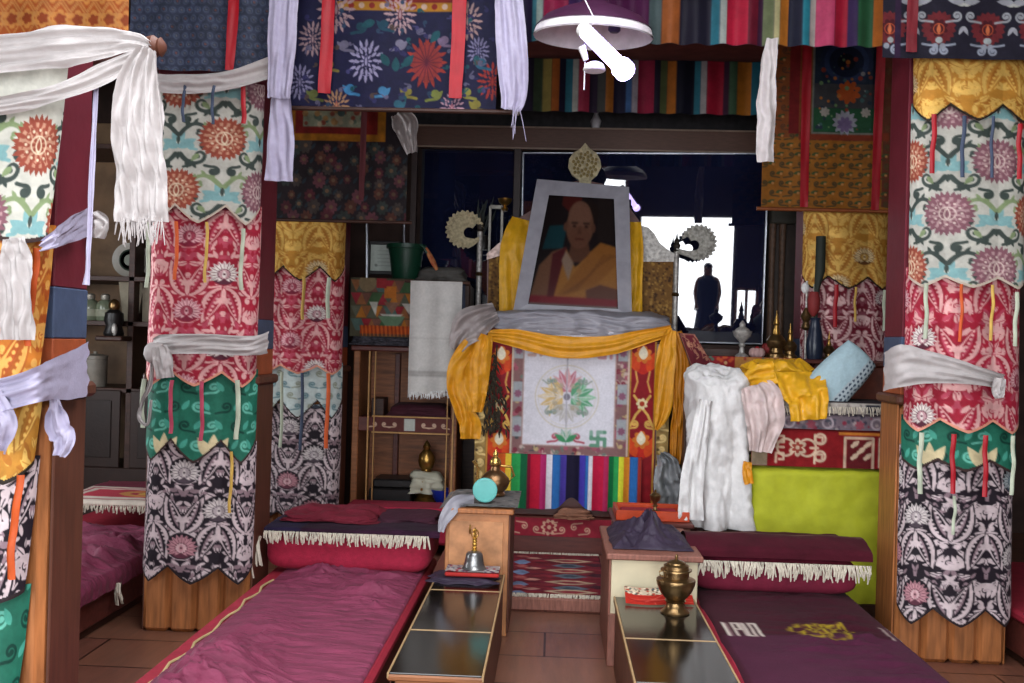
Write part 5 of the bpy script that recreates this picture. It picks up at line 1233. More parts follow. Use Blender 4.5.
cv.poly(sc_([(560, 250), (572, 268), (590, 252), (600, 242), (618, 246), (622, 300), (552, 300)]), '#b8803c')
cv.poly(sc_([(588, 252), (600, 242), (618, 246), (620, 262), (596, 284), (566, 296), (556, 296)]), '#a86f32')
for k in range(6): cv.stroke(sc_([(560 + k * 3, 296 - k * 1), (585 + k * 3, 278 - k * 3), (604 + k * 3, 254)]), .012, '#8f5c2a')
cv.poly(sc_([(560, 252), (570, 264), (566, 282), (556, 262)]), '#a8927c')
cv.poly(sc_([(585, 290), (600, 284), (619, 288), (619, 298), (586, 300)]), '#6f4636')
cv.rect(0, 1, pv(298), pv(305), '#8f2030'); cv.rect(0, 1, pv(305), pv(312), '#8a8078'); cv.blur(3); cv.tint((.7, .67, .67))
def pic(U, V):
    t = V / cv.h; s = U / cv.w
    TL, TR, BR_, BL_ = [np.array(pp(*inn[k], -.005)) for k in range(4)]
    o = (TL[:, None, None] * (1 - s) + TR[:, None, None] * s) * (1 - t) + (BL_[:, None, None] * (1 - s) + BR_[:, None, None] * s) * t
    return o[0], o[1], o[2]
o = sheet('portrait_print', cv, pic, dyed('glossy_print', .25, .1, bump=0, sheen=0), fr); o['label'] = 'printed portrait of a seated person in orange and maroon robes'

# cloth on the seat, saffron scarves
drape('seat_cloth', PX(486, 325, YT), PX(668, 325, YT) + .03, YT - .06, 7.95, zs + .06 - .04, zs + .2, M_greycl, seed=4, folds=26, flare=.04, amp=.02, crum=.035, lumps=.04, n=200, label='silver grey satin cloth bunched on the throne seat under the portrait', cat='cloth')
G2 = 'saffron scarves on the throne'
def sf(label, pts, m=M_yellow, **kw): return ribbon('saffron_scarf', pts, m, None, label=label, cat='scarf', group=G2, **kw)
Yf = YT - .13
sf('saffron scarf swagged across the throne front above the wheel cloth', [(488, 335, Yf, 10), (515, 338, Yf - .03, 18), (560, 347, Yf - .05, 22), (605, 346, Yf - .05, 20), (645, 337, Yf - .03, 15), (672, 330, Yf, 10)], folds=2, amp=.012, seed=3)
sf('broad saffron scarf tail hanging beside the white towel', [(482, 336, Yf - .02, 12), (470, 348, Yf - .02, 20), (460, 366, Yf - .02, 24), (458, 388, Yf - .01, 22), (463, 408, Yf - .01, 18), (470, 424, Yf - .01, 22), (470, 439, Yf - .01, 20)], folds=1.6, amp=.02, seed=5, crumple=.03)
sf('short saffron scarf tail beside the dried leaf garland', [(487, 335, Yf - .05, 12), (482, 352, Yf - .06, 20), (477, 376, Yf - .06, 24), (476, 396, Yf - .06, 20), (475, 412, Yf - .06, 14)], folds=1.6, amp=.018, seed=15, crumple=.03)
sf('narrow saffron scarf tail hanging in front of the wrapped texts', [(671, 330, Yf - .02, 10), (667, 350, Yf - .02, 18), (664, 380, Yf - .02, 19), (663, 405, Yf - .02, 18), (660, 420, Yf - .02, 12), (656, 430, Yf - .02, 3)], folds=1.5, amp=.014, seed=6)
sf('twisted saffron scarf tail hanging lowest beside the white draped cloth', [(676, 332, Yf, 12), (682, 360, Yf, 18), (681, 400, Yf, 15), (677, 430, Yf, 13), (675, 464, Yf, 11)], mat('deep_saffron_silk', '#c07a10', .5, bump=.12), folds=2.5, amp=.016, seed=8)
sf('saffron drape over the throne back beside the cream scroll', [(522, 219, 7.8, 20), (515, 240, 7.72, 26), (510, 270, 7.7, 22), (510, 312, 7.68, 22)], M_ylw2, folds=1.5, amp=.012, seed=9)
sf('saffron drape over the throne back beside the silver shoulder', [(634, 222, 7.8, 14), (635, 250, 7.74, 17), (634, 285, 7.72, 17), (634, 318, 7.7, 16)], M_ylw2, folds=1.5, amp=.012, seed=10)

# white wheel cloth on the throne front
Yc = YT - .055
q = PC(511, 330, 629, 457, Yc, .0052, '#83605f', .1); cv = q.cv; K = q.m(1); rnd = random.Random(6)
for i in range(420):
    a, c = rnd.random() * 118 + 511, rnd.random() * 127 + 330
    cv.curl(q.u(a), q.v(c), rnd.uniform(1.5, 3) * K, rnd.random() * 6, rnd.choice((-1, 1)), rnd.choice(['#7a2c3c', '#c0a8a0', '#4a4a4e', '#a85868', '#6d7a70', '#bfa878', '#8c4a60']), 1.3 * K, 1.1, 1.6)
for a, c in ((518, 352), (518, 395), (518, 430), (622, 352), (622, 395), (622, 430)): cv.rect(q.u(a - 5), q.u(a + 5), q.v(c - 12), q.v(c + 8), '#a0a4a8'); cv.flower(q.u(a), q.v(c), 4 * K, 7, .3, '#8a5a70')
cv.box(q.m(1), q.cv.w - q.m(1), q.m(1), q.cv.h - q.m(1), 2 * K, '#d0bca8')
cv.rect(q.u(523), q.u(615), q.v(330), q.v(446), '#d6d4dc'); cv.box(q.u(523), q.u(615), q.v(330), q.v(446), 1.2 * K, '#a88a84')
wx, wy = 567, 397
cv.ring(q.u(wx), q.v(wy), 31.5 * K, 1.0 * K, '#c4b89c'); cv.ring(q.u(wx), q.v(wy), 28.5 * K, .8 * K, '#cfc8bc')
def lotus(px, py, ang, S, c1, c2):
    for k in range(-3, 4): cv.leaf(q.u(px), q.v(py), ang + k * .38, S * (1 - .07 * abs(k)) * K, S * .3 * K, c1 if k % 2 else c2)
    for k in range(-2, 3): cv.stroke([(q.u(px), q.v(py)), (q.u(px) + S * .8 * K * math.cos(ang + k * .4), q.v(py) - S * .8 * K * math.sin(ang + k * .4))], .7 * K, '#d6d4dc')
    for s_ in (-1, 1): cv.curl(q.u(px + S * .5 * math.cos(ang + s_ * 1.1)), q.v(py - S * .5 * math.sin(ang + s_ * 1.1)), S * .2 * K, ang, s_, c1, 1.3 * K)
lotus(wx, wy - 6, PI / 2, 24, '#b0505e', '#c98a8a'); lotus(wx + 5, wy, 0, 25, '#2f8a50', '#7ab88a'); lotus(wx - 5, wy, PI, 25, '#c9a050', '#d8c090'); lotus(wx, wy + 8, -PI / 2, 20, '#a8a49a', '#b8b4b0')
for a in (45, 135, 225, 315):
    t = math.radians(a); cx, cy = wx + 22 * math.cos(t), wy - 22 * math.sin(t)
    for s_ in (-1, 1): cv.curl(q.u(cx + 3 * s_), q.v(cy), 3 * K, t, s_, '#6f7f70', 1.2 * K, 1.2, 1.6); cv.curl(q.u(wx + 13 * math.cos(t + .3 * s_)), q.v(wy - 13 * math.sin(t + .3 * s_)), 2.6 * K, t, s_, '#9a8a6a', 1.0 * K)
    cv.disc(q.u(cx), q.v(cy), 1.6 * K, '#5a7a6a')
cv.disc(q.u(wx), q.v(wy), 3.4 * K, '#5a5664'); cv.stroke(q.pt((567, 340), (566.5, 380), (567, 445)), 1.1 * K, '#8f8c96')
lotus(wx, 441, PI / 2, 14, '#5f9a7a', '#a8b8a0')
for s_ in (-1, 1): cv.curl(q.u(wx + s_ * 11), q.v(437), 4.5 * K, PI / 2, s_, '#a84a58', 1.8 * K, 1.2, 1.6); cv.leaf(q.u(wx), q.v(442), math.radians(90 - s_ * 55), 14 * K, 5 * K, '#3f8a5c')
def svast(px, py, S, colr):
    w_ = S * .26 * K; h = S * .5
    cv.stroke(q.pt((px, py - h), (px, py + h)), w_, colr); cv.stroke(q.pt((px - h, py), (px + h, py)), w_, colr)
    cv.stroke(q.pt((px, py - h), (px + h, py - h)), w_, colr); cv.stroke(q.pt((px + h, py), (px + h, py + h)), w_, colr); cv.stroke(q.pt((px, py + h), (px - h, py + h)), w_, colr); cv.stroke(q.pt((px - h, py), (px - h, py - h)), w_, colr)
svast(599, 438, 13.5, '#5f8f76'); svast(604, 351, 12, '#b98a92'); svast(534, 350, 12, '#b99a92')
cv.speck(.05, 30); sl = cv.win(q.u(567), q.v(398), 36 * K); cv.im[sl][..., :3] = cv.im[sl][..., :3] * .72 + .28 * hx('#d6d4dc'); cv.blur(1)
q.hang('throne_cloth', D_cloth, None, 2, .006, label='white cloth with a wheel emblem and floral border hung on the throne front', cat='cloth')
# rainbow curtain under it
Yr = YT - .09
q = PC(497, 455, 641, 510, Yr, .006, '#26203c'); cv = q.cv
st = [(497, 505, '#c85a24'), (505, 511, '#d8b83a'), (511, 520, '#2f9a50'), (520, 527, '#145a38'), (527, 530, '#7a1830'), (530, 540, '#b81c38'), (540, 546, '#b02c68'), (546, 552, '#d8d4dc'), (552, 560, '#2c66a8'), (560, 566, '#4a3c98'), (566, 579, '#1c1830'), (579, 585, '#4238a0'), (585, 588, '#2c66a8'), (588, 592, '#d8d4dc'), (592, 603, '#b81c40'), (603, 608, '#b02c58'), (608, 613, '#156a3c'), (613, 618, '#2f9a50'), (618, 623, '#d8d83a'), (623, 629, '#d8862a'), (629, 637, '#2c66a8'), (637, 641, '#a83a30')]
for a, e, c_ in st: cv.rect(q.u(a), q.u(e), 0, q.cv.h, c_)
cv.speck(.06, 30)
kx = lambda U: q.cv.h - .09 * np.exp(-((U - q.u(572)) / .075) ** 2)
q.hang('rainbow_curtain', D_cot, None, 9, .012, cut=kx, label='rainbow striped pleated curtain hung under the wheel cloth', cat='curtain')
drape('offering_bag', PX(559, 505, 7.3) , PX(589, 505, 7.3), 7.12, 7.2, .346, .42, mat('dusty_brown_cloth', '#8a5f4a', .9, bump=.3), seed=6, folds=6, flare=.15, crum=.03, power=2.2, n=60, rows=26, label='dusty brown cloth bundle peeping out below the rainbow curtain', cat='bundle')
# dried garland on the throne edge
b = MB(); rnd = random.Random(12)
for i in range(160):
    py = 352 + 78 * rnd.random() ** .7; w_ = 2 if py < 385 else 11
    p = P(494 + rnd.gauss(0, w_ * .55), py, YT - .09 - rnd.random() * .04); l = rnd.uniform(.03, .07); a = rnd.uniform(-1, 1)
    b.tube([p, p + Vector((l * .4 * a, -.008, -l * .5)), p + Vector((l * .7 * a, .0, -l))], [.004, .008, .002], 5)
b.tube([P(497, 345, YT - .08), P(495, 380, YT - .09), P(494, 425, YT - .09)], .006, 6)
b.build('dried_garland', mat('dried_brown_leaves', '#3a3226', .9, var=.4, scale=60), None, smooth=True, label='dark dried leaf garland hanging down the red throne panel', cat='garland')
# ------------------------------------------------------------------ wooden shelf cabinet with gilt frame
YS = 7.6
sx0, sx1 = PX(352, 420, YS), PX(457, 420, YS); zt, zbm = PZ(408, 352, YS), 0.0
cab = thing('shelf_cabinet', 'open wooden shelf cabinet with gold outlined frames under the patchwork hanging', 'cabinet', ((sx0 + sx1) / 2, YS + .3, 0))
MB().box(sx0, sx1, YS + .5, YS + .54, 0, zt, .004).build('back_board', mat('warm_lit_orange_wood', '#8a5330', .5, var=.25, scale=6, stretch=(1, 6, 8)), cab)  # warm light inside the cabinet is put into this wood colour
for x in (sx0, sx1 - .05): MB().box(x, x + .05, YS, YS + .52, 0, zt, .006).build('side_panel', M_woodh, cab)
MB().box(sx0 - .02, sx1 + .02, YS - .02, YS + .54, zt, zt + .04, .008).build('top_board', M_redwood, cab)
zr0, zr1 = PZ(408, 432, YS), PZ(408, 418, YS); zl = PZ(408, 506, YS)
q = PC(367, 418, 452, 432, YS - .012, .005, '#5a2f2c'); cv = q.cv
for k in range(8):
    px = 374 + k * 10
    if abs(px - 410) > 8: cv.curl(q.u(px), q.v(425), q.m(2.4), PI / 2, 1 if k % 2 else -1, '#c4a890', q.m(1.2), 1.1, 2.4)
cv.rect(q.u(404), q.u(415), q.v(419), q.v(431), '#b0b4ac'); cv.speck(.1, 20)
q.hang('painted_rail', D_flat, cab, crum=0)
MB().box(sx0 + .05, sx1 - .05, YS, YS + .5, zr0, zr1, .004).build('middle_shelf', M_redwood, cab)
MB().box(sx0 + .05, sx1 - .05, YS + .02, YS + .5, zl - .04, zl, .004).build('bottom_shelf', M_dkwood, cab)
for px, lw in ((368, 1.6), (374, 1.2), (447, 1.2), (453, 1.6)):
    x = PX(px, 430, YS); MB().box(x - lw * .004, x + lw * .004, YS - .02, YS, zl - .03, zt, .002).build('gilt_stile', M_goldline, cab)
for py in (417, 433):
    z = PZ(410, py, YS); MB().box(PX(372, 425, YS), PX(450, 425, YS), YS - .022, YS - .002, z - .006, z + .006, .002).build('gilt_rail', M_goldline, cab)
MB().box(sx0 + .02, sx1 + .06, YS - .35, YS - .03, .1, PZ(405, 508, YS - .35), .02).build('plinth_drawer', M_crim, cab)
x = PX(386, 470, YS); MB().box(x - .02, x + .02, YS + .43, YS + .5, zl, zt - .02, .004).build('inner_post', M_redwood, cab)
def bx_(name, label, cat, l, t_, r, b_, Y, d, m, bev=.006, parent=None, group=None):
    c = P((l + r) / 2, (t_ + b_) / 2, Y); hw, hh = (r - l) / 2 * Y / F, (b_ - t_) / 2 * Y / F
    o = MB().box(c.x - hw, c.x + hw, Y, Y + d, c.z - hh, c.z + hh, bev).build(name, m, parent)
    return setp(o, label, cat, group)
t = thing('storage_box', 'black lidded box on the lower shelf of the gold outlined cabinet', 'box', tuple(P(391, 505, YS + .1)))
c0 = P(391, 490, YS + .1); 
MB().box(c0.x - .165, c0.x + .165, YS + .05, YS + .35, zl + .001, zl + .12, .01).build('body', M_blk, t)
MB().box(c0.x - .14, c0.x + .17, YS + .07, YS + .35, zl + .121, zl + .19, .012).build('lid', M_blk, t)
zl += .002; gx, gy = PX(426, 480, YS + .16), YS + .16
t = stat = thing('brass_statuette', 'small brass statuette with a pale shawl on the lower cabinet shelf', 'statuette', (gx, gy, zl))
MB().lathe([(.07, 0), (.075, .02), (.06, .035), (.07, .06), (.085, .09), (.08, .14), (.06, .18), (.035, .2), (.03, .215)], (gx, gy, zl), 28).build('body', M_brass, t, smooth=True)
MB().lathe([(.03, .21), (.045, .225), (.055, .26), (.05, .3), (.03, .325), (.02, .335), (.026, .355), (.015, .375), (.004, .39)], (gx, gy, zl), 24).build('head', M_brass, t, smooth=True)
o = drape('shawl', gx - .1, gx + .1, gy - .09, gy + .09, zl + .07, zl + .2, mat('pale_green_white_silk', '#b8b8a4', .6), t, seed=3, folds=8, flare=.1, amp=.02, crum=.03, n=70, rows=28)
stat.scale = (1.2, 1.2, 1.25)
t = thing('blue_bowl', 'cobalt blue bowl beside the brass statuette', 'bowl', (PX(443, 490, YS + .1), YS + .1, zl))
MB().lathe([(.03, 0), (.035, .01), (.06, .03), (.085, .075), (.095, .12), (.088, .12), (.05, .05), (.0, .035)], (PX(443, 490, YS + .1), YS + .1, zl), 28).build('bowl_body', mat('cobalt_glaze', '#1a2a8a', .3), t, smooth=True)
MB().lathe([(.034, 0), (.038, .004), (.034, .014)], (PX(443, 490, YS + .1), YS + .1, zl), 24).build('foot_ring', mat('dark_cobalt', '#121c5a', .4), t, smooth=True)
drape('folded_robe', PX(388, 410, YS), PX(446, 410, YS), YS + .05, YS + .4, zr1 + .003, zr1 + .1, M_maroon_d, seed=7, folds=7, flare=.05, crum=.02, n=80, rows=26, label='folded dark maroon robe on the upper shelf of the gold outlined cabinet', cat='robe')
bx_('storage_box', 'dark slanted wooden box standing in the upper shelf beside the folded robe', 'box', 371, 398, 384, 417, YS + .12, .2, M_dkwood)
# patchwork hanging on top of the cabinet
q = PC(350, 278, 413, 337, YS - .06, .006, '#4a4636'); cv = q.cv; rnd = random.Random(5); cl = ['#8a5a3a', '#3f5a3c', '#8a2c34', '#a86a2c', '#55584a', '#6d4a40', '#4a5e58']
for j in range(4):
    for i in range(6):
        a, c = 350 + i * 11, 280 + j * 13; cv.poly(q.pt((a, c), (a + 11, c), (a + 5.5, c + 12)), cl[(i * 3 + j * 2) % 7]); cv.poly(q.pt((a + 11, c), (a + 5.5, c + 12), (a + 16.5, c + 12)), cl[(i + j * 3 + 4) % 7])
cv.disc(q.u(367), q.v(283), q.m(9), '#7a6a50'); cv.rect(q.u(384), q.u(396), q.v(286), q.v(298), '#b0692c'); cv.rect(q.u(376), q.u(386), q.v(278), q.v(288), '#8a2c30')
for pts, c_ in ((((369, 302), (378, 302), (376, 316)), '#b9b8ac'), (((380, 314), (404, 314), (392, 322)), '#b0b2a8'), (((402, 303), (413, 303), (410, 314)), '#b4b0a8'), (((378, 316), (406, 316), (392, 334)), '#5f7a60'), (((384, 302), (400, 302), (392, 314)), '#7a5a4a')): cv.poly(q.pt(*pts), c_)
cv.rect(q.u(360), q.u(413), q.v(326), q.v(334), '#a8481c')
for k in range(26): cv.stroke(q.pt((360 + k * 2, 326), (360 + k * 2 + 1, 336)), q.m(.8), '#c8622c' if k % 2 else '#7a2c20')
cv.speck(.15, 25); q.hang('patchwork_hanging', D_cot, None, 2, .01, label='patchwork hanging of coloured triangles above the gold outlined cabinet', cat='hanging')
rg = drape('fleece_roll', PX(352, 345, YS) , PX(412, 345, YS), YS - .05, YS + .3, zt + .045, PZ(380, 334, YS), mat('grey_fleece', '#4a4850', .95, var=.4, scale=40, bump=.5), seed=8, folds=14, flare=.05, amp=.02, crum=.06, n=110, rows=40, label='dark grey shaggy fleece lying on the cabinet under the patchwork hanging', cat='fleece')
MB().box(PX(356, 300, YS + .1), PX(414, 300, YS + .1), YS + .05, YS + .5, PZ(380, 334, YS), PZ(380, 279, YS), .01).build('storage_chest', M_dkwood, None, label='dark chest behind the patchwork hanging, carrying the green pot', cat='chest')
pz = PZ(380, 279, YS) + .001; gx = PX(406, 262, YS + .2)
t = thing('plant_pot', 'dark green plastic pot on the chest above the patchwork hanging', 'pot', (gx, YS + .2, pz))
MB().lathe([(.1, 0), (.105, .01), (.13, .2), (.142, .25), (.15, .252), (.152, .28), (.14, .28), (.13, .24), (.0, .22)], (gx, YS + .2, pz), 36).build('pot_body', M_green, t, smooth=True)
MB().lathe([(.146, .25), (.156, .252), (.157, .284), (.148, .284)], (gx, YS + .2, pz), 36).build('rim', M_green, t, smooth=True)
t = thing('framed_certificate', 'black framed white certificate standing behind the green pot', 'picture frame', (PX(385, 272, YS + .42), YS + .42, pz))
c = P(385, 258, YS + .42); hw, hh = .15, .135
b = MB(); b.box(c.x - hw, c.x + hw, YS + .4, YS + .43, c.z + hh - .03, c.z + hh); b.box(c.x - hw, c.x + hw, YS + .4, YS + .43, c.z - hh, c.z - hh + .03); b.box(c.x - hw, c.x - hw + .035, YS + .4, YS + .43, c.z - hh, c.z + hh); b.box(c.x + hw - .035, c.x + hw, YS + .4, YS + .43, c.z - hh, c.z + hh)
b.build('frame', M_blk, t)
cv = Cv(.24, .22, .006, '#b4bcb4')
for k in range(5): cv.rect(.06, .2, .05 + k * .03, .054 + k * .03, '#8f958f')
cv.disc(.05, .17, .012, '#7a807a')
sheet('paper', cv, lambda U, V: (c.x - .12 + U, YS + .415 + 0 * U, c.z + .11 - V), D_flat, t)
t = thing('silk_flower', 'orange and cream silk flower drooping beside the green pot', 'flower', tuple(P(432, 270, YS)))
MB().tube([P(426, 248, YS), P(430, 256, YS), P(433, 262, YS), P(437, 270, YS)], [.012, .02, .022, .012]).build('petal', mat('cream_orange_silk', '#b07a48', .6, col2='#a03820', scale=30), t, smooth=True)
MB().tube([P(420, 244, YS), P(424, 247, YS), P(428, 253, YS)], [.006, .01, .016]).build('stem', M_green, t, smooth=True)
drape('folded_cloth', PX(418, 275, YS + .1), PX(462, 275, YS + .1), YS + .1, YS + .5, PZ(440, 284, YS + .1), PZ(440, 266, YS + .1), mat('dull_grey_cloth', '#55524e', .8, bump=.3), seed=3, folds=7, flare=.1, crum=.03, n=80, rows=26, label='dull grey cloth heaped behind the white towel', cat='cloth')
MB().box(PX(414, 300, YS + .1), PX(470, 300, YS + .1), YS + .1, YS + .5, zt + .05, PZ(440, 284, YS + .1), .01).build('storage_chest', M_dkwood, None, label='dark chest behind the white towel', cat='chest')
# towel and its neighbours
Yw = 7.3
q = PC(409, 281, 461, 399, Yw, .008, '#b9b6b2'); cv = q.cv
cv.rect(0, q.cv.w, q.v(371), q.v(377), '#a3a09c')
for k in range(3): cv.rect(0, q.cv.w, q.v(372 + k * 2), q.v(372.8 + k * 2), '#8f8c88')
cv.rect(0, q.cv.w, q.v(338), q.v(338.8), '#a09c9a'); cv.speck(.05, 20)
tw = q.hang('white_towel', D_cot, None, 2.2, .012, cut=lambda U: q.cv.h - .02 * np.abs(np.sin(U * 40)) + (U / q.cv.w - 1) * -.05 - .05, label='white towel with a grey border hanging above the gold outlined cabinet', cat='towel')
fringe('fringe', (q.x0 + .01, Yw - .004, q.z0 - q.cv.h + .04), (q.x0 + q.cv.w - .01, Yw - .004, q.z0 - q.cv.h + .07), .05, 60, M_white2, tw, 5, .003)
ribbon('dark_blue_cloth', [(461, 284, Yw + .04, 9), (460, 320, Yw + .03, 10), (457, 355, Yw + .03, 11), (454, 392, Yw + .03, 9)], mat('navy_cloth', '#252a3c', .75), None, 1, .012, 40, 10, label='narrow dark navy cloth hanging along the edge of the white towel', cat='cloth')
MB().tube([P(405, 281, Yw + .02), P(470, 283, Yw + .02)], .012).build('towel_rail', M_dkwood, None, label='dark rail from which the white towel hangs', cat='rail')
ribbon('plastic_bundle', [(496, 312, 7.2, 20), (482, 318, 7.12, 30), (470, 326, 7.09, 36), (461, 338, 7.1, 26), (456, 350, 7.12, 14)], mat('pale_grey_plastic', '#a09694', .4, bump=.2), None, 2.5, .03, 50, 24, seed=13, crumple=.05, label='pale grey plastic wrapped bundle at the throne seat corner beside the towel', cat='bundle')
# gilt column lines above the cabinet
for i, (px, a, e) in enumerate(((367, 222, 280), (404, 222, 245))):
    o = MB().tube([P(px, a, 8.0), P(px, e, 8.0)], .009).build('metal_rod', M_iron, None, smooth=True); setp(o, ['thin metal rod rising beside the framed certificate', 'short thin metal rod rising above the green pot'][i], 'rod', 'thin metal rods')

# ------------------------------------------------------------------ altar case with glass behind the throne
YC = 8.35
M_case = mat('dark_navy_backing', '#0d1020', .6)
c0, c1 = PX(410, 240, YC), PX(767, 240, YC); zc0, zc1 = 1.0, PZ(590, 152, YC)
case = thing('glass_case', 'tall glazed altar case filling the wall behind the throne', 'display case', ((c0 + c1) / 2, 8.7, 0))
MB().box(c0, c1, 8.95, 9.0, 0, 3.9, .004).build('back_panel', M_case, case)
MB().box(c0, c1, YC + .02, 8.95, 0, 1.25, .004).build('base_cupboard', M_dkwood, case)
zb0, zb1 = PZ(590, 150, YC), PZ(590, 129, YC)
bm_ = MB().box(c0, c1, YC - .02, YC + .1, zb0, zb1, .006).build('crossbeam', mat('brown_beam_wood', '#5c4034', .5, stretch=(1, 6, 6)), case)
for z in (zb0, zb1): MB().box(c0, c1, YC - .03, YC - .018, z - .007, z + .007, .002).build('pale_moulding', mat('pale_beam_edge', '#8f7a6a', .5), bm_)
for px, w_ in ((413, .025), (516, .03)): 
    x = PX(px, 220, YC); MB().box(x - w_, x + w_, YC - .01, YC + .05, 1.25, zb0, .004).build('upright', mat('brown_upright', '#3a2c2a', .5), case)
# the glazed doors
GM = bpy.data.materials.new('dark_glass'); GM.use_nodes = True
nt = GM.node_tree; b_ = nt.nodes['Principled BSDF']; nzx = nt.nodes.new('ShaderNodeTexNoise'); nzx.inputs['Scale'].default_value = 2.5
rp = nt.nodes.new('ShaderNodeValToRGB'); rp.color_ramp.elements[0].color = (.004, .006, .018, 1); rp.color_ramp.elements[1].color = (.012, .016, .05, 1); nt.links.new(nzx.outputs['Fac'], rp.inputs['Fac']); nt.links.new(rp.outputs['Color'], b_.inputs['Base Color'])
b_.inputs['Roughness'].default_value = .015; b_.inputs['IOR'].default_value = 2.0
def pane(name, pts, m, tiltx, yawz, parent, frame=None, fw=.012):
    """a pane hung at its own slight tilt"""
    xs = [p[0] for p in pts]; zs_ = [p[1] for p in pts]; x0, x1, z0, z1 = min(xs), max(xs), min(zs_), max(zs_); cx, cz = (x0 + x1) / 2, (z0 + z1) / 2
    R_ = Matrix.Rotation(yawz, 4, 'Z') @ Matrix.Rotation(tiltx, 4, 'X'); T_ = Matrix.Translation((cx, YC + .06, cz)) @ R_
    b = MB().box(x0 - cx, x1 - cx, 0, .008, z0 - cz, z1 - cz, .002); b.v = [(T_ @ Vector(p))[:] for p in b.v]
    g = b.build(name, m, parent)
    if frame:
        b = MB()
        for (a, e, c_, d_) in ((x0 - cx, x1 - cx, z1 - cz - fw, z1 - cz), (x0 - cx, x1 - cx, z0 - cz, z0 - cz + fw), (x0 - cx, x0 - cx + fw, z0 - cz, z1 - cz), (x1 - cx - fw, x1 - cx, z0 - cz, z1 - cz)): b.box(a, e, -.014, .02, c_, d_, .003)
        b.v = [(T_ @ Vector(p))[:] for p in b.v]; b.build('door_frame', frame, g)
    return g
zlow = PZ(700, 343, YC)
pane('glass_door', [(PX(421, 240, YC), 1.27), (PX(513, 240, YC), zb0 - .01)], GM, math.radians(-1.0), math.radians(-2), case)
TILT, YAW = math.radians(4.05), math.radians(-5.0)
pane('glass_door', [(PX(520, 240, YC), zlow), (PX(766, 240, YC), zb0 - .01)], GM, TILT, YAW, case, M_iron)
MB().box(PX(520, 240, YC), c1, YC, YC + .08, 1.25, zlow - .01, .004).build('lower_panel', M_dkwood, case)
MB().box(c0, c1, YC + .05, YC + .12, zb1, 3.9, .004).build('painted_frieze', mat('dark_frieze', '#1f1c20', .6, var=.5, scale=16), case)
cx_ = PX(596, 118, YC); t = thing('white_vase', 'tiny white vase with dark tip standing on the case beam below the valance', 'vase', (cx_, YC + .02, zb1))
MB().lathe([(.025, 0), (.03, .01), (.04, .04), (.045, .07), (.03, .1), (.016, .13), (.02, .14)], (cx_, YC + .015, zb1), 20).build('vase_body', mat('white_glaze', '#c8c8cc', .35), t, smooth=True)
MB().lathe([(.014, .138), (.018, .16), (.02, .19), (.004, .25)], (cx_, YC + .015, zb1), 14).build('dark_tip', M_dark, t, smooth=True)
# dark offerings in front of the shaded pane
t = thing('butter_lamp_stand', 'dim metal butter lamp stand in the dark beside the cream scroll', 'lamp stand', tuple(P(500, 240, 8.15)))
zz = PZ(500, 262, 8.15)
b = MB(); xa, xb_ = PX(490, 220, 8.15), PX(502, 220, 8.15)
for x in (xa, xb_): b.box(x - .012, x + .012, 8.14, 8.17, zz, PZ(500, 206, 8.15), .003)
b.box(xa, xb_, 8.14, 8.17, PZ(500, 209, 8.15), PZ(500, 205, 8.15), .003); b.build('stand_frame', mat('dim_grey_metal', '#77736c', .4, .6), t)
lx = PX(505, 203, 8.13); lz = PZ(505, 205, 8.13)
MB().lathe([(.02, -.05), (.03, -.03), (.012, -.01), (.05, .02), (.06, .05), (.05, .05), (.01, .03)], (lx, 8.13, lz), 20).build('lamp_bowl', M_brass, t, smooth=True)
t = thing('dark_plant', 'dark leafy plant silhouetted against the shaded glass above the cream scroll', 'plant', tuple(P(484, 235, 8.2)))
b = MB(); rnd = random.Random(4)
for i in range(16):
    p = P(483 + rnd.gauss(0, 1), 236, 8.2); e = P(480 + rnd.gauss(0, 8), 196 + rnd.random() * 20, 8.2 + rnd.uniform(-.05, .05)); mi = (p + e) / 2 + Vector((rnd.uniform(-.04, .04), 0, .03))
    b.tube([p, mi, e], [.004, .012, .002], 5)
b.build('leaves', mat('dark_leaf', '#1c2420', .6), t, smooth=True)
MB().lathe([(.05, 0), (.06, .06), (.04, .1), (.04, .12)], (P(483, 250, 8.2).x, 8.2, PZ(483, 250, 8.2)), 16).build('vase', mat('dark_vase', '#2a2624', .4), t, smooth=True)

# ------------------------------------------------------------------ altar table and its offerings
YA = 7.0
ax0, ax1 = PX(694, 360, YA), 1.74; za = PZ(760, 358, YA)
alt = thing('altar_table', 'long altar table with red patterned edge beside the throne', 'table', ((ax0 + ax1) / 2, 7.35, 0))
MB().box(ax0, 2.35, YA, 7.28, za - .03, za, .006).build('table_top', M_redwood, alt)
MB().box(ax0 + .04, 1.72, YA + .02, 7.9, 0, za - .03, .006).build('body', mat('russet_wood', '#5a2a1c', .5, var=.2), alt)
q = PC(694, 357, 800, 374, YA - .01, .006, '#8a1c24'); cv = q.cv; rnd = random.Random(3)
cv.rect(q.u(735), q.cv.w, 0, q.cv.h, '#a8743c')
for i in range(60): cv.disc(rnd.random() * q.cv.w, rnd.random() * q.cv.h, rnd.uniform(.006, .014), rnd.choice(['#c9a070', '#8a2c2c', '#5a6a5a', '#b8502c']))
q.hang('red_edge_cloth', D_cloth, alt, 3, .004)
MB().box(ax0 + .1, 1.74, 7.3, 8.1, za, za + .06, .006).build('back_shelf', M_dkwood, alt)
def small(name, label, cat, px, py, Y, prof, m, k=1.0, seg=20, group=None, z=None):
    zz = za + .001 if z is None else z; x = PX(px, py, Y)
    t = thing(name, label, cat, (x, Y, zz), group)
    return t, x, zz
t, x, zz = small('butter_lamp', 'tall silver butter lamp on the altar in front of the bright glass', 'butter lamp', 742, 345, 7.12, None, None)
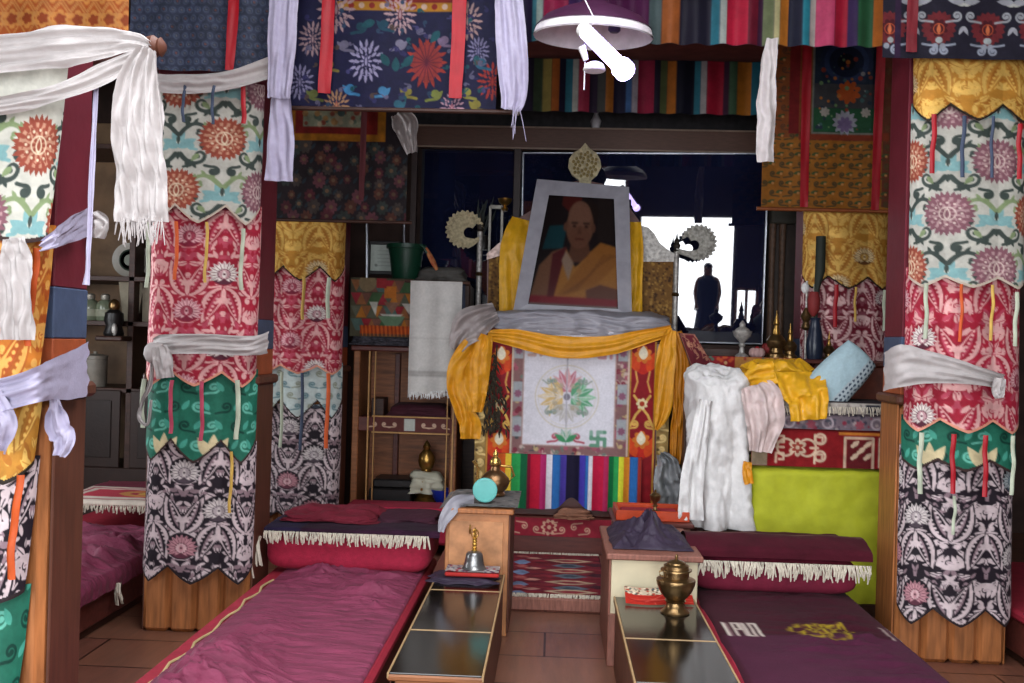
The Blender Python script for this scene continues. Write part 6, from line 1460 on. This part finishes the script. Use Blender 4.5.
MB().lathe([(.045, 0), (.048, .01), (.02, .03), (.014, .07), (.024, .085), (.014, .1), (.03, .12)], (x, 7.12, zz), 22).build('stem', M_silver, t, smooth=True)
MB().lathe([(.03, .118), (.06, .15), (.068, .185), (.06, .185), (.03, .16)], (x, 7.12, zz), 24).build('bowl', M_silver, t, smooth=True)
MB().lathe([(.055, .186), (.045, .2), (.02, .215), (.022, .235), (.004, .26)], (x, 7.12, zz), 20).build('lid', M_silver, t, smooth=True)
for i, (px, s_, lb) in enumerate(((790, 1.0, 'small dark brass stupa on the altar in front of the wine banner'), (776, 1.35, 'taller brass stupa on the altar before the carved cupboard'), (829, .8, 'little brass stupa on the altar beside the patterned pillow'))):
    t, x, zz = small('brass_stupa', lb, 'stupa', px, 345, 7.1, None, None, group='brass stupas on the altar')
    MB().lathe([(.05 * s_, 0), (.05 * s_, .02 * s_), (.035 * s_, .03 * s_), (.035 * s_, .05 * s_), (.045 * s_, .06 * s_), (.05 * s_, .09 * s_), (.03 * s_, .12 * s_)], (x, 7.1, zz), 20).build('dome', M_bronze, t, smooth=True)
    MB().lathe([(.016 * s_, .118 * s_), (.022 * s_, .13 * s_), (.012 * s_, .17 * s_), (.018 * s_, .18 * s_), (.006 * s_, .22 * s_), (.002, .25 * s_)], (x, 7.1, zz), 14).build('spire', M_brass, t, smooth=True)
t, x, zz = small('silk_lotus', 'pale pink silk lotus lying on the altar edge', 'flower', 757, 352, 7.08, None, None)
b = MB()
for k in range(7): a = k * .9; b.ell((x + .03 * math.cos(a), 7.08 + .03 * math.sin(a), zz + .035), (.028, .022, .034), 10, 6)
b.build('petal', mat('pale_pink_silk', '#b89490', .6), t, smooth=True); MB().ell((x, 7.08, zz + .05), (.02, .02, .03), 10, 6).build('flower_heart', M_red, t, smooth=True)
t, x, zz = small('silk_lotus', 'dark red silk flower cluster on the altar behind the pale pink one', 'flower', 771, 348, 7.15, None, None)
b = MB()
for k in range(8): a = k * .8; b.ell((x + .045 * math.cos(a), 7.15 + .04 * math.sin(a), zz + .05 + .02 * (k % 2)), (.03, .024, .034), 10, 6)
b.build('petal', mat('dull_red_silk', '#7a2424', .7), t, smooth=True); MB().tube([(x, 7.15, zz), (x + .01, 7.15, zz + .12)], .008).build('stem', M_green, t)
t, x, zz = small('incense_bundle', 'dark wrapped incense bundle standing upright in a vase before the gold banner', 'incense', 816, 300, 7.08, None, None)
MB().lathe([(.05, 0), (.055, .03), (.06, .1), (.045, .2), (.03, .27), (.04, .29)], (x, 7.08, zz), 20).build('vase', mat('dark_blue_vase', '#20283a', .3), t, smooth=True)
MB().tube([(x, 7.08, zz + .25), (x + .005, 7.08, zz + .5), (x + .02, 7.07, zz + .62), (x + .02, 7.07, zz + .86)], [.012, .02, .035, .034], 12).build('wrapped_sticks', mat('dark_green_wrap', '#232a22', .7), t, smooth=True)
MB().lathe([(.012, .3), (.04, .34), (.045, .42), (.03, .47)], (x - .02, 7.06, zz), 14).build('red_tassel', mat('dull_red_silk', '#7a2424'), t, smooth=True)
t, x, zz = small('prayer_wheel', 'slim ornate brass stand with pale bead on the altar beside the incense', 'stand', 806, 320, 7.12, None, None)
MB().tube([(x, 7.12, zz), (x, 7.12, zz + .55)], .008, 8).build('shaft', M_silver, t, smooth=True)
MB().lathe([(.012, .2), (.035, .22), (.02, .26), (.04, .3), (.02, .34), (.012, .36)], (x, 7.12, zz), 16).build('boss', M_bronze, t, smooth=True)
MB().ell((x - .012, 7.12, zz + .5), (.028, .02, .04), 12, 8).build('bead', M_white2, t, smooth=True)
# leaning red brocade folio
cv = Cv(.3, .42, .006, '#5a1620'); rnd = random.Random(2)
for i in range(24): cv.curl(rnd.random() * .3, rnd.random() * .42, .022, rnd.random() * 6, rnd.choice((-1, 1)), '#a8785c', .008, 1.1, 1.8)
cv.box(.008, .292, .008, .412, .01, '#8a5a4a'); cv.speck(.2, 20)
A_, B_, C_, D_ = [P(px, py, 6.95) for px, py in ((679, 333), (694, 334), (716, 372), (700, 392))]
t = thing('brocade_folio', 'dark red brocade folio leaning against the altar beside the throne', 'folio', tuple(P(700, 392, 6.95)))
def fo(dy):
    def f(U, V):
        s, v = U / .3, V / .42
        p = [(A_[k] * (1 - s) + B_[k] * s) * (1 - v) + (D_[k] * (1 - s) + C_[k] * s) * v for k in range(3)]
        return p[0], p[1] + dy, p[2]
    return f
sheet('cover', cv, fo(-.03), D_cloth, t)
V = np.array([(p.x, p.y + d, p.z) for d in (-.028, .03) for p in (A_, B_, C_, D_)]); mk('leaves_block', V, [(0, 1, 2, 3), (7, 6, 5, 4), (0, 4, 5, 1), (1, 5, 6, 2), (2, 6, 7, 3), (3, 7, 4, 0)], M_maroon_d, t, smooth=False)
MB().box(PX(684, 400, 6.95), PX(712, 400, 6.95), 6.86, 7.06 - .07, .345, min(A_.z, B_.z, C_.z, D_.z) - .002, .008).build('side_stand', M_dkwood, None, label='small dark stand under the red brocade folio, behind the white drape', cat='stand')
# dark carved cupboard between case and column
kx0, kx1 = PX(768, 280, 8.2), PX(806, 280, 8.2)
cup = thing('carved_cupboard', 'dark carved cupboard post between the glass and the wine coloured banner', 'cupboard', ((kx0 + kx1) / 2, 8.4, 0))
MB().box(kx0 + .02, kx1 + .6, 8.3, 9.0, 0, 3.6, .006).build('body', mat('dark_cupboard_wood', '#33261f', .55, var=.25), cup)
for px in (773, 783): 
    x = PX(px, 280, 8.2); MB().tube([(x, 8.26, 1.5), (x, 8.26, 2.2), (x, 8.26, 2.62)], [.03, .022, .03], 12).build('turned_column', mat('brown_carving', '#5e4636', .5, var=.3, scale=30, bump=.5), cup, smooth=True)
MB().box(kx0 + .02, kx1, 8.22, 8.3, 2.62, 2.9, .01).build('cornice', mat('dark_olive_panel', '#3a372e', .6), cup)
x = PX(801, 300, 8.2); MB().tube([(x, 8.26, 1.5), (x, 8.26, 2.7)], .008).build('pale_strip', M_iron, cup)
# ------------------------------------------------------------------ stack with the lime green cloth
Ys_ = 6.02
lx0, lx1 = PX(750, 510, Ys_), PX(892, 510, Ys_)
lz1 = PZ(820, 468, Ys_)
drape('covered_stack', lx0, lx1, Ys_, 6.75, .1, lz1, M_lime, seed=3, folds=3, flare=.004, amp=.01, crum=.022, power=12, n=150, rows=60, label='block covered in lime green cloth beside the wide gold-topped banner', cat='covered box')
def slab(name, label, cat, x0, x1, y0, y1, z0, z1, cv, m=D_wool, group=None):
    """a folded textile: top, rounded front edge, front face, tucked under; the canvas ends where the front meets the bottom"""
    H = z1 - z0; r_ = min(.025, H * .4); L = y1 - y0 - r_; q_ = r_ * PI / 2
    def fn(U, V):
        s = L + (H - r_) + q_ - (cv.h - V)      # measured from the back edge
        a = np.clip((s - L) / q_, 0, 1) * PI / 2
        y = np.where(s < L, y1 - s, y0 + r_ - r_ * np.sin(a)); z = np.where(s < L, z1, z1 - r_ + r_ * np.cos(a)) - np.clip(s - L - q_, 0, 9)
        return x0 + U / cv.w * (x1 - x0), np.minimum(y, y1) + .012 * fbm(U * 6, V * 6, 3), np.maximum(z, z0 + .001) + .005 * (1 + 2 * fbm(U * 5 + z0 * 9, s * 5, 4)) * (s < L)
    return sheet(name, cv, fn, m, None, label=label, cat=cat, group=group)
# fret rug
z0, z1 = lz1 + .002, PZ(820, 430, Ys_); w_ = lx1 - lx0; h_ = .6; 
cv = Cv(w_, .62, .006, '#7c1a1e'); v0 = .36
cr = '#c4ab92'
def T_(px, py): return (px - 753) * w_ / 133, .62 - (468 - py) / 38 * (z1 - z0 + .005)
def st_(pts, w=.014): cv.stroke([T_(*p) for p in pts], w, cr)
cv.rect(0, T_(768, 0)[0], 0, .62, '#8a7a64')
for cx in (785, 805):
    cv.ring(*T_(cx, 449), .05, .014, cr)
for px in (776, 812):
    st_([(px, 436), (px, 444), (px + 7, 444), (px + 7, 438), (px + 3, 438)]); st_([(px, 464), (px, 455), (px + 7, 455), (px + 7, 461), (px + 3, 461)])
cv.flower(*T_(796, 449), .055, 6, .4, cr); cv.flower(*T_(796, 449), .035, 6, .4, '#8c3a30'); cv.disc(*T_(796, 449), .012, cr)
st_([(776, 449), (783, 449)]); st_([(808, 449), (815, 449)]); cv.ring(*T_(817, 440), .03, .014, cr); cv.ring(*T_(817, 457), .03, .014, cr)
cv.rect(*[T_(834, 0)[0], w_], T_(0, 432)[1], T_(0, 434)[1] + .008, '#b8702c')
cv.box(T_(840, 0)[0], T_(866, 0)[0], T_(0, 438)[1], .66, .016, cr); cv.rect(T_(842, 0)[0], T_(864, 0)[0], T_(0, 440)[1], .62, '#5c1c20')
for a, c in ((847, 446), (853, 452), (859, 446), (859, 458), (847, 458)): cv.leaf(*T_(a, c), .7, .05, .03, cr); cv.disc(*T_(a, c), .012, cr)
st_([(872, 438), (872, 466)]); st_([(886, 440), (878, 440), (878, 460), (885, 460), (885, 448)])
cv.speck(.15, 25, 3)
slab('folded_rug', 'folded red rug with cream fret pattern on the lime green block', 'rug', lx0 - .0, lx1 + .01, Ys_ + .01, 6.7, z0, z1, cv, group='folded textiles on the lime green block')
cv = Cv(w_, .5, .007, '#6d6068'); rnd = random.Random(4)
for i in range(420): cv.disc(rnd.random() * w_, rnd.random() * .5, rnd.uniform(.005, .014), rnd.choice(['#3f3a48', '#8a7a84', '#54424e', '#9a8a8a', '#7a2c3c', '#4a4a54']))
for u in (.1, .33, .62): cv.flower(u, .47, .03, 7, .4, '#8a4450'); cv.ring(u + .1, .46, .03, .012, '#a89aa0')
z2 = PZ(820, 414, Ys_)
slab('folded_cloth', 'folded mauve floral cloth lying on the fret rug', 'cloth', lx0 + .02, lx1 + .01, Ys_, 6.65, z1 + .003, z2, cv, D_cot, group='folded textiles on the lime green block')
z3 = PZ(820, 402, Ys_); cv = Cv(w_, .5, .007, '#241a20'); cv.rect(0, w_, .425, .5, '#a8a098'); rnd = random.Random(8)
for i in range(46): u = rnd.random() * w_; cv.stroke([(u, .43 + rnd.random() * .03), (u + rnd.uniform(-.01, .01), .5)], .005, rnd.choice(['#4a4440', '#8a827a', '#5a5650']))
cv.rect(w_ * .78, w_ * .88, .44, .49, '#3a3a40'); cv.speck(.15, 30)
o = slab('folded_mat', 'folded dark mat with a white fringed edge on the mauve floral cloth', 'mat', lx0 + .02, lx1 + .01, Ys_ - .01, 6.6, z2 + .003, z3, cv, group='folded textiles on the lime green block')
fringe('fringe', (lx0 + .05, Ys_ - .02, z3 - .03), (lx1, Ys_ - .02, z3 - .02), .05, 90, M_cream, o, 4, .003)
# pillow and yellow cloth
pc = P(838, 377, 6.15); n = 61
g_a, g_b = np.meshgrid(np.linspace(-1, 1, n), np.linspace(-1, 1, n))
th_ = .085 * np.clip((1 - g_a ** 4) * (1 - g_b ** 4), 0, 1) ** .5; ang = math.radians(48)
lx = .215 * g_a * (1 - .06 * g_b ** 2) ; lz = .135 * g_b * (1 - .1 * g_a ** 2) * (1 - .06 * g_a)
wr = .02 * fbm(lx * 12, lz * 12, 3) * (th_ > .02)
Vs, Cs = [], []
for sg in (-1, 1):
    Vs.append(np.stack([pc.x + lx * math.cos(ang) - lz * math.sin(ang), 6.13 + sg * th_ + wr, pc.z + lx * math.sin(ang) + lz * math.cos(ang)], -1).reshape(-1, 3))
    col = np.empty((n, n, 4)); col[:] = [*hx('#a6c0c8'), 0]
    gx_, gz_ = lx / .03, lz / .024; fr_ = np.hypot((gx_ + .5 * (np.floor(gz_) % 2)) % 1 - .5, gz_ % 1 - .5); dots = lz < -.045
    col[dots] = [*hx('#aebbc0'), 0]; col[dots & (fr_ < .3)] = [*hx('#3c4a5c'), 0]; Cs.append(col.reshape(-1, 4))
gf = gridfaces(n, n)
mk('pillow', np.concatenate(Vs), np.concatenate([gf, gf[:, ::-1] + n * n]), D_cot, None, col=np.concatenate(Cs), label='pale blue pillow with dotted edge tilted on the folded textiles', cat='pillow')
rc = thing('russet_chest', 'russet wooden chest behind the pale blue pillow on the altar end', 'chest', (PX(866, 400, 6.78), 6.85, PZ(866, 401, 6.7)))
xa, xb_ = PX(838, 385, 6.7), PX(892, 385, 6.7); za_, zb_ = PZ(866, 402, 6.7), PZ(866, 363, 6.7)
MB().box(xa, xb_, 6.72, 6.98, za_, zb_ - .025, .008).build('body', mat('russet_wood', '#5a2a1c'), rc); MB().box(xa - .015, xb_ + .015, 6.705, 6.985, zb_ - .024, zb_, .006).build('lid', mat('russet_wood', '#5a2a1c'), rc)
ylw = thing('yellow_cloth', 'crumpled bright yellow cloth trailing over the fringed mat beside the pillow', 'cloth', (PX(795, 400, 6.2), 6.2, z3))
drape('heap', PX(745, 380, 6.25), PX(818, 380, 6.3), 6.2, 6.55, z3 + .001, PZ(790, 366, 6.25), M_ylw2, ylw, seed=17, folds=6, flare=.12, amp=.05, crum=.09, lumps=.16, n=150, rows=60, power=2.6)
ribbon('trailing_end', [(798, 372, 6.12, 50), (803, 388, 6.0, 46), (808, 402, 5.96, 40), (810, 420, 5.95, 36)], M_ylw2, ylw, 3, .025, 50, 20, seed=4, crumple=.03)
ribbon('trailing_end', [(746, 384, 6.1, 14), (758, 376, 6.05, 22), (775, 372, 6.02, 22)], M_ylw2, ylw, 2, .02, 40, 14, seed=6, crumple=.03)
# white draped cloth on a stand
wx0, wx1 = PX(689, 450, 6.1), PX(761, 450, 6.1)
st = thing('draped_chair', 'tall bundle draped in white silk between the throne and the lime green block', 'draped chair', ((wx0 + wx1) / 2, 6.2, .1))
MB().box(wx0 + .1, wx1 - .1, 6.1, 6.4, .1, 1.3, .02).build('chair_back', M_dkwood, st)
drape('white_drape', wx0, wx1 - .05, 5.98, 6.5, PZ(735, 531, 5.98), PZ(735, 374, 6.1), M_white2, st, seed=23, folds=6, flare=.02, amp=.035, crum=.06, power=2.5, n=190, rows=90, lumps=.22)
ribbon('scarf_end', [(755, 384, 6.02, 30), (762, 400, 5.95, 40), (764, 425, 5.93, 36), (760, 452, 5.94, 22)], mat('pale_pink_silk_scarf', '#c9b6b2', .5, bump=.12), st, 3, .03, 50, 20, seed=3, crumple=.04)
ribbon('scarf_end', [(706, 400, 5.93, 14), (699, 440, 5.9, 18), (692, 480, 5.9, 22), (690, 520, 5.92, 26)], M_white2, st, 2, .02, 50, 16, seed=9, crumple=.03)
drape('plastic_sheet', PX(757, 390, 6.1), PX(784, 390, 6.1), 6.03, 6.14, z3 + .001, PZ(778, 383, 6.1), M_greypl, seed=31, folds=5, flare=.1, crum=.05, lumps=.06, n=80, rows=30, power=2.4, label='small crumpled grey plastic sheet between the white drape and yellow cloth', cat='plastic sheet')
ribbon('plastic_sheet', [(660, 453, 6.98, 8), (667, 464, 6.95, 22), (668, 482, 6.92, 30), (672, 500, 6.9, 34), (672, 530, 6.9, 34), (672, 566, 6.9, 30)], M_greypl, None, 2.5, .04, 50, 24, seed=33, crumple=.08, label='tall crumpled grey plastic sheet beside the throne foot behind the white drape', cat='plastic sheet')
ribbon('saffron_ribbon', [(748, 462, 5.96, 9), (747, 472, 5.95, 10), (749, 484, 5.95, 9)], mat('orange_yellow_silk', '#cf8a14', .5), None, 2, .012, 24, 8, label='short saffron ribbon dangling at the corner of the lime green cloth', cat='ribbon')
# strip of yellow cloth in the dark gap
ribbon('yellow_strip', [(893, 296, 7.6, 11), (892, 330, 7.6, 12), (890, 358, 7.6, 11)], mat('dull_yellow_cloth', '#a8741c', .7), None, 1.5, .01, 24, 8, label='dull yellow strip of cloth in the dark gap beside the far banner', cat='cloth')
MB().box(1.98, 2.6, 7.75, 8.2, 0, 2.6, .01).build('dark_cupboard', M_dkwood, None, label='dark cupboard in the gap behind the wide gold-topped banner', cat='cupboard')

# ------------------------------------------------------------------ shelves in the dark gap
YH = 7.9
h0, h1 = -4.3, -2.75
sh = thing('wall_shelf', 'dark wooden shelves and cupboards in the gap between the two nearest banners', 'shelf unit', ((h0 + h1) / 2, 8.2, 0))
MB().box(h0, h1, 8.55, 8.6, 0, 3.4, .004).build('back_board', mat('brown_shelf_wood', '#7a5f45', .6, var=.25, scale=5), sh)  # warm brown shelf wood
for x in (h0, -3.42, h1 - .05): MB().box(x, x + .05, YH, 8.56, 0, 3.4, .004).build('upright', M_dkwood, sh)
zS = PZ(115, 321, YH)
for z in (zS, PZ(115, 276, YH), PZ(115, 388, YH), 3.1): MB().box(h0, h1, YH, 8.56, z - .04, z, .004).build('shelf_board', M_dkwood, sh)
for a, e in ((-3.95, -3.45), (-3.37, -2.82)):
    dr = MB().box(a, e, YH - .02, YH, .5, 1.12, .01).build('cupboard_door', mat('dark_door_wood', '#2e1d17', .5), sh); MB().box(a + .07, e - .07, YH - .03, YH - .021, .58, 1.04, .006).build('door_panel', mat('darker_door_wood', '#241611', .5), dr)
MB().box(h0, h1, YH - .03, 8.5, 0, .5, .006).build('plinth', mat('dark_door_wood', '#2e1d17'), sh)
zP = PZ(115, 276, YH)
for i, (px, lb) in enumerate(((130, 'white ringed plate standing on the dark shelf below the scarf fringe'), (158, 'second ringed plate, half hidden by the crimson banner edge'))):
    x = PX(px, 252, YH + .2); t = thing('display_plate', lb, 'plate', (x, YH + .2, zP), 'plates on the dark shelf')
    MB().lathe([(.0, .0), (.1, .0), (.135, .02), (.14, .02), (.14, .012), (.1, -.012), (.0, -.012)], (x, YH + .2, zP + .145), 36, 'y').build('plate_body', mat('grey_white_glaze', '#9a968c', .4), t, smooth=True)
    MB().lathe([(.075, .002), (.08, .007), (.09, .002)], (x, YH + .2, zP + .145), 36, 'y').build('dark_ring', mat('dark_green_glaze', '#2f3a30', .4), t, smooth=True)
    MB().lathe([(.0, .006), (.045, .006), (.05, .0)], (x, YH + .2, zP + .145), 30, 'y').build('centre_motif', mat('dull_green_glaze', '#5f6656', .4), t, smooth=True)
for i, (px, lb) in enumerate(((131, 'folded pale paper cone standing under the ringed plate'), (152, 'folded pale paper square with dark letters beside the crimson banner'))):
    c = P(px, 295, YH + .1); b = MB(); w1, w2 = (.11, .06) if i == 0 else (.08, .075)
    b.prism([(c.x - w1, c.z + .14), (c.x + w1, c.z + .14), (c.x + w2, zS + .002), (c.x - w2, zS + .002)], YH + .1, YH + .14); setp(b.build('paper_fold', mat('yellowed_paper', '#8a8270', .8), None), lb, 'paper', 'papers on the dark shelf')
for i, (px, s_, lb) in enumerate(((90, 1.1, 'wide glass jar with a lid beside the maroon pillar'), (105, 1.0, 'second glass jar with narrow neck on the dark shelf'))):
    x = PX(px, 310, YH + .15); t = thing('glass_jar', lb, 'jar', (x, YH + .15, zS), 'glass jars on the dark shelf')
    MB().lathe([(.06 * s_, 0), (.068 * s_, .01), (.07 * s_, .12), (.06 * s_, .15), (.03 * s_, .175)], (x, YH + .15, zS), 24).build('jar_body', mat('greenish_glass', '#77806a', .15, spec=.7), t, smooth=True)
    MB().lathe([(.071 * s_, .035), (.074 * s_, .04), (.074 * s_, .09), (.071 * s_, .095)], (x, YH + .15, zS), 24).build('paper_band', mat('pale_band', '#9a9c88', .6), t, smooth=True)
    MB().lathe([(.032 * s_, .174), (.035 * s_, .18), (.035 * s_, .21), (.02 * s_, .222)], (x, YH + .15, zS), 20).build('lid', mat('dull_tin', '#a8a498', .4, .5), t, smooth=True)
x = PX(122, 330, YH + .05); zD = PZ(122, 345, YH)
t = thing('dark_figurine', 'dark glossy figurine with a silver face on the lower shelf edge', 'figurine', (x, YH - .12, zS))
zD = zS + .0
MB().box(x - .11, x + .11, YH - .2, YH + .0, zS - .16, zS - .12, .01).build('bracket', M_dkwood, t)
MB().lathe([(.07, -.12), (.08, -.1), (.06, -.04), (.075, .0), (.07, .06), (.035, .09), (.03, .1)], (x, YH - .1, zS), 24).build('body', M_blk, t, smooth=True)
MB().ell((x, YH - .1, zS + .12), (.045, .045, .055), 18, 12).build('head', M_bronze, t, smooth=True)
MB().ell((x + .03, YH - .16, zS - .07), (.025, .02, .05), 12, 8).build('silver_face', M_silver, t, smooth=True)
x = PX(94, 366, YH + .1); z = PZ(115, 388, YH)
z += .002; t = thing('white_canister', 'dim white canister on the lowest open shelf beside the pillar', 'canister', (x, YH + .12, z))
MB().lathe([(.09, 0), (.095, .01), (.095, .22), (.085, .23)], (x, YH + .12, z), 28).build('body', mat('dim_white_enamel', '#8a857a', .4), t, smooth=True)
MB().lathe([(.097, .225), (.098, .25), (.06, .262), (.015, .268), (.015, .285)], (x, YH + .12, z), 28).build('lid', mat('dim_white_enamel', '#8a857a'), t, smooth=True)

# ------------------------------------------------------------------ lamps
YL = 4.85
c = P(593, 37, YL); R_ = .29
lp = thing('pendant_lamp', 'wide round pendant lamp with white inside, hanging behind the glowing tube', 'lamp', (c.x, YL, c.z))
b = MB(); prof = [(R_, 0), (R_ * .96, .035), (R_ * .8, .085), (R_ * .55, .12), (R_ * .25, .15), (.05, .17)]
b.lathe(prof + [(.045, .165)] + [(r_ - .004, z - .006) for r_, z in prof[::-1]], (c.x, YL, c.z), 48)
b.f = [f for f in b.f if len(f) == 4]; b.build('lamp_shade', M_shade, lp, smooth=True)
b = MB().lathe([(R_ * .97, .038), (R_ * .81, .088), (R_ * .56, .123), (R_ * .26, .153), (.055, .173), (.05, .2), (.03, .21)], (c.x, YL, c.z), 48)
b.f = [f for f in b.f if len(f) == 4]; b.build('shade_cover', mat('maroon_shade_cover', '#3a1432', .5), lp, smooth=True)
MB().lathe([(.02, .16), (.03, .15), (.03, .06), (.02, .05)], (c.x + .1, YL - .02, c.z - .03), 16).build('bulb_holder', mat('dark_violet_plastic', '#3a3050', .4), lp, smooth=True)
MB().tube([(c.x, YL, c.z + .2), (c.x, YL, WH)], .006).build('cord', M_blk, lp)
YT2 = 4.35
a, e = P(587, 33, YT2), P(620, 66, YT2 - .25)
tb = thing('tube_lamp', 'glowing violet-white tube lamp hanging aslant on a thin wire', 'lamp', tuple((a + e) / 2))
EM = mat('glowing_tube', '#ffffff', .5, emit=('#c4b0ff', 13.0), var=.01, bump=0)
d = (e - a).normalized()
MB().tube([a, a + d * .01, e - d * .01, e], [.02, .032, .032, .02], 16).build('tube', EM, tb, smooth=True)
MB().tube([e, e + d * .012, e + d * .05, e + d * .06], [.03, .044, .044, .03], 16).build('lamp_head', EM, tb, smooth=True)
MB().tube([a - d * .05, a - d * .04, a - d * .002], [.02, .034, .034], 14).build('end_cap', M_white2, tb, smooth=True)
hp = P(596, 22, YT2)
MB().tube([a + Vector((0, 0, .02)), hp, P(580, -10, YT2), Vector((P(570, -10, YT2).x, YT2, WH))], .003, 6).build('wire', M_white2, tb)
b = MB(); pA = P(590, 62, YT2); b.lathe([(.045, 0), (.05, .006), (.04, .03), (.02, .04)], (pA.x + .02, pA.y, pA.z - .04), 20); b.tube([a + Vector((0, 0, -.03)), P(582, 48, YT2), P(586, 60, YT2)], [.01, .018, .012]); b.tube([P(585, 62, YT2), P(584, 90, YT2)], .003, 6)
b.build('tangled_fitting', M_white2, tb, smooth=True)
# pendant shade hangs a little aslant
lp.rotation_euler = (math.radians(5), math.radians(1.5), 0)

# ------------------------------------------------------------------ the visitor in the doorway, mirrored in the case
def visitor(x, y, h):
    k = h / 1.7
    r = thing('person', 'person in a dark robe standing in the bright doorway, seen mirrored in the glass', 'person', (x, y, 0))
    V, E, R = [], [], []
    def add(p, rad, par=None):
        V.append((p[0] * k, p[1] * k, p[2] * k)); R.append(rad * k)
        if par is not None: E.append((par, len(V) - 1))
        return len(V) - 1
    pel = add((0, 0, .95), .13); sp1 = add((0, 0, 1.12), .12, pel); ch = add((0, .0, 1.3), .145, sp1); nk = add((0, .0, 1.45), .055, ch); h0 = add((0, .01, 1.53), .075, nk); h1 = add((0, .015, 1.61), .085, h0); add((0, .01, 1.67), .06, h1)
    add((0, .1, 1.57), .018, h0)                                    # nose
    for sx in (-1, 1):
        hp = add((sx * .1, 0, .88), .09, pel); kn = add((sx * .11, .02, .48), .058, hp); an = add((sx * .11, -.01, .09), .04, kn); add((sx * .12, .12, .04), .035, an)
        add((sx * .085, 0, 1.57), .02, h0)
        sh = add((sx * .19, 0, 1.38), .06, ch); el = add((sx * .25, -.02, 1.1), .042, sh); wr = add((sx * .22, .1, .9), .028, el); pm = add((sx * .215, .13, .84), .032, wr)
        for q, (dx, l) in enumerate(((-.026, .06), (-.009, .072), (.009, .068), (.026, .052))):
            a = add((sx * .215 + dx, .15, .8), .0095, pm); add((sx * .215 + dx * 1.1, .155, .8 - l * .6), .0085, a); add((sx * .215 + dx * 1.1, .145, .8 - l), .008, len(V) - 1)
        t1 = add((sx * .215 - sx * .04, .15, .83), .011, pm); add((sx * .215 - sx * .05, .165, .795), .009, t1)
    me = bpy.data.meshes.new('body'); me.from_pydata(V, E, []); me.materials.append(mat('skin_tone', '#9a6a50', .6))
    o = bpy.data.objects.new('body', me); C.objects.link(o); o.parent = r
    sk = o.modifiers.new('skin', 'SKIN')
    for i, v_ in enumerate(me.skin_vertices[0].data): v_.radius = (R[i], R[i]); v_.use_root = (i == 0)
    o.modifiers.new('smooth', 'SUBSURF').levels = 1; o.modifiers['smooth'].render_levels = 2
    n, rows = 40, 40; a = np.linspace(0, 2 * PI, n, endpoint=False)[None, :]; t = np.linspace(0, 1, rows)[:, None]
    wd = np.interp(t, [0, .08, .3, .5, .75, 1], [.09, .215, .22, .2, .23, .27]) * k; dp = np.interp(t, [0, .08, .3, .5, .75, 1], [.085, .13, .16, .15, .17, .2]) * k
    f_ = 1 + .06 * np.sin(a * 9 + 2 * np.sin(t * 4)) * t
    X_ = x + wd * f_ * np.cos(a); Yy = y + dp * f_ * np.sin(a); Zz = (1.46 - 1.32 * t) * k + 0 * a
    i = np.arange(rows - 1)[:, None] * n; j = np.arange(n)[None, :]; j2 = (j + 1) % n
    mk('robe', np.stack([X_, Yy, Zz], -1).reshape(-1, 3), np.stack([i + j, i + n + j, i + n + j2, i + j2], -1).reshape(-1, 4), mat('dark_blue_robe', '#2c3450', .8), r)
    MB().ell((x, y - .012 * k, 1.63 * k), (.092 * k, .1 * k, .085 * k), 20, 12).build('hair', mat('dark_hair', '#1c1614', .7), r, smooth=True)
visitor(1.0, -3.0, 1.62)
# ------------------------------------------------------------------ render look
EXPOSURE = 0.12
sc = bpy.context.scene
sc.view_settings.view_transform = 'Standard'; sc.view_settings.look = 'None'; sc.view_settings.gamma = 1.0; sc.view_settings.use_curve_mapping = False
sc.view_settings.exposure = EXPOSURE
sc.cycles.use_denoising = True
sc.cycles.max_bounces = 6
bpy.context.view_layer.update()
